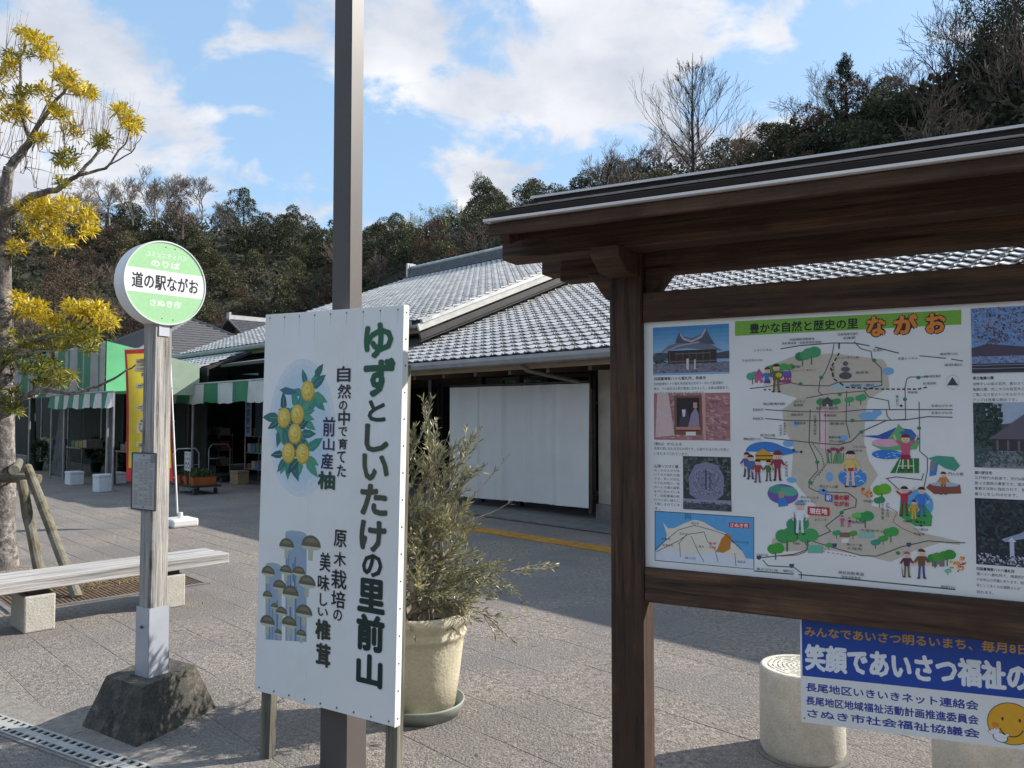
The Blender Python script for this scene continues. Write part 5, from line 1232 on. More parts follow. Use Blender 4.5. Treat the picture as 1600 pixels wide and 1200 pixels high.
        Dk(x-u*.45, y-u*8.8, u*.13, u*.16, (40, 30, 30), n=6); Dk(x+u*.45, y-u*8.8, u*.13, u*.16, (40, 30, 30), n=6); Ln([(x-u*.35, y-u*8.25), (x+u*.35, y-u*8.25)], u*.14, (180, 70, 60)); A.up()
        if hat: A.poly(P((x-u*2, y-u*9.6), (x+u*2, y-u*9.6), (x+u*.6, y-u*11), (x-u*.6, y-u*11)), hat); A.up()
    man(1199, 609, 34, (70, 120, 180), (60, 80, 140), (90, 50, 30), skirt=True); man(1213, 612, 42, (110, 96, 60), (120, 104, 66)); Dk(1217, 586, 5, 4, (190, 200, 40)); A.up()
    man(1167, 744, 36, (100, 90, 150), (70, 70, 90)); man(1173, 748, 36, (64, 110, 170), (70, 80, 110)); man(1184, 753, 34, (160, 60, 76), (136, 80, 120)); man(1201, 751, 31, (60, 110, 76), (90, 100, 90)); man(1215, 750, 42, (150, 50, 70), (130, 44, 66), hat=(120, 50, 40))
    man(1329, 760, 54, (224, 196, 110), SK, arms=0); A.poly(P((1325, 731), (1334, 731), (1334, 736), (1325, 736)), (190, 40, 60)); A.up()
    man(1415, 734, 54, (206, 90, 120), (150, 40, 80), (120, 40, 40), arms=1, skirt=True); man(1474, 772, 34, (206, 130, 70), (150, 84, 60))
    man(1413, 805, 44, (190, 50, 66), (120, 60, 70), arms=1); man(1440, 806, 44, (60, 124, 210), (60, 100, 190), arms=0); man(1428, 812, 30, (224, 160, 60), (230, 180, 90))
    man(1250, 834, 48, (232, 236, 240), (224, 228, 236), (150, 120, 90), hat=(120, 160, 190)); Ln([(1241, 800), (1242, 834)], 1, (60, 50, 60)); A.up()
    man(1417, 901, 38, (96, 44, 76), (120, 110, 76), (150, 110, 116)); Ln([(1409, 886), (1411, 902)], 1, (60, 40, 30)); man(1440, 903, 44, (120, 80, 50), (88, 78, 150), (80, 50, 40)); man(1316, 822, 16, (206, 80, 150), (190, 70, 140)); man(1327, 823, 14, (214, 120, 170), (190, 90, 150))
    # red and blue plates
    A.poly(P((1262, 791), (1296, 793), (1296, 806), (1262, 804)), (196, 34, 48)); A.poly(P((1289, 772), (1301, 773), (1301, 784), (1289, 783)), (44, 92, 190)); A.poly(P((1280, 764), (1290, 765), (1290, 772), (1280, 771)), (120, 150, 220)); A.up()
    T('現在地', 1265, 794, 1293, 803.5, (245, 235, 235), .03); T('道の駅', 1303, 773, 1327, 781.5, (196, 40, 60), .035); T('ながお', 1303, 783, 1327, 791, (196, 40, 60), .035); T('駅', 1291, 774, 1299, 782, (240, 240, 250), .02)
    # place names
    for s, x0, y0, x1, y1 in (('四国横断自動車道', 1234, 528, 1273, 532), ('高松東道路（自動車専用道路）', 1222, 533.5, 1284, 537.5), ('ニメソトキ山', 1178, 545, 1206, 549), ('さぬき市大川IC', 1160, 561, 1192, 565), ('オレンジタウン駅', 1305, 557, 1342, 561), ('志度漁港方面行', 1309, 520, 1341, 524), ('志度駅', 1317, 526, 1337, 530),
                              ('志度IC', 1364, 545, 1380, 549), ('志度トンネル', 1403, 558, 1434, 562), ('津田寒川IC', 1468, 551, 1497, 555), ('津田東IC', 1475, 568, 1504, 572), ('塚原寺', 1337, 580, 1357, 584), ('造田駅', 1237, 571, 1251, 575), ('ニューータウン', 1237, 577, 1275, 580), ('神前駅', 1443, 586, 1470, 590), ('至津田駅', 1442, 597, 1463, 601),
                              ('讃岐町・鶴羽', 1329, 600, 1365, 604), ('神前駅', 1418, 611, 1434, 615), ('長尾駅跡', 1192, 629, 1227, 633), ('コトデン', 1240, 625, 1258, 629), ('長尾駅', 1240, 631, 1255, 635), ('至高松市', 1176, 638, 1193, 642), ('高松琴平', 1236, 646, 1255, 650), ('第八十七番札所', 1275, 636, 1310, 640), ('長尾支所', 1287, 647, 1307, 651),
                              ('至東かがわ市', 1455, 632, 1488, 636), ('至東かがわ市', 1455, 643, 1488, 647), ('至高松市', 1176, 652, 1193, 656), ('長尾街道', 1241, 659, 1259, 663), ('塚原井', 1296, 660, 1320, 664), ('宮池公園', 1188, 678, 1211, 682), ('鴨部川', 1162, 684, 1188, 688), ('亀鶴公園', 1295, 681, 1313, 685), ('門入神社', 1297, 688, 1321, 692),
                              ('ツインパル', 1332, 696, 1354, 700), ('ながお', 1332, 702, 1348, 706), ('前山ダム公園', 1281, 758, 1309, 762), ('前山おへんろ', 1251, 775, 1279, 779), ('交流サロン', 1251, 781, 1276, 785), ('門入の郷', 1482, 738, 1505, 743), ('多和温泉', 1349, 781, 1365, 785), ('ようこそ', 1273, 810, 1292, 814), ('細川家住宅', 1331, 814, 1351, 818),
                              ('大窪寺ダム', 1344, 827, 1382, 831), ('八十八番札所', 1427, 825, 1450, 829), ('大窪寺', 1427, 832, 1445, 836), ('多和', 1410, 813, 1445, 817), ('第八十八番', 1323, 849, 1347, 853), ('大窪寺', 1323, 855, 1347, 859), ('高松自動車道', 1310, 893, 1350, 898), ('（徳島自動車道）', 1314, 900, 1346, 904),
                              ('脇町IC', 1470, 915, 1493, 919), ('東かがわ市', 1182, 888, 1216, 892), ('脇町IC', 1224, 890, 1240, 894), ('三木町方面', 1182, 865, 1200, 868), ('多和神社', 1239, 847, 1250, 851)):
        T(s, x0, y0, x1, y1, (44, 42, 56), .0)
    for s, x, y0, y1 in (('志度街道', 1302, 571, 590), ('広域農道川原線', 1273.5, 648, 680), ('前山駅通り', 1220, 663, 682), ('県道志度線', 1226, 660, 680), ('多和駅前通', 1229, 720, 745), ('鴨部川', 1402, 617, 635), ('中山登山口', 1387, 785, 808), ('大窪寺道', 1379, 785, 812)): V(s, x, y0, y1, 4)
    A.up(); Dk(1408, 634, 2.2, 2.2, (40, 40, 50)); Dk(1287, 766, 2.3, 2.3, (40, 30, 50)); Dk(1252, 706, 2, 2, (30, 30, 40)); Dk(1240, 703, 2, 2, (30, 30, 40)); Dk(1328, 814, 2, 2, (30, 30, 40)); Dk(1439, 821, 2, 2, (30, 30, 40))
    A.build('area_map', pn)
    # inset map at the lower left
    A = Art(lambda a, b, k: BB(a, b, OFF+k), step=.00018)
    A.poly(P((1023, 798), (1178.5, 808), (1178.5, 890), (1023, 876)), (40, 44, 70)); A.up(); A.poly(P((1024, 799.2), (1177.5, 809), (1177.5, 889), (1024, 875)), (96, 168, 222)); A.up()
    A.poly(P((1024, 862), (1040, 845), (1042, 835), (1036, 816), (1044, 826), (1054, 825), (1068, 818), (1085, 812), (1098, 815), (1110, 822), (1120, 828), (1135, 833), (1143, 846), (1150, 852), (1160, 862), (1165, 872), (1177, 874), (1177.5, 889), (1024, 875)), (232, 222, 206)); A.up()
    A.poly(P((1024, 862), (1045, 858), (1085, 866), (1120, 862), (1150, 872), (1165, 874), (1177, 874), (1177.5, 889), (1024, 875)), (222, 226, 236)); A.up()
    A.poly(P((1127, 842), (1135, 833), (1143, 838), (1141, 858), (1130, 864), (1119, 862), (1124, 850)), (196, 128, 50)); A.up()
    for pts in (((1024, 858), (1060, 828), (1085, 821), (1112, 828), (1135, 836), (1158, 858)), ((1026, 862), (1060, 845), (1075, 835), (1100, 831), (1105, 845), (1120, 862)), ((1080, 838), (1090, 860), (1100, 878)), ((1062, 850), (1063, 870)), ((1072, 836), (1060, 850)), ((1118, 862), (1122, 878)), ((1148, 864), (1150, 884))): Ln(pts, .9, (66, 60, 76))
    A.poly(P((1139, 816), (1171, 818), (1171, 826), (1139, 824)), (206, 44, 60)); A.up(); T('さぬき市', 1141, 817.5, 1169, 824.2, (250, 240, 240), .02); T('道の駅', 1108, 847, 1119, 851, (190, 40, 50), .02); T('ながお', 1108, 853, 1119, 857, (190, 40, 50), .02)
    for s, x0, y0, x1, y1 in (('高松市', 1080, 816, 1092, 820), ('坂出市', 1062, 832, 1074, 836), ('丸亀市', 1033, 840, 1048, 844), ('善通寺市', 1035, 850, 1052, 854), ('三豊市', 1088, 852, 1100, 856), ('東かがわ市', 1142, 845, 1170, 849), ('徳島県', 1152, 876, 1165, 880), ('綾川町', 1070, 870, 1088, 874), ('瀬戸内海', 1070, 803, 1080, 812)): T(s, x0, y0, x1, y1, (40, 40, 60))
    A.build('inset_map', pn)
    # photographs of the side columns, printed flat
    def photo(name, x0, y0, x1, y1, x2, y2, x3, y3, fn, label):
        nonlocal A
        A = Art(lambda a, b, k: BB(a, b, OFF+k), step=.00018)
        a0 = U(x0, y0); a1 = U(x1, y1); a3 = U(x3, y3)
        f = lambda s, r: (a0[0]+(a1[0]-a0[0])*s, a0[1]+(a3[1]-a0[1])*r)       # r from top 0 to bottom 1
        R = lambda s0, r0, s1, r1, c: A.poly([f(s0, r0), f(s1, r0), f(s1, r1), f(s0, r1)], c)
        Q = lambda pts, c: A.poly([f(*p) for p in pts], c)
        def speck(n, s0, r0, s1, r1, cols, sz=.02):
            sz *= .6; n = int(n*2.2)
            for _ in range(n):
                s, r = random.uniform(s0, s1-sz), random.uniform(r0, r1-sz); w, h = sz*random.uniform(.4, 1.3), sz*random.uniform(.4, 1.3); a = random.uniform(0, PI)
                w = min(w, s1-s, s-s0+.001); c_ = random.choice(cols); Q([(s, r), (min(s1, s+w), min(r1, r+h*.3)), (min(s1, s+w*.8), min(r1, r+h)), (s+w*.1, min(r1, r+h*.8))], c_)
            A.up()
        fn(R, Q, speck); A.build(name, pn, label=label)
    def ph_temple(R, Q, sp):
        for i in range(6): R(0, i*.09, 1, (i+1)*.09+.5, (70+i*14, 140+i*9, 196+i*5)); A.up()
        R(0, .78, 1, 1, (128, 124, 140)); A.up(); sp(80, 0, .78, 1, 1, [(108, 106, 124), (150, 146, 158), (90, 90, 106)], .05)
        sp(70, 0, .55, .2, .8, [(40, 70, 66), (30, 54, 56), (60, 90, 80)], .06); Q([(0, .62), (.25, .55), (.3, .66), (0, .74)], (76, 78, 96)); Q([(.84, .6), (1, .56), (1, .72), (.84, .72)], (76, 76, 90)); A.up()
        Q([(.1, .56), (.22, .40), (.34, .36), (.62, .36), (.78, .42), (.92, .56), (.7, .52), (.45, .47), (.25, .50)], (112, 116, 134)); A.up(); Q([(.3, .36), (.36, .12), (.40, .22), (.52, .28), (.66, .18), (.70, .06), (.76, .26), (.82, .42), (.6, .38)], (84, 86, 104)); A.up()
        Q([(.36, .12), (.42, .25), (.52, .31), (.64, .22), (.70, .06), (.71, .12), (.65, .27), (.52, .36), (.41, .3), (.37, .2)], (176, 170, 190)); Q([(.12, .55), (.34, .40), (.62, .34), (.62, .37), (.34, .44), (.16, .56)], (160, 160, 178)); A.up()
        R(.2, .52, .84, .8, (52, 42, 44)); A.up()
        for k in range(7): R(.22+k*.088, .55, .235+k*.088, .8, (92, 70, 64))
        R(.2, .74, .84, .77, (110, 92, 84)); R(.3, .58, .76, .60, (120, 100, 90)); R(.45, .7, .48, .93, (220, 216, 212)); R(.55, .72, .57, .93, (210, 206, 206)); A.up()
    def ph_niche(R, Q, sp):
        R(0, 0, 1, 1, (176, 120, 122)); A.up(); sp(240, 0, 0, 1, 1, [(196, 140, 140), (150, 100, 104), (206, 160, 156), (166, 126, 130)], .09)
        Q([(.05, 0), (.2, 0), (.28, .9), (.02, .95)], (214, 186, 184)); R(.28, .05, .64, .88, (120, 84, 70)); A.up(); R(.31, .1, .61, .80, (40, 30, 36)); A.up()
        Q([(.33, .75), (.37, .45), (.42, .3), (.47, .48), (.49, .78)], (70, 60, 80)); Q([(.45, .78), (.5, .45), (.56, .3), (.6, .45), (.61, .78)], (150, 136, 160)); A.up(); Q([(.38, .35), (.43, .35), (.42, .5), (.39, .5)], (214, 206, 214)); Q([(.53, .2), (.58, .2), (.58, .32), (.53, .32)], (206, 150, 130)); A.up()
        R(.3, .72, .62, .78, (206, 130, 110)); R(.43, .82, .56, .9, (230, 224, 222)); Q([(.64, 0), (.69, 0), (.69, 1), (.66, 1)], (216, 156, 152)); A.up()
    def ph_stone(R, Q, sp):
        R(0, 0, 1, 1, (56, 66, 70)); A.up(); sp(200, 0, 0, 1, .72, [(36, 46, 46), (80, 96, 90), (60, 70, 80), (106, 116, 110)], .1)
        Q([(.14, .72), (.12, .4), (.26, .16), (.5, .1), (.74, .16), (.86, .38), (.84, .7), (.7, .8), (.3, .8)], (132, 134, 160)); A.up(); sp(150, .2, .22, .8, .74, [(104, 106, 136), (160, 162, 186), (120, 124, 150)], .06)
        R(.47, .25, .50, .62, (70, 72, 96)); R(.56, .3, .58, .6, (80, 82, 106)); R(0, .8, 1, .88, (146, 150, 166)); R(0, .88, 1, 1, (74, 80, 92)); A.up(); sp(60, 0, .84, 1, 1, [(96, 100, 116), (56, 60, 70)], .07)
    def ph_lake(R, Q, sp):
        R(0, 0, 1, 1, (120, 160, 214)); A.up(); sp(420, 0, 0, 1, .58, [(92, 84, 104), (70, 62, 84), (142, 176, 222), (160, 150, 170), (104, 120, 170)], .05)
        Q([(0, .62), (.2, .56), (1, .66), (1, .75), (0, .75)], (84, 70, 92)); R(0, .75, 1, .86, (126, 146, 190)); A.up(); sp(80, 0, .74, 1, .86, [(150, 168, 206), (90, 100, 140)], .04); R(0, .86, 1, 1, (50, 56, 70)); R(0, .88, 1, .89, (150, 150, 160)); R(0, .93, 1, .94, (150, 150, 160)); A.up()
    def ph_thatch(R, Q, sp):
        R(0, 0, 1, 1, (70, 92, 96)); Q([(.15, 0), (.8, 0), (.7, .3), (.2, .35)], (170, 186, 206)); A.up(); sp(240, 0, 0, .4, .7, [(36, 54, 52), (56, 80, 70), (28, 40, 44)], .08); sp(80, .7, 0, 1, .3, [(36, 54, 52), (56, 80, 70)], .08)
        Q([(.2, .56), (.75, .12), (1, .1), (1, .58)], (104, 96, 110)); R(.25, .56, 1, .74, (58, 54, 62)); A.up(); 
        for k in range(5): R(.3+k*.14, .58, .33+k*.14, .73, (110, 104, 104))
        Q([(.1, 1), (.3, .74), (.7, .74), (.9, 1)], (132, 134, 146)); A.up(); sp(160, 0, .72, 1, 1, [(70, 96, 92), (110, 120, 126), (60, 80, 76)], .06)
    def ph_dusk(R, Q, sp):
        R(0, 0, 1, 1, (36, 44, 58)); A.up(); sp(260, 0, 0, 1, .8, [(26, 34, 40), (50, 66, 66), (40, 52, 66), (60, 80, 84)], .09)
        Q([(.35, .6), (.6, .5), (.85, .34), (1, .26), (1, .40), (.7, .56), (.4, .64)], (150, 160, 190)); R(.46, .6, .52, .97, (190, 196, 216)); A.up(); Q([(.43, .63), (.49, .56), (.55, .63)], (206, 210, 226)); sp(110, 0, .82, 1, 1, [(150, 156, 180), (90, 96, 120), (200, 204, 216), (60, 66, 86)], .05)
    photo('printed_photo', 1020, 512, 1139, 505, 1139, 584, 1020, 584, ph_temple, 'printed photo of a temple under a blue sky, top of the left column')
    photo('printed_photo', 1021.5, 615, 1140.5, 614.5, 1140, 688, 1021.5, 687, ph_niche, 'printed photo of a pinkish niche with figures, middle of the left column')
    photo('printed_photo', 1067, 712.5, 1142, 714, 1142, 798, 1067, 795, ph_stone, 'printed photo of a rounded grey stone monument, lower left column')
    e = 1700
    photo('printed_photo', 1516.5, 482, 1640, 475, 1640, 583, 1516.5, 583, ph_lake, 'printed photo of blossom over a lake, top of the right column')
    photo('printed_photo', 1520, 629, 1640, 627, 1640, 734, 1520, 730, ph_thatch, 'printed photo of a thatched house, middle of the right column')
    photo('printed_photo', 1523, 778, 1640, 782, 1640, 890, 1523, 881, ph_dusk, 'printed photo of a shrine with a white pillar, bottom of the right column')
    A = Art(lambda a, b, k: BB(a, b, OFF+k), step=.00018)
    def para(x0, x1, y, lines, h=4.6, gap=7.6, sl=-.02, title=None):
        yy = y
        if title: T(title, x0, yy, x0+min(x1-x0, len(title)*5.4), yy+5.2, (36, 34, 50), .02); yy += gap+.6
        for ln in lines: w = min(1., len(ln)/max(len(l) for l in lines)); T(ln, x0, yy, x0+(x1-x0)*w, yy+h, (64, 62, 78)); yy += gap
    para(1022, 1139, 588.5, ['四国霊場第八十七番札所長尾寺は天平十一年に行基菩薩が', '開き、その後弘法大師が霊場と定めました。本尊は聖観音で、', '今も多くの巡礼者が訪れる古いお寺です。'], title='四国霊場第八十七番札所、長尾寺')
    para(1022, 1139, 691, ['長尾の里に伝わる石仏の祠です。山道のそばの古い石室に', 'いまもまつられています。'], title='（前山）からふろ')
    para(1022, 1062, 726, ['古くから人々が歩', 'いてきた巡礼の道', 'です。多くの石仏', 'や丁石が残り、昔', 'のへんろ道の面影', 'を今に伝えていま', 'す。四国霊場の終', 'わりに近い道とし', 'て親しまれていま', 'す。'], h=4.2, gap=6.6, title='山頂へつづく道')
    para(1520, 1606, 588, ['池畔ぞいの桜の名所、春のさくら', '亀鶴公園、約二キロの桜並木と', 'ご覧になり花のトンネルのライト', 'アップは見事な眺めです。'], title='県立亀鶴公園', gap=8.4, h=5)
    para(1523, 1608, 736, ['江戸時代の民家で、桁行6間の', '萱ぶき屋根の農家です。国の', '重要文化財に指定されて、昔の', '暮らしをしのばせます。'], title='細川家住宅', gap=8.4, h=5)
    para(1526, 1610, 888, ['第八十八番札所で、標高約770m', 'の女体山の中腹にあります。結願の', '寺として多くのお遍路さんが', '訪れます。'], title='四国霊場第八十八番札所', gap=8.6, h=5)
    A.build('caption_text', pn)
    # roof: geometry along BX
    SL = bq(763, 347, .36)[0]; SR = sr+.45
    ze = bq(1000, 316, .36)[1]; zr = bq(1000, 291.5, -.06)[1]
    # front and back lower purlins, wall plate and short bracket beams
    def bm(sA, sB, z, d, w, h, name, m=M_TB, bev=.006):
        mb = MB(); mb.beam(BB(sA, z, d), BB(sB, z, d), w, h); return mb.build(name, m, t, bevel=bev)
    fz0 = bq(1031, 381, .17)[1]; fz1 = bq(1031, 331, .17)[1]
    bm(bq(784, 400, .17)[0], SR-.1, (fz0+fz1)/2, .11, .12, fz1-fz0, 'purlin'); bm(bq(784, 400, .17)[0], SR-.1, (fz0+fz1)/2, -.25, .12, fz1-fz0, 'purlin')
    gz1 = fz1-.02; gz0 = bq(1040, 425, -.03)[1]; bm(pc-.30, sr+.30, (gz0+gz1)/2, -.08, .10, gz1-gz0-.0, 'tie_beam')
    for sc in (pc, sr):
        z = fz0-.055
        mb = MB(); zt, zb = fz0+.0, bq(960, 437, 0)[1]
        for sg in (1,):
            # cross arm carrying the purlins, ends cut on a slope
            pr = [(.235, zt), (.235, zt-(zt-zb)*.45), (.15, zb), (-.29, zb), (-.37, zt-(zt-zb)*.45), (-.37, zt)]
            mb.prism([BB(sc-hw*.85, zz, d) for d, zz in pr], BX*hw*1.7)
        mb.build('cross_arm', M_TB, t, bevel=.005)
        for dd in (-1, 1):
            mb = MB(); q = sc+dd*(hw+.12)
            mb.prism([BB(sc+dd*(hw+.002), gz0+.02, -.02), BB(sc+dd*(hw+.002), gz0-.09, -.02), BB(sc+dd*(hw+.03), gz0-.09, -.02), BB(sc+dd*(hw+.11), gz0+.02, -.02)], BN*-.09); mb.build('bracket', M_TB, t, bevel=.004)
    # roof planes built of overlapping boards
    for side, dE in ((1, .36), (-1, -.48)):
        dm = -.06; n = 4; run = (dE-dm)
        # fascia under the eave
        mb = MB(); mb.box(BB((SL+SR)/2, ze-.027, dE-.016*side), BX*(SR-SL)/2, BN*.014, ZX*.021); mb.build('fascia_board', M_TB, t, bevel=.002)
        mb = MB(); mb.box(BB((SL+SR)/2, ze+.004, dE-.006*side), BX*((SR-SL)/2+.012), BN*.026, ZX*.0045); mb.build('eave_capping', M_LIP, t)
        rise = zr-ze-.045
        for k in range(n):
            f0, f1 = k/n, (k+1.25)/n; f1 = min(f1, 1)
            pA = (dE-run*f0, ze+.012+rise*f0+.014); pB = (dE-run*f1, ze+.012+rise*f1-.010)
            mb = MB(); a, b = BB(0, pA[1], pA[0]), BB(0, pB[1], pB[0]); u = (b-a); nm = u.cross(BX).normalized(); nm = nm if nm.z > 0 else -nm
            mb.box((a+b)/2+BX*(SL+SR)/2, BX*((SR-SL)/2-.02-.012*k), u/2, nm*.010); rb_ = mb.build('roof_board', M_RFB, t, bevel=.002)
            if k: mb = MB(); mb.box(a+nm*.0115+BX*(SL+SR)/2+BN*side*.002, BX*((SR-SL)/2-.02-.012*k), BN*.006, ZX*.0016); mb.build('lit_worn_edge', mat('lit_worn_wood_edge', (.42, .38, .35), (.22, .19, .17), scale=12, rough=.7), rb_)  # weathered strip, light on the board edge put into its pale colour
        mb = MB(); a, b = BB(0, ze-.02, dE-.03*side), BB(0, ze-.02+rise, dm); mb.box((a+b)/2+BX*(SL+SR)/2, BX*((SR-SL)/2-.03), (b-a)/2, ZX*.006); mb.build('roof_lining', M_TB, t)
        for s_e in (SL+.05, SR-.05):
            mb = MB(); mb.beam(BB(s_e, ze-.045, dE-.035*side), BB(s_e, ze-.045+rise, dm), .035, .075); mb.build('barge_rafter', M_TB, t, bevel=.003)
    mb = MB(); mb.box(BB((SL+SR)/2, zr-.026, -.06), BX*((SR-SL)/2-.005), BN*.055, ZX*.022); mb.build('ridge_board', M_RFB, t, bevel=.003)
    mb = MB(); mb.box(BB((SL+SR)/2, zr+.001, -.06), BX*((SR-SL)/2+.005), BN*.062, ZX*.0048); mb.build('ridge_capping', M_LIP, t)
    # a small clipped twine of the rail
    return pc, sr, hw
mk_board()

def mk_banner_sign():
    A0 = atY(1250, 968, 2.80); A1 = atY(1252, 1128, 2.80); B1 = atY(1600, 1172, 2.54)
    ax = Vector((B1.x-A1.x, B1.y-A1.y, 0)).normalized(); n = Vector((ax.y, -ax.x, 0)); L = 1.06; zt = A0.z+.0; zb = A1.z
    slope = (B1.z-A1.z)/math.hypot(B1.x-A1.x, B1.y-A1.y)
    c0 = Vector((A1.x, A1.y, 0)); loc = lambda a, z, d=0.: c0+ax*a+ZX*(z+slope*a)+n*d
    t = thing('greeting_signboard', 'blue and white lettered signboard with a yellow smiling face under the notice board', 'signboard', loc(L/2, zb))
    mb = MB(); mb.prism([loc(0, zb, -.012), loc(L, zb, -.012), loc(L, zt+.03, -.012), loc(0, zt+.03, -.012)], n*.012); pn = mb.build('panel', M_PANEL, t)
    q = lambda x, y: (lambda p: ((p-c0).dot(ax), p.z-slope*(p-c0).dot(ax)))(onplane(x, y, c0, n))
    A = Art(lambda a, z, k: loc(a, z, k)); BL = (26, 74, 168); zs = q(1256, 1056)[1]
    A.rect(.006, zs, L-.006, zt+.028, BL); A.up()
    def T(s, x0, y0, x1, y1, col, bold): ym = (y0+y1)/2; a = q(x0, ym)[0]; b = q(x1, ym)[0]; xm = (x0+x1)/2; A.text(s, a, q(xm, y1)[1], b, q(xm, y0)[1], col, bold)
    def row(s, x0, x1, yl, hl, col, bold, k=1.):
        a, z1 = q(x0, yl); a2 = q(x1, yl+.13*(x1-x0))[0]; z0 = q(x0, yl+hl)[1]; A.text(s, a, z0, a2, z1, col, bold)
    row('みんなであいさつ明るいまち、毎月8日は', 1257, 1632, 978, 16, (206, 160, 54), .025)
    row('笑顔であいさつ福祉の町', 1257, 1650, 1005, 42, (236, 240, 246), .04)
    row('長尾地区いきいきネット連絡会', 1259, 1529, 1066, 14, (44, 62, 150), .03)
    row('長尾地区地域福祉活動計画推進委員会', 1259, 1529, 1087, 14, (44, 62, 150), .03)
    row('さぬき市社会福祉協議会', 1261, 1531, 1107, 13.5, (44, 62, 150), .03)
    A.up(); cx, cz = q(1580, 1131); r = abs(q(1580, 1131)[0]-q(1543, 1131)[0])
    A.disc(cx, cz, r*1.02, r*1.02, (60, 46, 20), n=36).up().disc(cx, cz, r*.985, r*.985, (232, 172, 44), n=36).up()
    for s in (-1, 1): A.disc(cx+s*r*.36, cz+r*.2, r*.05, r*.09, (50, 30, 10), n=10); A.disc(cx+s*r*.66, cz-r*.12, r*.17, r*.12, (226, 130, 60), n=12)
    A.line([(cx+r*.5*cos(a), cz-r*.12+r*.5*sin(a)) for a in [PI+.3+i*(PI-.6)/10 for i in range(11)]], r*.05, (60, 34, 16)); A.up()
    hx, hz = q(1563, 1152)
    for k, (col, g) in enumerate((((70, 60, 50), 1.0), ((236, 238, 244), .86))):
        A.disc(hx, hz-.0, r*.34*g, r*.24*g, col, n=16, rot=-.3)
        for j in range(4): a = 1.5+j*.33; A.disc(hx-r*.12+cos(a)*r*.34, hz+sin(a)*r*.30, r*.15*g, r*.07*g*1.1, col, n=10, rot=a)
        A.disc(hx+r*.27, hz+r*.12, r*.15*g, r*.075*g, col, n=10, rot=.7); A.up()
    A.disc(q(1257, 1120)[0], q(1257, 1122)[1], .003, .003, (90, 90, 90), n=8); A.build('lettering', pn)
mk_banner_sign()

# ------------------------------------------------------------------ stone stools
def mk_stools():
    M = mat('stool_concrete', (.62, .58, .50), (.52, .48, .41), scale=14, rough=.8, bump=.25, bscale=90, speck=(110, .88, 1.1))
    MD = mat('stool_groove', (.16, .15, .13), rough=.9)
    def stool(p, r, h, label):
        t = thing('stone_stool', label, 'stool', p, 'round stone stools')
        mb = MB(); mb.lathe(p, [(r*.93, .0), (r*.96, .012), (r, .03), (r, h-.022), (r*.985, h-.008), (r*.95, h), (r*.90, h+.001), (r*.88, h-.001)], n=56)
        mb.v.append(p+ZX*(h-.001)); k = len(mb.v)-1; b = k-56
        for i in range(56): mb.f.append((b+i, b+(i+1) % 56, k)); mb.m.append(0)
        mb.build('body', M, t, smooth=True)
        g = MB()
        random.seed(int(p.x*100))
        for j in range(7):
            rr = r*(.12+.11*j); a = 0
            while a < 2*PI:
                ln = random.uniform(.2, .75); K = max(2, int(ln*8)); ps = []
                for i in range(K+1):
                    aa = a+ln*i/K; q = rr+r*.012*sin(aa*7+j); ps.append((q*cos(aa), q*sin(aa)))
                for (x0, y0), (x1, y1) in zip(ps[:-1], ps[1:]):
                    m0, m1 = math.hypot(x0, y0), math.hypot(x1, y1); wd = .0022
                    g.quad(p+Vector((x0*(1-wd/m0), y0*(1-wd/m0), h+.0006)), p+Vector((x1*(1-wd/m1), y1*(1-wd/m1), h+.0006)), p+Vector((x1*(1+wd/m1), y1*(1+wd/m1), h+.0006)), p+Vector((x0*(1+wd/m0), y0*(1+wd/m0), h+.0006)))
                a += ln+random.uniform(.03, .22)
        g.build('ring_grooves', MD, t)
        mb = MB(); mb.lathe(p, [(r*1.10, .001), (r*1.10, .006), (r*.9, .007)], n=40); mb.build('footing_ring', M_CONC, t)
    y = 3.82; stool(Vector(((1246-800)/FPX*y, y, 0)), .193, .405, 'round pale stone stool with a ringed top standing just right of the board post')
    y = 3.40; stool(Vector(((1523-800)/FPX*y, y, 0)), .193, .405, 'second round stone stool mostly hidden behind the blue and white signboard')
mk_stools()

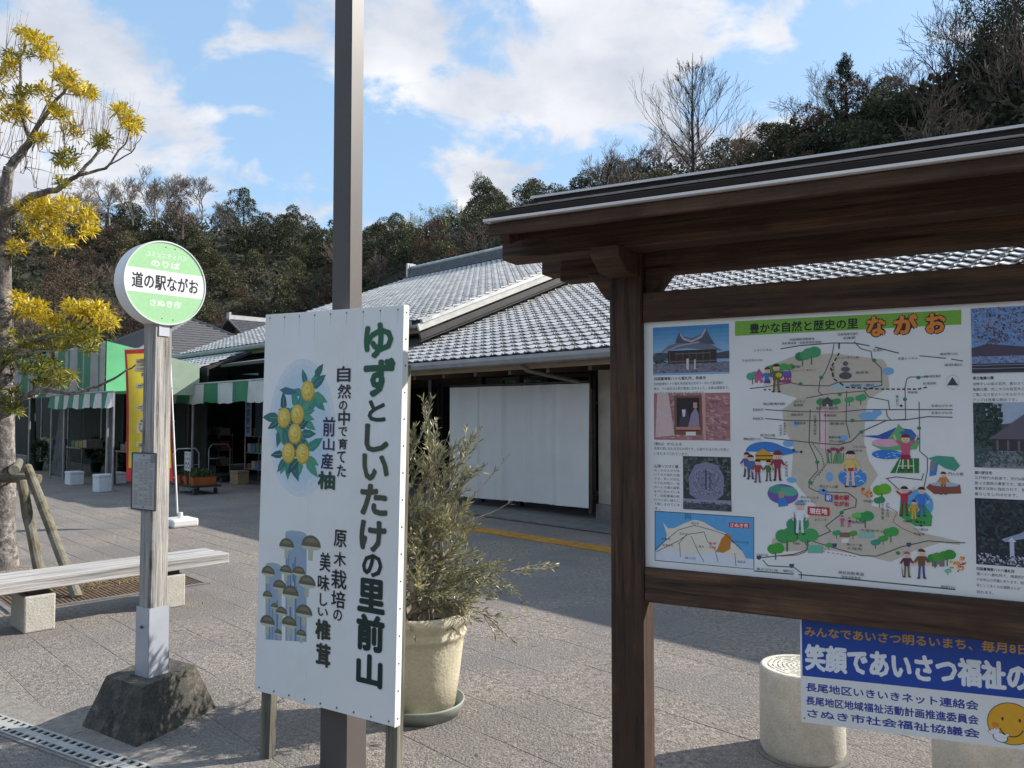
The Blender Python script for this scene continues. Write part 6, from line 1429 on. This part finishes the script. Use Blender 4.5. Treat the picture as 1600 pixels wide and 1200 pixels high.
# ------------------------------------------------------------------ olive tree in its pot
def mk_olive():
    P = Vector((-.50, 4.33, 0)); random.seed(31)
    MP = mat('pot_cream', (.62, .56, .40), (.50, .45, .32), scale=7, rough=.75, bump=.25, bscale=50, c3=(.56, .50, .37), s3=4, speck=(60, .9, 1.08))
    t = thing('plant_pot', 'large cream coloured pot with a rolled rim on a saucer behind the tall vertical sign', 'pot', P)
    mb = MB(); R = .262
    mb.lathe(P, [(0, .035), (.165, .035), (.19, .04), (.215, .20), (.236, .38), (.240, .415), (.252, .425), (.254, .44), (.246, .452), (.244, .47), (.262, .492), (.272, .515), (.268, .54), (.252, .55), (.232, .545), (.222, .52), (.215, .40), (0, .40)], n=56)
    mb.build('pot_body', MP, t, smooth=True)
    mb = MB(); mb.lathe(P, [(0, .012), (.20, .012), (.235, .075), (.243, .075), (.242, .065), (.212, 0), (0, .0)], n=48); mb.build('saucer', mat('saucer_grey_green', (.30, .33, .29), (.22, .25, .22), scale=6, rough=.6), t, smooth=True)
    mb = MB(); n = 14
    mb.lathe(P, [(0, .455), (.08, .47), (.15, .462), (.22, .45)], n=24); mb.build('soil', mat('potting_soil', (.05, .035, .025), (.025, .018, .014), scale=40, rough=1, bump=.8), t)
    o = thing('olive_tree', 'bushy young olive tree with narrow grey green leaves growing in the cream pot', 'tree', P+ZX*.46)
    MB_ = mat('olive_bark', (.42, .37, .30), (.20, .17, .14), scale=14, rough=.9, bump=.5, gdir=(0, 0, 1), stretch=(.3, 1, 1))
    ML = mat('olive_leaf', (.37, .35, .175), (.135, .15, .08), scale=5, rough=.38, isl=.6, trans=.25, spec=.7)
    tr = MB(); br = MB(); lf = MB()
    def leafy(pts, dens):
        for a, b in zip(pts[:-1], pts[1:]):
            L = (b-a).length; k = max(1, int(L*dens)); d = (b-a).normalized()
            for i in range(k):
                f = random.random(); p = a.lerp(b, f)
                for s in (1, -1):
                    sd = d.orthogonal().normalized(); sd.rotate(Matrix.Rotation(random.uniform(0, 6.28), 3, d)); v = (d*random.uniform(.7, 1.5)+sd*s*random.uniform(.5, .9)+ZX*random.uniform(-.05, .4)).normalized()
                    ln = random.uniform(.030, .052); w = ln*random.uniform(.15, .22); n_ = rv(); sdv = v.cross(n_).normalized(); up = sdv.cross(v)
                    b0 = len(lf.v); c = p+v*ln*.5; lf.v += [p, c+sdv*w*.5+up*w*.15, p+v*ln, c-sdv*w*.5+up*w*.15, c]
                    lf.f += [(b0, b0+1, b0+4), (b0+1, b0+2, b0+4), (b0+2, b0+3, b0+4), (b0+3, b0, b0+4)]; lf.m += [0]*4
    def shoot(p, d, ln, r, leafd, droop=0., dep=0):
        pts = [p]; q = p; K = 5
        for i in range(K):
            d = (d+rv()*.14+ZX*(.06-droop)).normalized(); q = q+d*ln/K; pts.append(q)
        br.tube(pts, [r*(1-.8*i/K)+.0006 for i in range(K+1)], n=4, cap=False)
        if leafd: leafy(pts[1:], leafd)
        if dep > 0:
            for i in range(random.randint(3, 5)):
                k = random.randint(1, K-1); dd = (d+rv()*.85+ZX*.12).normalized(); shoot(pts[k], dd, ln*random.uniform(.35, .6), r*.5, leafd or 165, droop*.8, dep-1)
    stems = [((-.03, .0), (-.10, .02), 1.00), ((.03, -.02), (.05, .02), 1.06), ((.05, .04), (.16, .05), .95), ((-.06, -.03), (-.22, -.02), .85)]
    for (bx, by), (tx, ty), H in stems:
        pts = [P+Vector((bx, by, .44))]; 
        for i in range(1, 8): f = i/7; pts.append(P+Vector((bx+(tx-bx)*f+.02*sin(i*2+bx*40), by+(ty-by)*f+.02*cos(i*1.7), .44+H*.86*f)))
        tr.tube(pts, [.024*(1-.8*i/7) for i in range(8)], n=8)
        for k in range(26):
            f = random.uniform(.08, .98); i = min(6, int(f*7)); p = pts[i].lerp(pts[i+1], f*7-i); a = random.uniform(0, 6.28)
            spread = 1.0-.55*f; d = Vector((cos(a)*spread+ .12, sin(a)*spread*.9, .35+.6*f)).normalized(); shoot(p, d, random.uniform(.24, .42)*(1.12-.35*f), .0055, 95, .04 if f > .4 else .10, 1)
        for k in range(2): shoot(pts[-1], Vector((random.uniform(-.2, .25), random.uniform(-.2, .2), 1)), random.uniform(.12, .24), .003, 60, 0, 0)
    # long reaching shoots on the right, drooping low ones over the rim
    for z, dx, dz, ln in ((.98, .9, .42, .62), (.92, 1, .30, .55), (1.10, .8, .45, .45), (.80, 1, .12, .55), (.66, 1, .06, .50), (.72, 1, .3, .5), (.62, .8, .15, .42), (.9, .6, .7, .5), (1.0, .5, .9, .45), (1.2, .35, .8, .35), (1.25, .1, 1, .36)):
        low = z < .85; shoot(P+Vector((random.uniform(-.02, .1), random.uniform(-.1, .1), z)), Vector((dx, random.uniform(-.35, .2), dz)), ln, .006, 70 if low else 16, .10 if low else 0, 1 if low else 0)
    for k in range(4): a = random.uniform(-1.8, .6); shoot(P+Vector((.0, .0, random.uniform(.52, .7))), Vector((cos(a), sin(a), .45)), random.uniform(.3, .42), .005, 90, .17, 1)
    tr.build('trunk', MB_, o, smooth=True); br.build('branches', MB_, o, smooth=True); lf.build('foliage', ML, o)
mk_olive()

# ------------------------------------------------------------------ bench on the left
def mk_bench():
    A = gnd(62, 987); B = gnd(270, 950); d = (B-A); L0 = d.length; d.normalize(); nrm = Vector((-d.y, d.x, 0))
    M = mat('bench_wood_pale', (.47, .45, .43), (.20, .19, .18), scale=30, rough=.9, bump=.8, gdir=d, stretch=(.035, 1, 1), contrast=(.33, .56), speck=(50, .85, 1.12))
    MC = mat('bench_concrete', (.50, .47, .41), (.42, .39, .34), scale=10, rough=.85, bump=.3, bscale=70, speck=(90, .88, 1.1))
    t = thing('bench', 'weathered pale timber bench on concrete block legs at the left', 'bench', (A+B)/2+nrm*.16)
    end = atY(352, 876, 7.02); e1 = (end-A).dot(d)
    for k in range(2):
        off = -.035+.11+k*.222; mb = MB(); z = .40
        mb.beam(A+d*(e1-3.1)+nrm*off+ZX*(z-.045), A+d*(e1-.02*k)+nrm*off+ZX*(z-.045), .198, .088); mb.build('plank', M, t, bevel=.008)
    for k in range(3):
        s = (0, L0, -L0)[k]; c = A+d*(s+.0)+nrm*.17
        mb = MB(); mb.box(c+ZX*.135, d*.105, nrm*.17, ZX*.135); mb.build('leg', MC, t, bevel=.012)
        mb = MB(); mb.box(c+ZX*.2925, d*.065, nrm*.14, ZX*.0225); mb.build('bracket', M_DKM, t, bevel=.003)
mk_bench()

# ------------------------------------------------------------------ drain strip and drain cover
def mk_drain():
    a = gnd(0, 1131); b = gnd(200, 1201); d = (b-a).normalized(); n = Vector((-d.y, d.x, 0)); MG = mat('drain_steel', (.42, .42, .40), (.33, .33, .32), scale=8, rough=.6, metal=.15, coord='Position')
    t = thing('drain_channel', 'slotted grey drain cover set in a concrete strip at the lower left', 'drain', a+d*.5)
    mb = MB(); s0 = a-d*1.5+ZX*.0; s1 = b+d*1.9
    for w0, w1 in ((.068, .235), (-.085, -.068)):
        L = (s1-s0).length; k = 9
        for i in range(k): mb.box(s0+d*L*(i+.5)/k+n*(w0+w1)/2+ZX*.0015, d*(L/k/2-.003), n*(w1-w0)/2, ZX*.0035)
    mb.build('channel_edging', mat('edging_concrete', (.26, .235, .205), (.18, .165, .15), scale=20, rough=.9, coord='Position', bump=.3, bscale=80, speck=(110, .8, 1.2)), t)
    L = (s1-s0).length; U = .5; k = int(L/U)
    proto = None
    mb = MB(); W = .128; rows = [(-.064, -.052), (-.020, .020), (.052, .064)]; slots = [(-.052, -.020), (.020, .052)]
    for r0, r1 in rows: mb.box(n*(r0+r1)/2+d*.248+ZX*.003, d*.248, n*(r1-r0)/2, ZX*.003)
    for j, (r0, r1) in enumerate(slots):
        m = 9; st = .496/m
        for i in range(m+1): x = st*i+(0 if j else .0); x0 = max(0, x-.010+(.0)); x1 = min(.496, x+.010); mb.box(n*(r0+r1)/2+d*((x0+x1)/2)+ZX*.003, d*(x1-x0)/2, n*(r1-r0)/2, ZX*.003)
    me = mb.mesh('drain_cover', MG)
    for i in range(k):
        o = bpy.data.objects.new('drain_cover', me); COL.objects.link(o); o.parent = t; o.location = s0+d*U*i+ZX*.003-ORG[t.name]
    mb = MB(); mb.box((s0+s1)/2+ZX*.0012, d*(s1-s0).length/2, n*.067, ZX*.0006); mb.build('channel_bed', mat('drain_dark', (.015, .015, .014), rough=1), t)
mk_drain()

# ------------------------------------------------------------------ tall banner on a pole
def mk_nobori():
    P = gnd(282, 822); top = atY(265, 536, P.y); t = thing('nobori_banner', 'yellow vertical banner with red border and dark characters on a white pole', 'banner', P)
    mb = MB(); mb.tube([P+ZX*.1, atY(277, 800, P.y), top], [.016, .014, .010], n=8); mb.build('pole', mat('pole_white', (.78, .78, .76), rough=.4), t, smooth=True)
    a = (-UX*.0 + Vector((-1, .12, 0))).normalized(); w = .76
    c1 = atY(267, 545, P.y); H = c1.z-atY(267, 752, P.y).z; m = MB(); NX, NZ = 22, 30
    def pos(s, r, d=0.):
        p = c1+a*(w*s)*(1-.03*sin(r*3))+ZX*(-H*r) - Vector((0, 1, 0))*(.045*sin(s*5+r*3)*(.3+s)+d) + Vector((.011*H*r*6, 0, 0))*.6 + a*(-.05*r*s)
        return p
    for j in range(NZ+1):
        for i in range(NX+1): m.v.append(pos(i/NX, j/NZ))
    for j in range(NZ):
        for i in range(NX): k = j*(NX+1)+i; m.f.append((k, k+1, k+NX+2, k+NX+1)); m.m.append(1 if (i < 1 or i >= NX-1 or j == 0 or j >= NZ-3) else 0)
    cl = m.build('cloth', [mat('banner_yellow', (.74, .60, .07), (.66, .50, .06), scale=3, rough=.7, trans=.35), mat('banner_red', (.52, .055, .05), (.42, .04, .05), scale=3, rough=.7, trans=.3)], t, smooth=True)
    def place(u, v, k): return pos(1-u, 1-v, .004+k)
    A = Art(place)
    def wrapd(ch, u0, v0, u1, v1):
        A.text(ch, u0-.012, v0-.006, u1+.012, v1+.006, (226, 214, 180), .09); A.up(); A.text(ch, u0, v0, u1, v1, (44, 26, 48), .06); A.up()
    for i, ch in enumerate('手づくり市'): wrapd(ch, .2, .99-.155*(i+1)-.045, .82, .99-.155*i-.06)
    A.text('さぬき', .15, .115, .6, .165, (246, 236, 214), .04); A.build('print', cl)
    for r in (.04, .3, .55, .8, .97):
        q = pos(0, r); mb = MB(); mb.tube([q, q+Vector((.035, 0, 0))], .006, n=5); mb.build('tie_loop', M_DRUM, t)
    mb = MB(); mb.tube([c1+ZX*.01+Vector((.03, 0, 0)), c1+a*w+ZX*.01], .006, n=5); mb.build('cross_rod', M_DRUM, t)
    mb = MB(); mb.box(P+ZX*.06, UX*.20, WX*.19, ZX*.06); b = mb.build('water_base', mat('base_white', (.72, .72, .70), (.62, .62, .6), rough=.5), t, bevel=.03)
    mb = MB(); mb.tube([P+ZX*.12, P+ZX*.2], [.035, .028], n=12); mb.build('socket', M_DRUM, b)
mk_nobori()

# ------------------------------------------------------------------ yellow leafed tree at the left edge
def mk_lefttree():
    random.seed(77); Y0 = 8.3; base = gnd(2, 888); MBK = mat('bark_lichen', (.36, .33, .30), (.10, .085, .08), scale=13, rough=.95, bump=.9, contrast=(.42, .58), speck=(45, .6, 1.3), c3=(.15, .13, .125), s3=4)
    t = thing('yellow_leafed_tree', 'slender tree with whorled yellow leaves and lichened trunk at the left edge', 'tree', base)
    def A3(x, y, dy=0.): return atY(x, y, Y0+dy)
    trp = [base+ZX*-.05]+[A3(x, y) for x, y in ((2, 840), (4, 760), (3, 690), (5, 600), (6, 520), (4, 440), (5, 370), (8, 300), (14, 262))]
    mb = MB(); mb.tube(trp, [.18, .135, .125, .12, .105, .095, .085, .075, .062, .052], n=12, cap=False); nodes = []
    tk = mb.build('trunk', MBK, t, smooth=True)
    # knobbly lichen burr
    br = MB()
    def limb(pts, r0, r1, add=True):
        """smooth path through pixels (x, y, dy)"""
        P3 = [A3(*p) for p in pts]; out = []
        for i in range(len(P3)-1):
            for k in range(4): out.append(P3[i].lerp(P3[i+1], k/4)+rv()*.008)
        out.append(P3[-1]); n = len(out); br.tube(out, [r0+(r1-r0)*i/(n-1) for i in range(n)], n=6, cap=False)
        if add: nodes.extend((q, r0+(r1-r0)*i/(n-1)) for i, q in enumerate(out))
    limb([(14, 262, 0), (32, 240, 0), (47, 220, 0)], .048, .034); limb([(47, 220, 0), (38, 190, .05), (32, 150, .1), (31, 100, .1), (40, 60, .1)], .028, .006)
    limb([(47, 220, 0), (75, 172, -.1), (105, 137, -.2), (125, 128, -.25)], .028, .006); limb([(47, 220, 0), (60, 190, .3), (80, 150, .4), (85, 100, .4), (70, 75, .4)], .016, .004)
    limb([(10, 335, 0), (50, 305, -.1), (87, 297, -.2), (120, 275, -.3), (150, 242, -.3), (165, 215, -.3)], .045, .008); limb([(120, 275, -.3), (165, 262, -.4), (195, 225, -.45), (205, 195, -.5)], .018, .004); limb([(165, 262, -.4), (205, 238, -.5), (222, 212, -.5)], .009, .003)
    limb([(5, 400, 0), (40, 388, .2), (58, 370, .3), (66, 362, .3)], .03, .012); limb([(40, 388, .2), (75, 385, .2), (95, 390, .3)], .014, .004); limb([(66, 362, .3), (95, 340, .2), (130, 335, .1)], .012, .004)
    limb([(6, 552, 0), (45, 532, -.2), (95, 525, -.4), (130, 512, -.4), (150, 495, -.5)], .034, .008); limb([(45, 532, -.2), (80, 545, -.1), (115, 540, -.1)], .014, .005)
    limb([(6, 655, 0), (30, 625, -.2), (62, 608, -.3), (85, 612, -.4), (115, 615, -.5), (150, 604, -.6), (185, 588, -.7), (212, 570, -.75)], .036, .006); limb([(30, 625, -.2), (60, 618, .2), (95, 606, .3)], .014, .005)
    limb([(5, 470, 0), (-30, 430, .2), (-60, 380, .3)], .03, .01); limb([(8, 300, 0), (-20, 240, .3), (-40, 160, .4), (-30, 90, .4)], .035, .008)
    blobs = [(45, 50, 14, 12, 4, 0), (62, 66, 16, 10, 5, 0), (78, 85, 18, 10, 5, 0), (105, 120, 22, 13, 8, 0), (128, 138, 18, 10, 7, 0), (145, 148, 8, 5, 2, 0), (10, 108, 18, 16, 6, 0), (30, 85, 26, 10, 4, 1), (30, 150, 30, 16, 7, 1), (18, 176, 28, 14, 8, 0), (95, 174, 18, 10, 6, 0), (68, 138, 10, 12, 3, 0),
             (110, 200, 16, 10, 3, 0), (190, 174, 10, 10, 4, 0), (207, 194, 16, 9, 6, 0), (162, 220, 12, 9, 4, 1), (108, 246, 22, 13, 6, 1), (65, 218, 12, 7, 3, 0), (100, 286, 10, 5, 2, 1), (-20, 130, 30, 50, 10, 0), (-30, 220, 26, 40, 6, 0),
             (65, 322, 42, 14, 14, 0), (110, 326, 28, 20, 12, 0), (138, 350, 13, 20, 9, 0), (60, 352, 40, 22, 14, 0), (92, 378, 26, 8, 6, 0), (25, 388, 14, 10, 5, 0), (-25, 350, 25, 40, 8, 0),
             (27, 462, 10, 8, 3, 0), (50, 482, 26, 11, 10, 0), (80, 500, 22, 9, 8, 0), (112, 482, 18, 9, 7, 0), (150, 486, 26, 12, 10, 0), (165, 503, 16, 8, 5, 0), (110, 520, 40, 13, 12, 1), (140, 535, 13, 16, 6, 1), (60, 536, 36, 10, 8, 1), (10, 520, 20, 20, 5, 1),
             (10, 552, 20, 18, 8, 2), (60, 572, 36, 13, 12, 2), (100, 590, 22, 9, 6, 1), (10, 612, 20, 20, 8, 2), (22, 640, 14, 8, 4, 2), (-25, 600, 25, 40, 8, 2), (75, 598, 25, 8, 5, 2)]
    LY = [MB(), MB(), MB()]; spots = []
    for (x, y, rx, ry, n, k) in blobs:
        for _ in range(int(n*2.8+.5)):
            a, r = random.uniform(0, 6.28), math.sqrt(random.random()); spots.append((A3(x+rx*r*cos(a), y+ry*r*sin(a), random.uniform(-.45, .45)-(.3 if x > 90 else 0)), k))
    spots.sort(key=lambda s: min((s[0]-q).length for q, r in nodes))
    for p, k in spots:
        q, r = min(nodes, key=lambda nd: (p-nd[0]).length+(.15 if nd[0].z > p.z else 0))
        m = q.lerp(p, .5)+rv()*.04*min(1, (p-q).length*2)-ZX*.03; r0 = min(r*.6, .008); br.tube([q, m, p], [r0, r0*.7, .0025], n=4, cap=False); nodes += [(m, r0*.7), (p, .004)]
        d0 = ((p-q).normalized()*.6+ZX*.8+rv()*.25).normalized()
        nl = random.randint(11, 19)
        for i in range(nl):
            a = 2*PI*i/nl+random.random()*.5; sd = d0.orthogonal().normalized(); sd.rotate(Matrix.Rotation(a, 3, d0)); el = random.uniform(-.6, 1.6); v = (sd+d0*el).normalized()
            ln = random.uniform(.06, .115); w = ln*random.uniform(.17, .24); mbk = LY[k if random.random() < .86 else random.choice((0, 0, 1, 2))]; n_ = v.cross(sd.cross(d0)).normalized(); s2 = v.cross(n_).normalized()
            b = len(mbk.v); o = p+rv()*.012+(m-p)*(random.random()**2*.5); tip = o+v*ln-ZX*ln*random.uniform(0, .3)
            mbk.v += [o, o+v*ln*.35+s2*w*.42+n_*w*.12, o+v*ln*.7+s2*w*.4+n_*w*.12, tip, o+v*ln*.7-s2*w*.4+n_*w*.12, o+v*ln*.35-s2*w*.42+n_*w*.12, o+v*ln*.5]
            for j in range(6): mbk.f.append((b+j, b+(j+1) % 6, b+6)); mbk.m.append(0)
    # bare upright twigs
    for (x, y, rx, n) in ((130, 200, 34, 26), (60, 215, 44, 24), (25, 240, 34, 22), (180, 215, 28, 20), (150, 190, 24, 14), (15, 70, 28, 14), (100, 170, 24, 14), (90, 270, 40, 14), (200, 215, 14, 8)):
        for _ in range(n):
            p0 = A3(x+random.uniform(-rx, rx), y+random.uniform(0, 30), random.uniform(-.4, .4)); q, r = min(nodes, key=lambda nd: (p0-nd[0]).length); 
            e = p0+Vector((random.uniform(-.08, .12), random.uniform(-.1, .1), random.uniform(.2, .55))); br.tube([q, q.lerp(p0, .6)+rv()*.02, p0, e], [.005, .004, .003, .0012], n=3, cap=False); nodes.append((p0, .003))
    br.build('branches', MBK, t, smooth=True)
    cols = [((.74, .56, .03), (.52, .39, .03)), ((.36, .33, .035), (.17, .17, .025)), ((.22, .23, .035), (.085, .11, .02))]
    for k, nm in enumerate(('yellow', 'olive', 'green')):
        LY[k].build('foliage', mat('whorl_leaf_'+nm, *cols[k], scale=4, rough=.42, isl=.28, trans=.38, spec=.5), t, label=nm+' leaves of the left tree')
    # tree pit with grating and straw
    c = gnd(55, 925); pit = thing('tree_pit', 'square tree pit with rusty grating and straw under the yellow leafed tree', 'tree pit', c)
    MR = mat('grate_rust', (.16, .10, .06), (.08, .055, .04), scale=20, rough=.9, bump=.3); cc = base+Vector((.35, .15, 0))
    cr = gnd(182, 933); cc = cr-UX*.78+WX*.0; 
    m = MB(); S2 = .78
    m.box(cc+ZX*.0015, UX*S2, WX*S2, ZX*.001); m.build('pit_soil', mat('pit_soil', (.11, .07, .035), (.05, .035, .02), scale=30, rough=1, bump=.8), pit)
    for i in range(44):
        m = MB(); f = -S2+(i+.5)*2*S2/44; m.box(cc+WX*f+ZX*.005, UX*S2, WX*.011, ZX*.003); m.build('grate_bar', MR, pit)
    for s in (-1, 1):
        m = MB(); m.box(cc+UX*s*(S2+.022)+ZX*.006, UX*.02, WX*(S2+.045), ZX*.009); m.box(cc+WX*s*(S2+.022)+ZX*.006, UX*S2, WX*.02, ZX*.009); m.build('grate_frame', M_CONC, pit)
    m = MB()
    for i in range(2600):
        g = Vector((random.gauss(0, .42), random.gauss(0, .36), 0)); 
        if g.length > 1.0: continue
        p = cc-UX*.25+g+ZX*random.uniform(.012, .05); v = Vector((random.uniform(-1, 1), random.uniform(-1, 1), random.uniform(-.1, .25))).normalized(); leafcard(m, p, random.uniform(.04, .12), .004, v, ZX)
    m.build('straw', mat('straw_dry', (.46, .33, .13), (.30, .2, .08), scale=10, rough=.9, isl=.3), pit, kind='stuff')
    # log tripod: stakes and cross bars
    g = thing('tree_stake_frame', 'rough log stakes and cross bars propping the yellow leafed tree', 'tree stakes', base+Vector((.3, 0, 0)))
    ML = mat('log_stake', (.20, .165, .10), (.07, .06, .042), scale=16, rough=.95, bump=.6, gdir=(0, 0, 1), stretch=(.15, 1, 1), c3=(.20, .19, .15), s3=5)
    def log(p, q, r, nm): mb = MB(); K = 6; mb.tube([p.lerp(q, i/K)+rv()*.003 for i in range(K+1)], [r*(1+.05*sin(i*2.)) for i in range(K+1)], n=12); mb.build(nm, ML, g, smooth=False)
    f1 = gnd(66, 915); log(f1, atY(33, 752, f1.y+.25), .048, 'stake'); f2 = gnd(121, 935); log(f2, atY(43, 730, f2.y+1.0), .045, 'stake')
    f3 = gnd(-60, 905); log(f3, atY(-15, 742, f3.y+.1), .048, 'stake')
    log(A3(-60, 745, -.18), A3(62, 748, -.18), .05, 'cross_bar'); log(A3(22, 735, -.9), A3(30, 722, .8), .045, 'cross_bar')
    mb = MB(); w = A3(10, 742); mb.tube([w+Vector((cos(a)*.17, sin(a)*.17, .03*sin(3*a))) for a in [i*2*PI/16 for i in range(17)]], .012, n=5); mb.build('binding_rope', mat('rope_dark', (.10, .075, .05), rough=1), g)
mk_lefttree()
def mk_litter():
    random.seed(6); m = MB()
    for i in range(90):
        p = Vector((random.uniform(-6, 2.2), random.uniform(3.4, 9), .004)) if i % 3 else Vector((-3.2+random.gauss(0, .8), 6.2+random.gauss(0, .7), .004))
        leafcard(m, p, random.uniform(.02, .05), random.uniform(.008, .016), Vector((random.uniform(-1, 1), random.uniform(-1, 1), random.uniform(0, .25))), ZX+rv()*.4)
    m.build('fallen_leaves', mat('dry_leaf', (.30, .20, .07), (.14, .09, .04), scale=8, rough=.8, isl=.4), None, label='small dry fallen leaves scattered over the stone paving', cat='fallen leaves', kind='stuff')
mk_litter()
for s in list(bpy.data.scenes):
    if s.name == 'lettering_work': bpy.data.scenes.remove(s)
